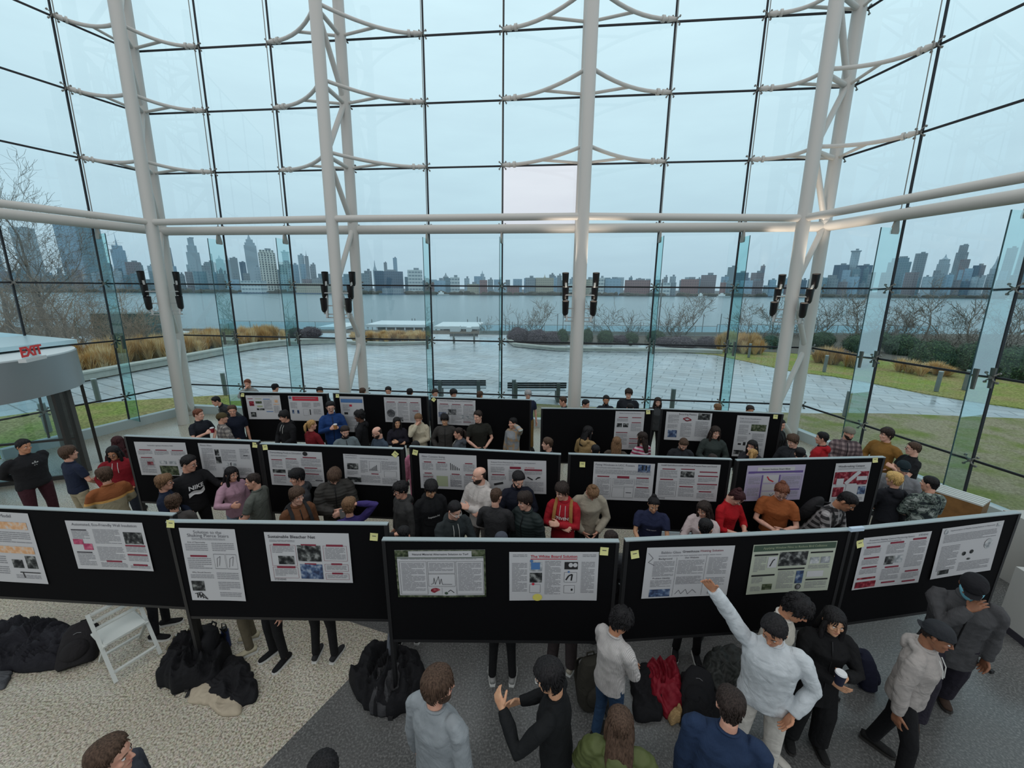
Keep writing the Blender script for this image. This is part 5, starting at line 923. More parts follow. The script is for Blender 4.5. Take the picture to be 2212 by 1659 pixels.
def hair_mesh(st, X, q, rnd, Xd=None):
    """closed shell hugging the skull; runs under the skin where there is no hair"""
    m = MB(); n = 36 if q > 1 else 22; T = {'short': .012, 'buzz': .005, 'curly': .024, 'mop': .019, 'part': .018, 'long': .014, 'wavy': .018, 'pony': .010, 'bun': .010, 'bald': .006, 'beanie': .017, 'cap': .017, 'afro': .036}[st]
    amp = {'curly': .55, 'afro': .4, 'mop': .35, 'wavy': .35, 'short': .22, 'part': .2}.get(st, .12); fr = {'curly': 26, 'afro': 24, 'mop': 16}.get(st, 13)
    zs = [-.118+.236*i/(26 if q > 1 else 16) for i in range((27 if q > 1 else 17))]; sd = rnd.uniform(0, 50)
    def hl(az):
        a = abs(math.degrees(az)); tb = [(0, .070), (35, .064), (58, .045), (72, .0), (84, -.010), (96, .022), (112, -.02), (135, -.066), (180, -.080)]
        if st in ('beanie', 'cap'): tb = [(0, .040), (60, .034), (90, .026), (135, .0), (180, -.02)]
        if st in ('long', 'wavy'): tb = [(0, .074), (30, .066), (52, .04), (64, -.04), (80, -.10), (180, -.12)]
        if st in ('mop', 'part', 'curly', 'afro'): tb = [(0, .052), (35, .046), (58, .028), (72, -.02), (84, -.03), (96, .005), (112, -.05), (135, -.080), (180, -.095)]
        if st == 'bald': tb = [(0, .2), (80, .2), (88, .02), (96, .03), (112, -.03), (135, -.066), (180, -.08)]
        for (a0, z0), (a1, z1) in zip(tb, tb[1:]):
            if a <= a1: return z0+(z1-z0)*(a-a0)/(a1-a0)
        return tb[-1][1]
    rings = []
    for z in zs:
        ring = []
        for k in range(n):
            az = -PI+2*PI*k/n; w_ = smooth(-.008, .030 if st not in ('long', 'wavy', 'beanie', 'cap') else .014, z-hl(az))
            if st == 'bald' and z > .055: w_ *= 1-smooth(.05, .062, z)
            nn = noise.noise(V((math.sin(az)*fr*.07+sd, math.cos(az)*fr*.07, z*fr)))
            tt = T*(1+amp*nn*1.6)*(1+(.5*smooth(.02, .1, z) if st in ('short', 'mop', 'part') else 0))
            if st == 'short' and abs(az) > 1.2 and z < .03: tt *= .6
            inf = -.010+(tt+.010)*w_ if w_ > 0 else -.010
            p = head_pt(az, z, inf); top = smooth(.06, .116, z); p.z += top*inf
            ring.append(X @ p)
        rings.append(ring)
    m.loft([r[::-1] for r in rings])
    P = lambda *a: X @ V(a)
    if st in ('long', 'wavy'):
        Ln = .34 if st == 'long' else .30; rr = []
        for i in range(9):
            t_ = i/8; z = .05-(.05+Ln)*t_; wx = .084+.016*math.sin(t_*3)-(.02*t_ if t_ > .8 else 0); yc = -.045-.055*t_; ry = .062-.028*t_
            rr.append([X @ V((math.sin(a)*wx*(1+.1*noise.noise(V((a*2, z*18, sd)))), yc+math.cos(a)*ry*(1+.22*noise.noise(V((a*3, z*14, sd+9)))), z)) for a in [2*PI*k/20 for k in range(20)]][::-1])
        m.loft(rr[::-1])
        for s in (-1, 1):
            w2 = .01*rnd.uniform(-1, 1); m.tube([P(s*.066, .035, .055), P(s*.083, .03, -.02), P(s*.088, .03+w2, -.10), P(s*.082, .045, -.18), P(s*.086, .06, -.26+w2)], [.012, .022, .024, .024, .012], 8)
    if st == 'pony': m.tube([P(0, -.085, .055), P(0, -.125, .05), P(0, -.150, .0), P(.01, -.150, -.08), P(0, -.135, -.17)], [.016, .022, .03, .028, .010], 10)
    if st == 'bun': m.ball(P(0, -.075, .115), (.038, .036, .032), 12, 8, f=lambda d: 1+.12*noise.noise(d*5))
    if st == 'curly' or st == 'afro':
        for i in range(70 if q > 1 else 36):
            az = rnd.uniform(-PI, PI); z = rnd.uniform(-.05, .116)
            if z < hl(az)+.012: continue
            p = head_pt(az, z, T*.75); p.z += smooth(.06, .116, z)*T; m.ball(X @ p, rnd.uniform(.011, .018), 6, 5)
    if st not in ('beanie', 'cap'):      # loose locks lying over the shell
        for i in range({2: 520, 1: 150, 0: 50}[q]):
            az = rnd.uniform(-PI, PI); z = rnd.uniform(-.08, .114)
            ln_ = {'short': .028, 'buzz': .008, 'bald': .012, 'curly': .035, 'afro': .03, 'mop': .05, 'part': .055, 'wavy': .06, 'long': .07}.get(st, .035)
            if z < hl(az)+.02 or (st == 'bald' and z > .05): continue
            def hp_(a_, z_, k_): 
                p_ = head_pt(a_, max(-.11, z_), T*k_); p_.z += smooth(.06, .116, z_)*T*k_; return X @ p_
            da = rnd.uniform(-.25, .25)+(.25 if az > 0 else -.25)*(1 if z > .08 else .2)
            m.tube([hp_(az, z, .75), hp_(az+da*.6, z-ln_*.5, 1.12), hp_(az+da, z-ln_, 1.25*rnd.uniform(.8, 1.15))], [.0045, .0055, .0012], 4)
    if st == 'part':
        for i in range(9):
            az = R(-60+15*i); s = 1 if az > 0 else -1; a0 = head_pt(az*.5, .100, T*1.1); a0.z += T; a1 = head_pt(az, .072, T*1.15); a2 = head_pt(az*1.15, .040+rnd.uniform(-.008, .012), .008); m.tube([X @ a0, X @ a1, X @ a2], [.014, .015, .006], 6)
    return m
def ring_torus(m, X, r1, r2, rad, n=20, m_=6, z=0, yo=0):
    pts = [[X @ V(((r1+rad*math.cos(2*PI*j/m_))*math.cos(2*PI*i/n), yo+(r2+rad*math.cos(2*PI*j/m_))*math.sin(2*PI*i/n), z+rad*math.sin(2*PI*j/m_))) for j in range(m_)] for i in range(n)]
    rv = [[m.b.verts.new(p) for p in r] for r in pts]
    for i in range(n):
        for j in range(m_): m.face([rv[i][j], rv[(i+1) % n][j], rv[(i+1) % n][(j+1) % m_], rv[i][(j+1) % m_]])
NP = [0]
def person(lab, x, y, h=1.75, yaw=0, head=None, pitch=10, lean=0, hair='short', hc='d', sk='f', top=('262628',), kind='long', arms='down', pants='1c1c20', shoes='1a1a1a', w=1.0, fem=False, q=1, extra='', hood=None, stride=0, cup=None, txt=None, spread=.1, loc=None, legrot=0, collar=None, hand_curl=.5, trs=None, roll=0, group=None):
    NP[0] += 1; rnd = random.Random(NP[0]*13+5); s = h/1.75; head = yaw if head is None else head
    if fem: w *= .92
    # skeleton in body space, facing +Y; stature is nudged so nobody stands inside a display board
    LN = Matrix.Translation((0, 0, .95)) @ Matrix.Rotation(-R(lean), 4, 'X') @ Matrix.Translation((0, 0, -.95))
    piv = LN @ V((0, -.005, 1.535)); h0 = h; best = None
    for sg_ in (1, -1):
        for st_ in range(0 if sg_ > 0 else 1, 24):
            h = h0+sg_*st_*.02; s = h/1.75
            if not 1.46 < h < 2.04: continue
            S4 = Matrix.Scale(s, 4)
            HX = S4 @ Matrix.Translation(piv) @ Matrix.Rotation(R(head-yaw), 4, 'Z') @ Matrix.Rotation(-R(pitch), 4, 'X') @ Matrix.Rotation(R(roll), 4, 'Y') @ Matrix.Translation((0, .012, .094))
            crown = HX @ V((0, -.01, .128))
            pa = atz(x, y, crown.z) if loc is None else V((loc[0], loc[1], 0)); rz = PI+R(yaw)-math.atan2(pa.x, pa.y)*.9; Rz = Matrix.Rotation(rz, 3, 'Z')
            if loc is None: o_ = Rz @ V((crown.x, crown.y, 0)); base = V((pa.x-o_.x, pa.y-o_.y, 0))
            else: base = V((loc[0], loc[1], 0))
            ok = True
            if loc is None and q < 2:
                for A_, d_, n_, W_b, _ in BD.values():
                    for pt_ in (base, V((pa.x, pa.y, 0))):
                        a_, b_ = (pt_-A_).dot(d_), (pt_-A_).dot(n_)
                        if -.15 < a_ < W_b+.15 and -.22 < b_ < .20: ok = False
                    if (pa-A_).dot(n_) < 0:
                        c_ = pa-CAM; hit = CAM+c_*((A_-CAM).dot(n_)/c_.dot(n_)); a_ = (hit-A_).dot(d_)
                        if .05 < a_ < W_b-.05 and 0 < (hit-CAM).dot(c_) and hit.z < BT-.03 and BT-BHT < hit.z: ok = False
            if ok: break
        if ok: break
    if not ok: print('PERSON STILL IN BOARD', lab)
    U = S4 @ LN
    root = empty('person', base, rz, lab, 'person', group)
    SM = skinmat(SK[sk]); vox = {1: .011, 2: .0055, 0: .014}[q]
    sw = .172*w; sh = 1.405
    A = arms.split('+') if isinstance(arms, str) else list(arms); A = A if len(A) == 2 else [A[0], A[0]]     # [person's left, person's right]
    limb = []
    for sd, a in ((-1, A[0]), (1, A[1])):
        if isinstance(a, str):
            if a == 'cross' and sd == -1: a = 'crossb'
            T_, P_ = POSE[a]
        else: T_, P_ = a
        T_ = V((T_[0]*sd if not (isinstance(a, tuple) and len(a) > 2) else T_[0], T_[1], T_[2])); P_ = V((P_[0]*sd, P_[1], P_[2]))
        S_ = V((sd*sw, -.005, sh)); E_, W_ = ik(S_, T_, .295, .265, P_); limb.append((sd, S_, E_, W_))
    # body
    m = MB(); tr = lambda v: U @ V(v)
    def ell(z, rx, ry, y0=0, n=18): return [U @ V((math.sin(2*PI*k/n)*rx, y0+math.cos(2*PI*k/n)*ry, z)) for k in range(n)][::-1]
    m.loft([ell(.92, .13*w, .09), ell(1.08, .115*w, .085), ell(1.28, .14*w, .095), ell(1.40, .14*w, .075), ell(1.46, .06, .052, -.01)])
    m.tube([tr((0, -.02, 1.40)), tr((0, -.012, 1.48)), HX @ V((0, -.028, -.085)), HX @ V((0, -.015, -.02))], [.062*s, .055*s, .052*s, .050*s], 14)
    add_head(m, HX, q)
    for sd, S_, E_, W_ in limb:
        m.tube([tr(S_-V((sd*.04, 0, 0))), tr(S_), tr(S_.lerp(E_, .5)), tr(E_), tr(E_.lerp(W_, .3)), tr(E_.lerp(W_, .7)), tr(W_)], [v*s for v in (.026, .034, .038, .035, .036, .030, .025)], 10)
        d = (W_-E_).normalized(); mid = V((0, .1, 1.1))
        pn = (mid-W_); pn = pn-d*pn.dot(d); pn = pn if pn.length > .03 else V((-sd, 0, 0))
        wr = U @ W_; dW = (U.to_3x3() @ d).normalized(); pW = (U.to_3x3() @ pn).normalized()
        if lab.startswith('person raising') and sd == 1: pW = (U.to_3x3() @ V((.2, 1, .1))).normalized()
        add_hand(m, wr, dW, pW, 1 if (dW.cross(pW)).z > 0 else -1, hand_curl, s)
    # legs
    fx = (.10+spread*.3); ft = []
    for sd in (-1, 1):
        hp = S4 @ V((sd*.088*w, 0, .93)); an = S4 @ V((sd*fx*w**.5, stride*sd*.5+0, .085)); kn = (hp+an)/2+V((0, .03+abs(stride)*.08*(1 if sd > 0 else -.3), 0)); ft.append((sd, hp, kn, an))
        m.tube([hp, hp.lerp(kn, .5), kn, kn.lerp(an, .35), an, an-V((0, 0, .05*s))], [v*s for v in (.072, .066, .05, .047, .035, .035)], 10)
    bo_ = m.build('body', SM, root, angle=180)
    md = bo_.modifiers.new('r', 'REMESH'); md.mode = 'VOXEL'; md.voxel_size = vox; md.use_smooth_shade = True
    if q > 1: sm_ = bo_.modifiers.new('s', 'SMOOTH'); sm_.factor = .4; sm_.iterations = 2
    # clothes
    CM = cloth(*top); loose = .02 if kind in ('coat', 'puffy', 'hoodie', 'sweater') else .008
    puff = .018 if kind == 'puffy' else 0
    hem = {'coat': .66, 'puffy': .84, 'tee': .90, 'polo': .90, 'dress': .55}.get(kind, .86)
    m = MB(); L2 = loose+puff
    m.loft([ell(hem, .155*w+L2, .118+L2), ell(hem+.06, .158*w+L2, .118+L2), ell(1.04 if hem < 1 else hem+.1, .145*w+L2, .112+L2), ell(1.18, (.152 if not fem else .145)*w+L2, .115+L2, .004), ell(1.30, .168*w+L2, .122+L2+(.012 if fem else 0), .008), ell(1.37, .165*w+L2*.6, .105+L2*.6), ell(1.425, .118*w+L2*.4, .080+L2*.3, -.004), ell(1.475, .070, .062, -.012), ell(1.49, .058, .055, -.012)])
    short = kind in ('tee', 'polo', 'vneck')
    for sd, S_, E_, W_ in limb:
        r0, r1, r2 = .058+L2*.7, .047+L2*.7, .036+L2*.6
        pts = [S_-V((sd*.085, 0, -.012)), S_-V((sd*.02, 0, .002)), S_.lerp(E_, .14), S_.lerp(E_, .5), S_.lerp(E_, .72)]; rad = [r0*.72, r0*.9, r0*.98, r0*.96, r0*.9]
        if not short:
            nw = .95 if kind != 'half' else .35
            pts = pts[:4]+[E_, E_.lerp(W_, min(.5, nw)), E_.lerp(W_, nw)]; rad = [r0*.72, r0*.9, r0*.98, r0*.93, r1*1.04, r1, r2]
            if kind != 'half': pts.append(E_.lerp(W_, 1.0)); rad.append(r2*.86)
        m.tube([tr(p) for p in pts], [v*s for v in rad], 12)
        if puff:
            for t_ in (.25, .6): m.ball(tr(S_.lerp(E_, t_)), (r0+.006)*s, 10, 8); m.ball(tr(E_.lerp(W_, t_)), (r1+.008)*s, 10, 8)
    if hood or kind == 'hoodie':
        for i in range(7):
            a = R(-100+i*33.3); m.ball(tr((math.sin(a)*.088, -.035-math.cos(a)*.07, 1.475-abs(math.sin(a))*.02)), .036*s, 10, 8)
        m.ball(tr((0, -.125, 1.42)), (.085*s, .04*s, .07*s), 12, 8)
    g = m.build('top_garment', CM, root, angle=180)
    md = g.modifiers.new('r', 'REMESH'); md.mode = 'VOXEL'; md.voxel_size = {2: .009, 1: .014, 0: .018}[q]; md.use_smooth_shade = True
    sm_ = g.modifiers.new('s', 'SMOOTH'); sm_.factor = .5; sm_.iterations = 3
    if q > 1:
        tx_ = bpy.data.textures.get('folds') or bpy.data.textures.new('folds', 'CLOUDS'); tx_.noise_scale = .11
        dp_ = g.modifiers.new('d', 'DISPLACE'); dp_.texture = tx_; dp_.strength = .022; dp_.mid_level = .5
    if kind not in ('vneck',):
        m = MB(); ring_torus(m, U @ Matrix.Translation((0, -.010, 1.478)) @ Matrix.Rotation(R(-12), 4, 'X'), .066, .062, {'polo': .015, 'coat': .018, 'puffy': .02, 'hoodie': .016, 'sweater': .012}.get(kind, .007)); m.build('collar', cloth(*(collar or top)), root, angle=180)
    if kind in ('coat', 'puffy', 'hoodie'):
        ry = .122+L2; zz_ = [1.44, 1.38, 1.30, 1.18, 1.04, .92]; yy_ = [.075+L2*.5, .103+L2*.7, .128+L2, .119+L2, .112+L2, .116+L2]
        if kind == 'hoodie':
            m = MB()
            for sx in (-1, 1): m.tube([tr((sx*.035, .085+L2*.5, 1.44)), tr((sx*.038, .118+L2, 1.37)), tr((sx*.042, .134+L2, 1.28+.02*sx))], .0045, 6)
            m.build('drawstring', M('drawstring', (190, 190, 186), .7) if q == 2 or rnd.random() < .5 else CM, root)
        else: m = MB(); m.tube([tr((0, y_+.004, z_)) for y_, z_ in zip(yy_, zz_)], .006, 6); m.build('zip', M('zip_dark', (34, 34, 36), .4, .4), root)
    PM_ = cloth(pants, 'plain')
    m = MB(); T3 = lambda v: S4 @ V(v)
    def ell2(z, rx, ry): return [S4 @ V((math.sin(2*PI*k/16)*rx, math.cos(2*PI*k/16)*ry, z)) for k in range(16)][::-1]
    m.loft([ell2(.84, .135*w, .10), ell2(.93, .150*w, .112), ell2(1.01, .138*w, .10)])
    flr = 1.0 if trs is None else trs
    for sd, hp, kn, an in ft: m.tube([hp+V((0, 0, -.0)), hp.lerp(kn, .3), kn, kn.lerp(an, .5), an+V((0, 0, .0))], [v*s*w**.5 for v in (.088, .086, .064*flr, .058*flr, .056*flr)], 12)
    pt = m.build('trousers', PM_, root, angle=180); md = pt.modifiers.new('r', 'REMESH'); md.mode = 'VOXEL'; md.voxel_size = .015 if q < 2 else .011; md.use_smooth_shade = True
    sm_ = pt.modifiers.new('s', 'SMOOTH'); sm_.factor = .5; sm_.iterations = 2
    for sd, hp, kn, an in ft:
        m = MB(); rings = []
        for yy, wd, ht, z0 in ((-.085, .028, .03, .035), (-.07, .038, .075, .0), (-.02, .040, .085, .0), (.05, .043, .065, .0), (.11, .046, .045, .0), (.165, .040, .035, .002), (.19, .022, .022, .006)):
            rings.append([V((math.sin(a)*wd, yy, .018+z0+ht*.5+math.cos(a)*ht*.5)) for a in [2*PI*k/12 for k in range(12)]])
        rot = Matrix.Rotation(-sd*R(8), 4, 'Z'); tl_ = Matrix.Translation((an.x, an.y, 0)) @ Matrix.Scale(s, 4) @ rot
        m.loft(rings); m.xf(tl_); bmesh.ops.recalc_face_normals(m.b, faces=m.b.faces[:]); so = m.build('shoe', cloth(shoes, 'plain'), root, angle=180)
        m = MB(); sl = [(-.09, .03), (-.05, .043), (.05, .046), (.12, .05), (.175, .042), (.2, .018)]
        out = [V((w_, y_, 0)) for y_, w_ in sl]+[V((-w_, y_, 0)) for y_, w_ in sl[::-1]]
        m.loft([out, [v+V((0, 0, .026)) for v in out]]); m.xf(tl_); bmesh.ops.recalc_face_normals(m.b, faces=m.b.faces[:]); m.build('sole', SOLE if 'W' in extra or q == 1 and rnd.random() < .4 else M('dark_sole', (40, 38, 36), .7), so)
    # hair, hats, face
    hcol = HC[hc] if isinstance(hc, str) and hc in HC else hc
    if hair not in ('beanie', 'cap'): hair_mesh(hair, HX, q, rnd).build('hair', hairmat(hcol), root, angle=180)
    else:
        sub = 'buzz' if 'L' not in extra else 'long'
        hair_mesh(sub, HX @ Matrix.Scale(.99, 4), q, rnd).build('hair', hairmat(HC['d']), root, angle=180)
        hm = cloth(hc, 'knit') if hair == 'beanie' else cloth(hc)
        m = hair_mesh(hair, HX, q, rnd)
        if hair == 'beanie': ring_torus(m, HX @ Matrix.Translation((0, -.004, .038)) @ Matrix.Rotation(R(10), 4, 'X'), .082, .098, .014)
        else:
            dr = -1 if 'B' in extra else 1; bb = [[HX @ V((u*.062*(1-.25*abs(v)), dr*(.075+.075*v*(1-.35*u*u)), .045-.012*v-.012*u*u+th_)) for u in (-1, -.6, -.2, .2, .6, 1)] for v, th_ in ((0, 0), (.5, 0), (1, 0))]
            r0 = [m.b.verts.new(p) for p in bb[0]]; r1 = [m.b.verts.new(p) for p in bb[1]]; r2 = [m.b.verts.new(p) for p in bb[2]]
            for i in range(5): m.face([r0[i], r0[i+1], r1[i+1], r1[i]]); m.face([r1[i], r1[i+1], r2[i+1], r2[i]])
        m.build('hat' if hair == 'beanie' else 'cap', hm, root, angle=180)
    Pt = lambda *a: HX @ V(a)
    for sd in (-1, 1):
        m = MB(); m.ball(Pt(sd*.031, .0775, .004), (.0105, .0105, .0062), 10, 8); e_ = m.build('eye', WHT, root); m = MB(); m.ball(Pt(sd*.031, .0842, .003), .0052, 8, 6); m.build('iris', IRIS, e_)
    hb = hairmat(hcol if hair not in ('beanie', 'cap') else HC['d'])
    m = MB()
    for sd in (-1, 1): m.tube([Pt(sd*.016, .093, .027), Pt(sd*.032, .089, .030), Pt(sd*.048, .077, .023)], [.0028, .0036, .002], 6)
    m.build('eyebrows', hb, root)
    if 'K' in extra:
        m = MB(); rr = []
        for i in range(5):
            z = .005-.112*i/4; rr.append([Pt(*head_pt(R(-80+160*k/10), max(-.118, z), .012 if i not in (0, 4) else .004)) for k in range(11)])
        rv = [[m.b.verts.new(p) for p in r] for r in rr]
        for i in range(4):
            for k in range(10): m.face([rv[i][k], rv[i+1][k], rv[i+1][k+1], rv[i][k+1]])
        o = m.build('face_mask', MASK, root, angle=180); sd_ = o.modifiers.new('t', 'SOLIDIFY'); sd_.thickness = .003
    else:
        m = MB(); m.tube([Pt(-.021, .0875, -.0615), Pt(0, .0985, -.0600), Pt(.021, .0875, -.0615)], [.0016, .0034, .0016], 6); m.build('lips', LIPM, root)
    if 'D' in extra:   # beard
        m = MB(); rr = []
        for i in range(7):
            z = -.035-.083*i/6; rr.append([Pt(*head_pt(R(-100+200*k/16), z, (.006 if abs(k-8) > 2 or i > 2 else -.004))) for k in range(17)]+[Pt(*head_pt(R(100-200*k/16), z, -.012)) for k in range(17)])
        m.loft(rr[::-1]); bmesh.ops.recalc_face_normals(m.b, faces=m.b.faces[:]); m.build('beard', hb, root, angle=180)
    if 'M' in extra: m = MB(); m.tube([Pt(-.026, .084, -.052), Pt(0, .099, -.046), Pt(.026, .084, -.052)], [.003, .0055, .003], 6); m.build('moustache', hb, root)
    if 'G' in extra:
        gm = M('glasses_dark', (30, 26, 26), .3) if 'Q' not in extra else M('glasses_clear', (214, 214, 210), .3); m = MB()
        for sd in (-1, 1):
            c_ = V((sd*.031, .103, .0)); pts = [Pt(c_.x+.022*math.cos(a), c_.y-.006*abs(math.cos(a)), c_.z+.016*math.sin(a)) for a in [2*PI*k/14 for k in range(15)]]; m.tube(pts, .0022 if q == 2 else .003, 5)
            m.tube([Pt(sd*.053, .098, .004), Pt(sd*.074, .05, .006), Pt(sd*.078, -.008, .004)], .002, 5)
        m.tube([Pt(-.01, .104, .003), Pt(.01, .104, .003)], .002, 5); m.build('glasses', gm, root)
    if 'P' in extra: 
        for sd, S_, E_, W_ in limb: pass
        m = MB(); sd, S_, E_, W_ = limb[1]; c_ = W_+(W_-E_).normalized()*.10+V((-.02, .02, .02)); rot = (U.to_3x3() @ Matrix.Rotation(R(-35), 3, 'X')).normalized(); m.box(tr(c_), (.072, .145, .009), rot); ph = m.build('phone', M('phone_black', (14, 14, 16), .2), None, smooth=False, label='dark phone held by the '+' '.join(lab.split()[:9]).rstrip(','), cat='phone'); ph.location = base; ph.rotation_euler[2] = rz
    if cup:
        sd, S_, E_, W_ = limb[1] if cup[-1] != 'L' else limb[0]; c_ = tr(W_+(W_-E_).normalized()*.07+V((-.04*sd, .035, .03)))
        m = MB(); m.tube([c_-V((0, 0, .06)), c_+V((0, 0, .05))], [.032, .042], 18); cu = m.build('cup', M('cup_'+cup[0], cup[1], .5), None, label=cup[2], cat='cup'); cu.location = base; cu.rotation_euler[2] = rz
        MB().tube([c_+V((0, 0, .05)), c_+V((0, 0, .064))], [.045, .040], 18).build('lid', M('cup_lid', cup[3], .5), cu)
    if 'S' in extra:   # backpack with straps
        m = MB(); m.ball((0, 0, 0), (.15, .085, .22), 16, 12, f=lambda d: 1+.12*abs(d.z)); m.xf(U @ Matrix.Translation((0, -.18-L2, 1.20))); bm_ = cloth('2a2a2c' if 'T' not in extra else '9a7040'); bk_ = m.build('backpack', bm_, None, angle=180, label='backpack worn by the '+' '.join(lab.split()[:10]).rstrip(','), cat='backpack'); bk_.location = base; bk_.rotation_euler[2] = rz
        for sd in (-1, 1): m = MB(); m.tube([tr((sd*.10, -.14-L2, 1.36)), tr((sd*.105*w, -.02, 1.478+L2*.4)), tr((sd*.115*w, .08+L2, 1.40)), tr((sd*.125*w, .142+L2, 1.25)), tr((sd*.13*w, .12+L2, 1.12))], [(.024*s, .007*s)]*5, 8, flat=(1, 0, 0)); m.build('strap', bm_, bk_)
    if txt:
        for ln_, (word, wid, z, colr, bold) in enumerate(txt):
            me = text_mesh(word, 1, M('shirt_print_'+colr, tuple(int(colr[i:i+2], 16) for i in (0, 2, 4)), .7), 0, bold); xs = [v.co.x for v in me.vertices]; sc_ = wid/(max(xs)-min(xs))
            rx, ry = .168*w+L2, .122+L2
            for v in me.vertices:
                X_ = -v.co.x*sc_; v.co = U @ V((X_, .008+ry*math.sqrt(max(.05, 1-(X_/rx)**2))+.012, z+v.co.y*sc_))
            put('shirt_print', me, root)
    return root, U, HX, limb
BLK = ('1c1c1f',)
def cup_(n, col, lab, lid, side='R'): return (n, col, lab, lid, side)
# ---- nearest people, in front of the front boards
person('person in grey quarter-zip sweater seen from behind, brown curly hair, looking aside', 945, 1452, 1.84, 138, 98, 5, 0, 'mop', 'b', 'f', ('8c9296', 'knit'), 'sweater', 'down', '3a2a2a', w=1.12, q=2, extra='D')
person('person in black with clear glasses, gesturing with both raised hands', 1182, 1432, 1.80, -108, -100, 15, 4, 'part', 'k', 'a', ('121416',), 'long', [((.16, .36, 1.36), (.8, -.2, -1)), ((.10, .34, 1.14), (.8, -.2, -1))], '141418', q=2, extra='GQ', hand_curl=.9)
person('person with long black curls in white ribbed sweater and blue jeans, arms folded', 1352, 1318, 1.66, 142, 120, 25, 3, 'curly', 'k', 't', ('c4c0be', 'rib'), 'sweater', 'belly', '28405c', fem=True, q=2)
person('person with long brown hair and olive jacket at the bottom picture edge', 1342, 1533, 1.68, 182, 185, 12, 0, 'long', 'b', 'f', ('525a34', 'puffer'), 'puffy', 'front', '202024', fem=True, q=2, hood=True, w=1.1)
person('person in navy blue sweater with short dark hair, back to the camera', 1582, 1490, 1.80, 186, 192, 12, 0, 'short', 'd', 'f', ('22334f', 'knit'), 'sweater', 'down', '1a1a20', q=2, w=1.22)
person('person raising one arm high, in white quarter-zip fleece with short dark hair', 1672, 1343, 1.86, 8, -18, 28, 0, 'short', 'k', 't', ('c6ccd0', 'knit'), 'sweater', ['pocket', ((.52, .12, 1.90), (.3, -1, .2))], 'c8c4bc', q=2, w=1.16, hand_curl=.35)
person('person with curly black hair in cream collared top, bending forward', 1742, 1300, 1.80, 80, 80, 32, 10, 'curly', 'k', 't', ('c2bdb2',), 'polo', 'down', '18181c', 'c0bcb4', q=2, collar=('d4d0c8',), extra='W', stride=.4)
person('person smiling in black turtleneck and long black skirt with long dark hair', 1808, 1320, 1.66, 22, 26, 10, 0, 'long', 'k', 'a', ('121214',), 'coat', ['cup', 'belly'], '121214', fem=True, q=2, w=1.12, trs=1.6, cup=cup_('navy', (22, 26, 48), 'dark tumbler with white rim held by the smiling person in black', (206, 208, 210), 'L'))
person('person in dark grey fleece with blue face mask and black cap, hand at chin', 2110, 1252, 1.86, 12, 2, 30, 8, 'cap', (24, 24, 28), 'b', ('48484a', 'knit'), 'coat', ['down', 'chin'], '25222c', '3a2c24', q=2, w=1.25, extra='K', stride=.55, trs=1.5)
person('person in light grey hoodie with backwards dark cap, facing aside', 2040, 1352, 1.74, 78, 86, 14, 4, 'cap', (40, 42, 46), 'b', ('a09a96',), 'hoodie', 'down', '131316', q=2, w=1.05, extra='B', stride=.3)
person('person cut by the bottom edge at the left, only brown hair and brow seen', 228, 1603, 1.80, 60, 60, 5, 0, 'short', 'b', 'f', ('3a3c44',), 'long', 'down', q=2)
person('person cut by the bottom edge, only a sliver of black hair seen', 693, 1640, 1.78, 170, 170, 5, 0, 'short', 'k', 'f', ('2a2c30',), 'long', 'down', q=1)
# ---- left end, by the revolving door
person('broad person in black emblem sweatshirt and dark maroon trousers by the revolving door', 48, 950, 1.80, 35, 40, 8, 0, 'short', 'k', 't', BLK, 'sweater', 'back', '3a1c24', w=1.45, txt=[('*', .09, 1.27, 'b0b0b0', .02)])
person('person in navy polo and khaki trousers with shaggy brown hair facing the door', 143, 966, 1.76, 118, 112, 0, 0, 'mop', 'b', 'f', ('1c2438',), 'polo', 'front', '9a9078')
person('person in orange and oatmeal knit sweater seen from behind', 222, 1012, 1.72, 196, 200, 5, 0, 'mop', 'b', 'f', ('8a5230', 'bands', 'a09880'), 'sweater', 'front', '3a3c40', w=1.1)
person('person with long black hair, glasses and moustache in dark red hoodie', 240, 966, 1.72, -15, -20, 18, 0, 'long', 'k', 't', ('7a1420',), 'hoodie', 'pocket', '222630', extra='GM', w=1.1)
person('person with dark maroon hair half hidden behind the leftmost middle board', 252, 943, 1.66, 175, 170, 5, 0, 'wavy', 'm', 'f', ('3a1418',), 'hoodie', 'down', fem=True)
# ---- between the front and the middle row
person('person with fair tousled hair and glasses in navy long-sleeve top', 352, 1027, 1.70, 70, 78, 5, 0, 'mop', 'l', 'f', ('1a2438',), 'long', 'front', '1c1c20', extra='G')
person('person in black sweatshirt with large white lettering, one arm stretched out', 408, 985, 1.86, 28, 60, 14, 0, 'short', 'k', 'f', BLK, 'half', [((.30, .44, 1.24), (.3, -.3, -1)), 'down'], '18181c', extra='G', w=1.15, hand_curl=.15, txt=[('NIKE', .20, 1.27, 'd8d8d8', .03), ('~', .22, 1.19, 'd8d8d8', .05)])
person('person with curly brown hair in grey-brown jacket, back to the stairs poster', 372, 1070, 1.62, 175, 170, 10, 0, 'curly', 'b', 'f', ('4a4644',), 'coat', 'down')
person('person with long dark hair in open pink jacket, looking down', 500, 1010, 1.68, 25, 35, 15, 0, 'long', 'k', 'f', ('b08c9c',), 'hoodie', ['down', 'gest'], '8c9cb0', fem=True)
person('person in grey-green polo with cropped brown hair, seen from the side', 543, 1023, 1.76, -120, -98, 8, 0, 'buzz', 'd', 'f', ('5c605a',), 'polo', 'front', '3c3c3c', w=1.1)
person('person with black fringe in grey coat with fur-trimmed hood', 638, 1015, 1.76, -70, -78, 10, 0, 'part', 'k', 'f', ('36383c',), 'coat', 'down', hood=True)
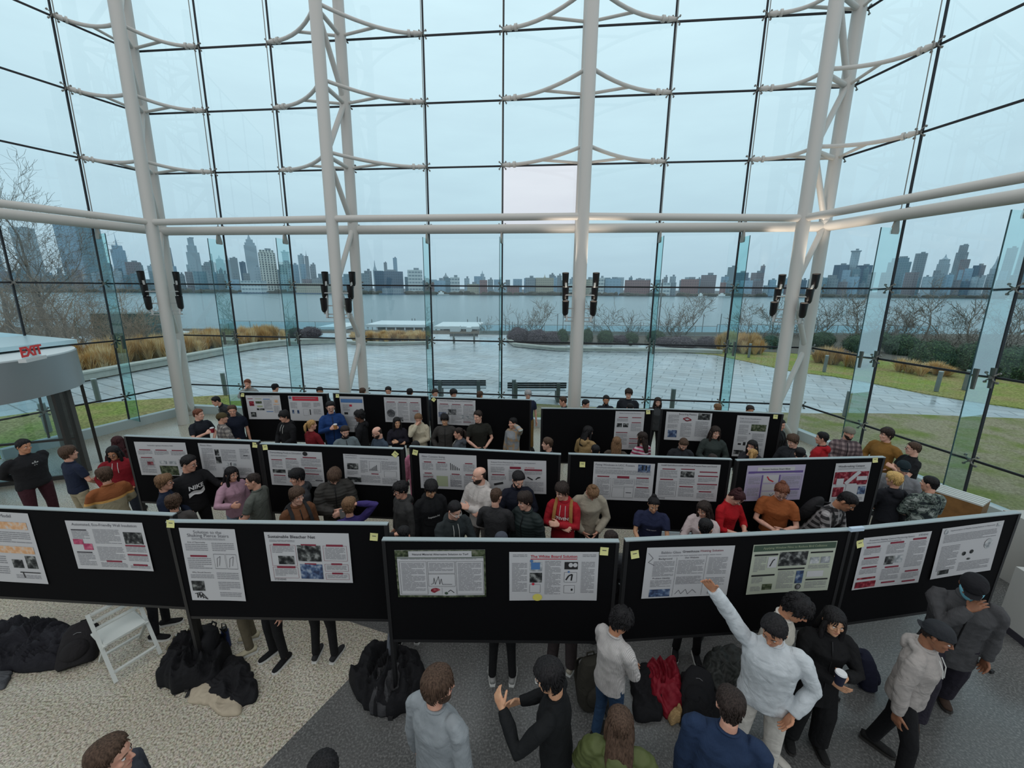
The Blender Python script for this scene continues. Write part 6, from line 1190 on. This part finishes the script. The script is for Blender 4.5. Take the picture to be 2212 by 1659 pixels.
person('person in brown corduroy jacket with backpack straps', 640, 1055, 1.74, 22, 35, 10, 0, 'mop', 'b', 'p', ('6a4630',), 'coat', 'down', extra='S')
person('person in dark quilted jacket bending over a phone', 723, 1022, 1.80, 5, 10, 50, 6, 'mop', 'b', 'p', ('34322f', 'puffer'), 'puffy', 'phone', extra='P')
person('person in purple top with light brown hair, hand in hair, seen from behind', 752, 1077, 1.66, 182, 180, 8, 0, 'mop', 'l', 'f', ('3a3068',), 'long', ['down', 'hair'])
person('person with dark curls and glasses in grey hooded jacket, looking aside', 862, 1043, 1.72, -60, -68, 12, 0, 'curly', 'k', 'f', ('3a3a3a',), 'hoodie', 'down', extra='G')
person('person with black parted hair in black hoodie with small white print', 932, 1042, 1.78, 18, 20, 24, 0, 'part', 'k', 'a', ('16171a',), 'hoodie', 'down', txt=[('baptism.hq', .17, 1.22, 'c8c8c8', .01)])
person('person hiding behind the bleacher board end with hand raised to black hair', 872, 1137, 1.62, 170, 170, 20, 10, 'short', 'k', 'f', ('1e1e22',), 'long', ['hair', 'down'])
person('person with clear-framed glasses in dark green hoodie with white drawstrings', 985, 1088, 1.74, 25, 38, 22, 8, 'short', 'k', 'p', ('2c3234',), 'hoodie', 'table', extra='GQ', w=1.15)
person('balding bearded person in white hoodie with arms crossed', 1035, 1009, 1.80, -38, -72, 5, 0, 'bald', 'd', 'p', ('c2bcb8',), 'hoodie', 'cross', '6e6a68', extra='D', w=1.1)
person('person with closely shaved head in dark grey sweater, seen from behind', 1072, 1055, 1.76, 165, 150, 5, 0, 'buzz', 'b', 'p', ('343436',), 'long', 'front', w=1.1)
person('smiling person with black hair and beard in navy jacket', 1122, 1023, 1.80, 12, 22, 26, 0, 'short', 'k', 'p', ('171a28',), 'coat', 'front', extra='D')
person('person with dark wavy hair in dark green puffer jacket, facing aside', 1132, 1066, 1.74, -35, -62, 12, 4, 'mop', 'd', 'p', ('202a2a', 'puffer'), 'puffy', 'down')
person('person in red hoodie with white arched lettering, arms crossed, tan backpack straps', 1212, 1046, 1.78, -8, -50, 18, 0, 'mop', 'd', 'p', ('a01c28',), 'hoodie', 'cross', extra='ST', txt=[('STEVENS', .235, 1.265, 'dcdcd8', .03)])
person('person in cream sweater with a pale bow in bowed hair', 1285, 1062, 1.70, 12, 20, 62, 6, 'bun', 'l', 'f', ('a49c8c', 'knit'), 'sweater', 'front', fem=True, w=1.12)
person('smiling person in navy printed sweatshirt leaning on the board', 1414, 1077, 1.62, 5, 8, 20, 6, 'bun', 'k', 'a', ('262c48',), 'tee', 'table', '202838', fem=True, w=1.3, txt=[('OLD NAVY', .15, 1.22, 'b8b8c0', .01)])
person('person with long wavy dark hair in pale pink dotted sweater', 1520, 1086, 1.64, -15, -30, 20, 4, 'wavy', 'd', 'f', ('c8b8b8', 'dots', '3a3438'), 'sweater', 'table', fem=True)
person('person seen from behind with short dark hair close to the greenhouse board', 1527, 1122, 1.68, 178, 170, 15, 4, 'short', 'k', 'f', ('2a2a2e',), 'long', 'down')
person('person in bright red dress top with dark red bun, reading a phone', 1605, 1066, 1.66, 50, 62, 45, 4, 'bun', 'm', 'p', ('b01822',), 'half', 'phone', fem=True, extra='P')
person('person in orange top with hair bun and glasses, looking at both hands', 1693, 1050, 1.68, 8, 10, 35, 4, 'bun', 'r', 'p', ('9c5830',), 'vneck', 'phone', fem=True, w=1.12, extra='GP')
person('person in black and white checked shirt with backpack bending far forward', 1846, 1072, 1.88, 68, 72, 35, 24, 'short', 'k', 't', ('3a383a', 'buffalo', 'b8b4b4'), 'long', 'table', extra='S')
person('person with blond hair in black hooded jacket, seen from behind', 1935, 1022, 1.66, -145, -120, 5, 0, 'mop', 'y', 'f', ('191a20',), 'hoodie', 'front', fem=True, w=1.1)
person('person in grey hoodie with dark knit hat over white-brimmed cap', 1955, 998, 1.74, 5, 10, 15, 0, 'cap', (20, 34, 40), 'f', ('76787c',), 'hoodie', 'front', w=1.2)
person('person in mottled green and black fleece with tan hood and black hair', 2012, 1030, 1.72, -140, -115, 5, 0, 'short', 'k', 'f', ('20282a', 'camo', '707c74'), 'coat', 'front', hood=True, w=1.2)
person('person in mustard sweater with brown hair by the right glass wall', 1918, 926, 1.84, -38, -60, 5, 0, 'mop', 'd', 'p', ('8a6430', 'knit'), 'sweater', ['hip', 'front'], w=1.1)
person('person in black tee with glasses and folded arms next to the mustard sweater', 1976, 956, 1.76, -60, -82, 5, 0, 'short', 'b', 'p', ('17191c',), 'tee', 'cross', extra='G')
person('person with grey knit hat just peeking above the turf board', 1083, 1152, 1.62, 180, 180, 5, 0, 'beanie', (70, 74, 84), 'f', ('3a3c40',), 'long', 'down')
person('person with dark hair just peeking above the white board poster', 1322, 1148, 1.64, 170, 160, 15, 0, 'short', 'd', 'f', ('3a3c40',), 'long', 'down')
# legs seen under the boards belong to people pressed against their backs
for x, y, yw, sh, tr_, lab in [(600, 1428, -60, '141416', '141416', 'person in black trousers and striped trainers below the bleacher poster, mostly hidden'), (695, 1440, 150, '2a2a2c', '141416', 'person in black trousers with pale-soled shoes below the bleacher board end'), (1085, 1470, 178, '8a8a88', '141416', 'person in skinny black trousers and grey trainers below the turf board'), (1212, 1442, 165, 'a8a090', '3c3434', 'person in wide brown trousers below the white board poster'), (545, 1395, -100, 'b0a890', '5c5444', 'person in khaki trousers and cream shoes below the stairs board'), (1480, 1415, 10, '1a1a1c', '141416', 'person in black trousers below the greenhouse poster'), (350, 1365, 60, '141416', '141418', 'person in dark trousers beside the white folding chair')]:
    p = atz(x, y, 0); bk = BD['F2'] if x < 840 else BD['F3'] if x < 1340 else BD['F4']
    if x < 370: bk = BD['F1']
    dd = (p-bk[0]).dot(bk[2]); p = p-bk[2]*max(0, dd+.20)
    person(lab, 0, 0, 1.62, yw, pitch=10, hair='short', hc='d', top=('26262a',), kind='long', arms='down', pants=tr_, shoes=sh, loc=(p.x, p.y), extra='W', trs=1.35 if 'wide' in lab else .95)
# ---- between the middle and the rear row
person('person in dark polo with auburn hair holding a red cup at the far left', 427, 884, 1.78, 35, 60, 5, 0, 'short', 'r', 'p', ('1c2028',), 'polo', ['front', 'cup'], cup=cup_('red', (140, 24, 44), 'red paper cup with white lid in the hand of the auburn-haired person', (220, 220, 218)))
person('person in black puffer jacket stooping behind, near the leftmost column', 462, 858, 1.74, -80, -80, 20, 35, 'short', 'k', 'f', ('1a1c20', 'puffer'), 'puffy', 'front')
person('person in beige checked flannel and olive knit hat, turned away', 478, 892, 1.72, 110, 95, 5, 0, 'beanie', (78, 68, 44), 'f', ('9c9690', 'plaid', '3c3a3e'), 'coat', 'front')
person('person in navy tee with brown hair behind the checked flannel', 500, 876, 1.80, 15, 0, 10, 0, 'short', 'b', 'f', ('161c2c',), 'tee', 'down', w=1.1)
person('person in black hoodie with black hair looking at a phone, facing left', 610, 889, 1.76, -55, -70, 15, 0, 'mop', 'k', 'f', ('131316',), 'hoodie', 'front', w=1.15)
person('person with blond ponytail in dark red sweater, seen from behind', 672, 907, 1.66, 130, 110, 5, 0, 'pony', 'n', 'f', ('701820',), 'long', 'front', fem=True)
person('person in bright blue jacket with glasses holding a drink and a phone', 713, 868, 1.80, 8, 5, 12, 0, 'short', 'k', 'p', ('1c3c70',), 'coat', 'cup', extra='GM', cup=cup_('tan', (170, 120, 70), 'small brown drink in the hand of the blue-jacketed person', (190, 150, 100)))
person('person with moustache in grey jacket with black collar, looking down', 745, 922, 1.72, 12, 12, 22, 2, 'short', 'd', 'p', ('687478',), 'coat', 'front', extra='MD', collar=('1c1e20',))
person('person with thick black curls in black jacket, in profile', 775, 888, 1.76, -100, -95, 8, 0, 'afro', 'k', 'd', ('141417',), 'hoodie', 'front')
person('bald bearded person with glasses in blue-grey shirt, looking down', 810, 923, 1.74, -55, -72, 20, 4, 'bald', 'd', 'p', ('3a4654',), 'long', 'front', extra='DG')
person('person with long black hair in dark jacket, arms crossed', 857, 902, 1.66, 8, 12, 10, 0, 'long', 'k', 'a', ('1c1a24',), 'coat', 'cross', fem=True)
person('person in cream hoodie covering the face with one hand', 903, 896, 1.70, -8, -5, 25, 0, 'short', 'l', 'f', ('bab29c',), 'hoodie', ['belly', 'face'], fem=True, w=1.1)
person('person in open grey jacket with black hair, standing by the engine poster', 960, 896, 1.70, -5, -8, 12, 0, 'part', 'k', 'a', ('3c3a38',), 'coat', 'pocket')
person('person with dark tied hair in grey hoodie, in profile', 990, 924, 1.66, -110, -92, 5, 0, 'pony', 'd', 'f', ('44484e',), 'hoodie', 'front', fem=True)
person('person in dark olive polo with brown hair, looking to the side', 1032, 888, 1.78, 12, -40, 8, 0, 'short', 'd', 'p', ('24241f',), 'polo', 'front', w=1.15)
person('person in grey and tan sweater touching the ear', 1108, 903, 1.68, -35, -65, 5, 0, 'short', 'k', 'f', ('8c9094', 'camo', 'ac8c64', .35), 'sweater', ['ear', 'down'], fem=True)
person('person with brown hair in dark top below the tan trousers, in profile', 1183, 946, 1.74, -105, -92, 5, 0, 'short', 'b', 'p', ('26262a',), 'long', 'front')
person('person with long dark hair in tan jacket, turned away', 1272, 921, 1.68, 150, 120, 10, 0, 'wavy', 'k', 'f', ('9a8058',), 'hoodie', 'front', fem=True)
person('black-haired person just above the middle row beside the tan jacket', 1287, 962, 1.62, 178, 178, 5, 0, 'short', 'k', 'f', ('1c1c20',), 'long', 'down')
person('person with long light brown hair seen from behind', 1333, 944, 1.66, 180, 180, 5, 0, 'long', 'l', 'f', ('4c443c',), 'long', 'front', fem=True, w=1.1)
person('person with dark brown hair in pink and white striped top', 1388, 934, 1.68, -140, -115, 5, 0, 'wavy', 'd', 'f', ('c8bcc0', 'stripe', '9a3858'), 'long', 'front', fem=True)
person('person in pink top with long black hair, seen in the gap of the middle boards', 897, 953, 1.62, 172, 178, 8, 0, 'long', 'k', 'f', ('b8748c',), 'hoodie', 'down', 'b8748c', fem=True)
person('person with neat brown hair looking down, black and white jacket', 1480, 952, 1.70, 12, 20, 38, 4, 'short', 'b', 'p', ('26282c',), 'coat', 'front', extra='D')
person('person with long dark hair in dark green sweater, smiling', 1548, 922, 1.74, 15, 22, 15, 0, 'long', 'd', 'p', ('343c3a',), 'sweater', 'front', fem=True, w=1.05)
person('person with long black hair behind a blue bottle', 1626, 952, 1.66, -20, -25, 12, 0, 'long', 'k', 'f', ('2c2c30',), 'long', 'face+chin', fem=True, cup=cup_('bluebottle', (110, 140, 176), 'pale blue bottle held up at the gap of the right middle boards', (130, 150, 176)))
person('person with blond ponytail seen from behind at the lilac board', 1628, 970, 1.60, 178, 170, 5, 0, 'pony', 'n', 'f', ('3a3c40',), 'long', 'down', fem=True)
person('person with brown curls in dark jacket over grey tee, looking down', 1712, 941, 1.76, -20, -40, 20, 2, 'mop', 'b', 'p', ('2a2c30',), 'coat', 'front')
person('person with black hair and black jacket seen from behind, right of the lilac board', 1730, 968, 1.66, 175, 178, 8, 0, 'short', 'k', 'f', ('17181c',), 'hoodie', 'front', w=1.15)
person('person with black hair in red and black jacket, in profile', 1778, 934, 1.76, -110, -95, 5, 0, 'short', 'k', 'f', ('a01c24',), 'hoodie', 'front', collar=('1c1c20',))
person('person in red-white checked flannel and grey knit hat by the right glass wall', 1838, 924, 1.78, 20, 40, 12, 0, 'beanie', (120, 118, 106), 'f', ('8c7c7c', 'plaid', '30242c'), 'coat', 'front', w=1.12, extra='D')
person('small hair top of someone below the green-sweatered person', 1541, 982, 1.60, 178, 178, 5, 0, 'short', 'd', 'f', ('3a3c40',), 'long', 'down', q=0)
# ---- behind the rear row, mostly heads
person('person in pale grey hoodie drinking, behind the leftmost rear board', 533, 820, 1.80, -20, -25, 10, 0, 'short', 'r', 'f', ('8a8e8c',), 'hoodie', ['down', 'face'], q=0)
person('person with black knit hat behind the leftmost rear board', 594, 829, 1.76, 120, 140, 10, 0, 'beanie', (20, 20, 24), 'f', ('8a8078',), 'hoodie', 'down', q=0)
for i, (x, y, hc_, yw, lab) in enumerate([(690, 837, 'k', 0, 'dark hair top behind the red header poster'), (783, 838, 'b', 160, 'brown hair top behind the second rear board, left one'), (838, 836, 'k', -10, 'black-haired head behind the crossed circle poster'), (885, 839, 'k', 170, 'black hair top at the second rear board end'), (940, 841, 'd', 20, 'dark-haired head at the sticky note of the half-empty board'), (980, 842, 'k', 30, 'wavy dark-haired head behind the engine poster'), (1037, 845, 'b', 150, 'brown hair top behind the half-empty rear board'),
                                        (1215, 857, 'b', -90, 'brown-haired head in profile with glasses, left of the middle column foot'), (1267, 864, 'k', 60, 'black-haired head right of the middle column foot'), (1310, 855, 'k', 5, 'bearded head with navy collar above the empty rear board'), (1362, 872, 'k', 175, 'black hair top in front of the tall dark-jacketed person'), (1551, 872, 'l', -160, 'fair hair top behind the recycling poster'), (1622, 877, 'd', 20, 'dark hair top behind the tall landscape poster')]):
    person('person showing only a '+lab, x, y, 1.76 if i != 10 else 1.66, yw, None, 12, 0, 'short' if i != 5 else 'mop', hc_, 'f' if i % 3 else 't', ('22262e',), 'coat', 'down', q=0, extra='D' if i == 9 else ('G' if i == 7 else ''))
person('grey-haired person in navy tee and tan trousers between the rear boards', 1141, 844, 1.78, 8, 5, 15, 0, 'mop', 'g', 'p', ('20283c',), 'tee', 'down', '7a6034')
person('tall dark-haired person in dark jacket standing above the empty rear board', 1359, 841, 1.88, 0, 0, 12, 0, 'mop', 'd', 'p', ('20242a',), 'coat', 'down', w=1.15)
person('bearded person with long dark hair and grey sweater in the right rear gap', 1422, 859, 1.76, 5, 8, 12, 0, 'long', 'd', 'p', ('3a3c3e',), 'sweater', 'down', extra='D')
person('person in black silhouetted against the corner column base', 1688, 906, 1.74, 60, 60, 10, 0, 'short', 'k', 'f', ('141416',), 'coat', 'front')
# ============================================================ COATS, BAGS AND SMALL THINGS
def crumple(lab, pts, h, mat, cat='coat', name='coat', seed=0, fr=3.2, parent=None, z0=0.0, group=None):
    """cloth heap over a floor outline given as (x, y) on the floor"""
    c = V((sum(p.x for p in pts)/len(pts), sum(p.y for p in pts)/len(pts), 0)); n = 96; m = MB(); rings = []
    def rad(a):
        d = V((math.cos(a), math.sin(a), 0)); best = .05
        for i in range(len(pts)):
            p, q = pts[i]-c, pts[(i+1) % len(pts)]-c; e_ = q-p; den = d.x*e_.y-d.y*e_.x
            if abs(den) < 1e-9: continue
            t_ = (p.x*e_.y-p.y*e_.x)/den; u_ = (p.x*d.y-p.y*d.x)/den
            if t_ > 0 and 0 <= u_ <= 1: best = max(best, t_)
        return best
    R_ = [rad(2*PI*k/n) for k in range(n)]; R_ = [(R_[k-1]+2*R_[k]+R_[(k+1) % n])/4*(1+.16*noise.noise(V((math.cos(2*PI*k/n)*2.5+seed, math.sin(2*PI*k/n)*2.5, 5)))) for k in range(n)]
    L_ = 34
    for j in range(L_):
        t_ = j/(L_-1); ring = []
        for k in range(n):
            a = 2*PI*k/n; rr = R_[k]*math.cos(t_*PI/2)**.55 if j < L_-1 else .01; x, y = rr*math.cos(a), rr*math.sin(a)
            wx_ = noise.noise(V((x*4+seed, y*4, 1.7)))*.12; r1_ = 1-2*abs(noise.noise(V(((x+wx_)*fr*2.6+seed, (y-wx_)*fr*1.3, seed*.7)))); r2_ = 1-2*abs(noise.noise(V(((x-wx_)*fr*3.0, (y+wx_)*fr*6+seed, 3.3)))); fold = .36*(r1_-.6)+.10*(r2_-.5)
            z = h*(math.sin(t_*PI/2)**.7)*max(.2, .8+fold*1.25)+.004; ring.append(V((x*(1+.08*fold), y*(1+.08*fold), max(.003, z) if j else .003)))
        rings.append(ring)
    m.loft(rings); return m.build(name, mat, parent, angle=180, loc=(c.x, c.y, z0), label=lab, cat=cat, group=group)
def F(*l): return [atz(x, y, 0) for x, y in l]
crumple('heap of black winter coats at the far left below the orange-block poster', F((-60, 1380), (10, 1355), (110, 1350), (170, 1375), (200, 1400), (150, 1445), (90, 1455), (20, 1455), (-60, 1440)), .30, cloth('1e1e24'), seed=1)
crumple('small grey jacket sleeve lying at the far left picture edge', F((-40, 1460), (0, 1440), (30, 1450), (10, 1490), (-40, 1500)), .07, cloth('4a4c50'), seed=2)
crumple('black coat spilled left of the stairs board foot', F((340, 1480), (372, 1420), (395, 1380), (470, 1375), (500, 1420), (480, 1470), (420, 1490), (370, 1500)), .34, cloth('131316'), seed=3)
crumple('black jacket turned open on the beige floor, left of the grey field', F((440, 1470), (470, 1430), (530, 1420), (562, 1500), (555, 1522), (520, 1530), (450, 1508)), .12, cloth('17171a'), seed=4)
crumple('cream fleece lining of a jacket spread on the beige floor', F((425, 1470), (450, 1445), (480, 1500), (525, 1520), (520, 1545), (480, 1550), (450, 1525), (398, 1518)), .07, cloth('b0a490', 'knit'), seed=5)
crumple('big heap of black coats around the foot of the turf board', F((750, 1470), (790, 1420), (850, 1405), (910, 1430), (932, 1490), (920, 1530), (860, 1548), (800, 1545), (765, 1510)), .34, cloth('151518'), seed=6)
crumple('charcoal coat lying on top of the black heap by the turf board', F((790, 1500), (830, 1455), (880, 1460), (890, 1510), (850, 1550), (800, 1545)), .30, cloth('3c3c3e'), seed=7)
crumple('grey hood hanging over the turf board post', F((836, 1425), (850, 1410), (862, 1420), (858, 1450), (842, 1450)), .42, cloth('70747c', 'knit'), seed=8, fr=5)
crumple('black coat left of the dark red jacket on the grey floor', F((1362, 1470), (1380, 1440), (1420, 1440), (1440, 1520), (1425, 1565), (1368, 1565)), .14, cloth('151518'), seed=9)
crumple('dark red jacket with tan fur trim lying on the grey floor', F((1388, 1440), (1420, 1428), (1455, 1432), (1470, 1480), (1472, 1540), (1440, 1560), (1410, 1520)), .20, cloth('7c1424', 'puffer'), seed=10)
crumple('tan fur trim of the dark red jacket', F((1440, 1552), (1458, 1548), (1470, 1510), (1480, 1530), (1470, 1560), (1450, 1568)), .12, M('tan_fur', (170, 140, 96), .95, bump=1, bscale=90), cat='fur trim', name='fur_trim', seed=11, fr=5)
crumple('black coat between the dark red jacket and the grey-green coat', F((1465, 1470), (1500, 1445), (1530, 1480), (1560, 1560), (1520, 1590), (1470, 1570)), .22, cloth('17171a'), seed=12)
crumple('grey-green padded coat heaped under the greenhouse board', F((1512, 1460), (1530, 1420), (1590, 1415), (1625, 1450), (1600, 1520), (1550, 1530), (1520, 1500)), .30, cloth('343634', 'puffer'), seed=13)
def backpack(lab, x, y, rz, col, s=1.0, lean=0, h=.46):
    p = atz(x, y); r = empty('backpack', (p.x, p.y, 0), rz, lab, 'backpack'); r.rotation_euler[0] = R(lean); cm = cloth(col)
    m = MB(); rr = [(0, .14, .085), (.04, .165, .10), (.2*s, .165, .105), (.36*s, .145, .095), (.44*s, .10, .07), (h*s, .03, .03)]
    m.loft([[V((math.copysign(abs(math.cos(a))**.6, math.cos(a))*w_*s, math.copysign(abs(math.sin(a))**.6, math.sin(a))*d_*s, z+.003)) for a in [2*PI*k/24 for k in range(24)]] for z, w_, d_ in rr]); m.build('main_bag', cm, r)
    m = MB(); m.ball((0, -.10*s, .15*s), (.12*s, .05*s, .11*s), 16, 10); m.build('front_pocket', cm, r)
    MB().tube([(-.04*s, .05, .44*s), (-.035*s, .05, .49*s), (.035*s, .05, .49*s), (.04*s, .05, .44*s)], .010, 8).build('carry_handle', cm, r)
    for sd in (-1, 1): MB().tube([(sd*.08*s, .09*s, .42*s), (sd*.10*s, .16*s, .34*s), (sd*.11*s, .17*s, .18*s), (sd*.12*s, .10*s, .04)], [(.028, .007)]*4, 8, flat=(1, 0, 0)).build('strap', cm, r)
    MB().tube([(-.13*s, -.06*s, .30*s), (0, -.105*s, .33*s), (.13*s, -.06*s, .30*s)], .004, 6).build('zip', M('zip_grey', (110, 110, 112), .4, .5), r)
    return r
backpack('black shiny backpack on its side left of the white folding chair', 165, 1440, R(30), '1c1a1c', 1.1, -50)
backpack('black backpack under the heap at the stairs board foot', 430, 1440, R(-20), '17171a', 1.0, -25)
backpack('dark olive backpack beside the person in the white ribbed sweater', 1284, 1520, R(15), '2e2c26', 1.15, -12)
backpack('black backpack under the greenhouse board', 1500, 1548, R(-30), '18181b', 1.05, -60)
backpack('dark navy bag on the floor beyond the smiling person in black', 1868, 1475, R(70), '16182a', .9, -10)
# loose straps on the floor
def strap(lab, pts, w_=.018):
    q = [atz(x, y, 0)+V((0, 0, z)) for x, y, z in pts]; MB().tube(q, [(w_, .004)]*len(q), 6, flat=(1, 0, 0)).build('bag_strap', M('strap_black', (18, 18, 20), .7), label=lab, cat='strap')
strap('black bag strap lying on the beige floor below the stairs board', [(345, 1488, .008), (374, 1470, .01), (378, 1502, .008), (430, 1455, .04)])
strap('second black strap across the cream lining', [(402, 1508, .01), (425, 1470, .03), (440, 1455, .05)])
strap('black strap looped on the grey floor near the greenhouse board', [(1482, 1592, .006), (1466, 1556, .006), (1500, 1545, .02), (1548, 1552, .03), (1530, 1566, .006), (1490, 1556, .01)])
strap('black strap on the floor left of the shiny backpack', [(-10, 1455, .006), (10, 1440, .006), (40, 1425, .02)])
# white folding chair tipped against the board
CW = M('white_resin', (196, 200, 196), .4)
p = atz(282, 1425); ch = empty('folding_chair', (p.x, p.y, 0), R(62), 'white folding chair behind the front boards, draped with straps', 'chair')
def cbar(n, a, b, w_=.035, h_=.022, par=None): return MB().bar(a, b, w_, h_).build(n, CW, par or ch, smooth=False)
for sd in (-.21, .21):
    cbar('back_leg', (sd, -.25, .02), (sd, .12, .80)); cbar('front_leg', (sd*.9, .28, .02), (sd*.9, -.12, .46))
cbar('seat_rail', (-.19, -.12, .44), (-.19, .26, .44)); cbar('seat_rail', (.19, -.12, .44), (.19, .26, .44))
MB().box((0, .07, .455), (.38, .38, .025)).build('seat', CW, ch, smooth=False)
for z, y in ((.78, .11), (.70, .073), (.62, .035)): cbar('back_slat', (-.20, y, z), (.20, y, z), .05, .018)
cbar('stretcher', (-.19, .2, .12), (.19, .2, .12)); cbar('stretcher', (-.2, -.2, .12), (.2, -.2, .12))
m = MB(); q = p+V((.42, .12, 0))
for i in range(5): m.ball((.05*math.sin(i*2), .07*i, .05+.02*math.cos(i*3)), (.05, .055, .045), 8, 6)
m.build('camouflage_bag', cloth('6a6450', 'camo', '2c2a24'), loc=(q.x, q.y, 0), label='small camouflage pouch on the floor beside the white folding chair', cat='pouch')
p = atz(492, 1395); r = empty('water_bottle', (p.x, p.y, 0), 0, 'dark blue water bottle with carry loop among the coats under the stairs board', 'bottle')
MB().tube([(0, 0, 0), (0, 0, .24)], .042, 18).build('bottle_body', M('bottle_blue', (28, 48, 96), .3, .4), r); MB().tube([(0, 0, .24), (0, 0, .29)], [.034, .030], 18).build('lid', LAMPB, r); MB().tube([(-.03, 0, .28), (-.02, 0, .35), (.03, 0, .34), (.03, 0, .28)], .006, 8).build('loop', LAMPB, r)
# tables between the rows, half hidden behind the boards
def table(lab, x0, x1, y, D_, z=.74):
    a, c = atz(x0, y, z), atz(x1, y, z); d = (c-a); L_ = d.length; d.normalize(); r = empty('folding_table', V((a.x, a.y, 0)), math.atan2(d.y, d.x), lab, 'table'); TW = M('table_white', (176, 182, 184), .4)
    MB().box((L_/2, D_/2, z), (L_, D_, .04)).build('table_top', TW, r, smooth=False)
    for u, v in ((.08, .06), (L_-.08, .06), (.08, D_-.06), (L_-.08, D_-.06)): MB().bar((u, v, 0), (u, v, z-.02), .03, .03).build('leg', M('table_leg', (110, 112, 114), .4, .5), r, smooth=False)
table('white folding table between the right-hand middle and front boards', 1440, 1520, 1182, .45)
# blue bottle and box held above the middle row
q = atz(1849, 1146, 2.07); MB().box((0, 0, .02), (.16, .035, .04)).build('tape_patch', M('tape_pale', (178, 196, 210), .5), loc=(q.x, q.y, 2.07), rz=R(8), smooth=False, label='pale tape patch joining the two right front boards', cat='tape')
# right edge: pale wall end with wood corner post, and a wooden chest by the glass
WL = M('pale_wall', (172, 172, 168), .7)
MB().box((9.0, 5.45, .55), (2.0, .5, 1.1)).build('wall_right', WL, smooth=False, kind='structure')
MB().box((7.98, 5.16, .56), (.09, .09, 1.12)).build('trim_1', M('oak_post', (120, 82, 50), .5, var=.2), smooth=False, kind='structure')
MB().box((9.0, 5.19, .07), (2.0, .03, .14)).build('baseboard_right', M('dark_base', (46, 44, 52), .5), smooth=False, kind='structure')
r = empty('counter_block', (7.25, 4.3, 0), R(-8), 'pale counter block with dark foot at the right picture edge', 'counter')
MB().box((0, 0, .52), (.9, .4, .84)).build('counter_body', WL, r, smooth=False); MB().box((0, 0, .05), (.92, .42, .10)).build('dark_plinth', M('dark_base', (46, 44, 52), .5), r, smooth=False)
a = atz(2092, 1083, 1.0); r = empty('wooden_cabinet', (a.x+.1, a.y+.35, 0), R(-62), 'low brown wooden cabinet with white louvred top beside the right glass wall', 'cabinet')
MB().box((.0, 0, .48), (.85, .4, .96)).build('cabinet_body', M('cabinet_wood', (128, 92, 52), .5, var=.2), r, smooth=False)
for i in range(5): MB().box((0, -.18+i*.09, .98), (.85, .05, .03)).build('louvre_slat', CW, r, smooth=False)
bpy.context.view_layer.update()
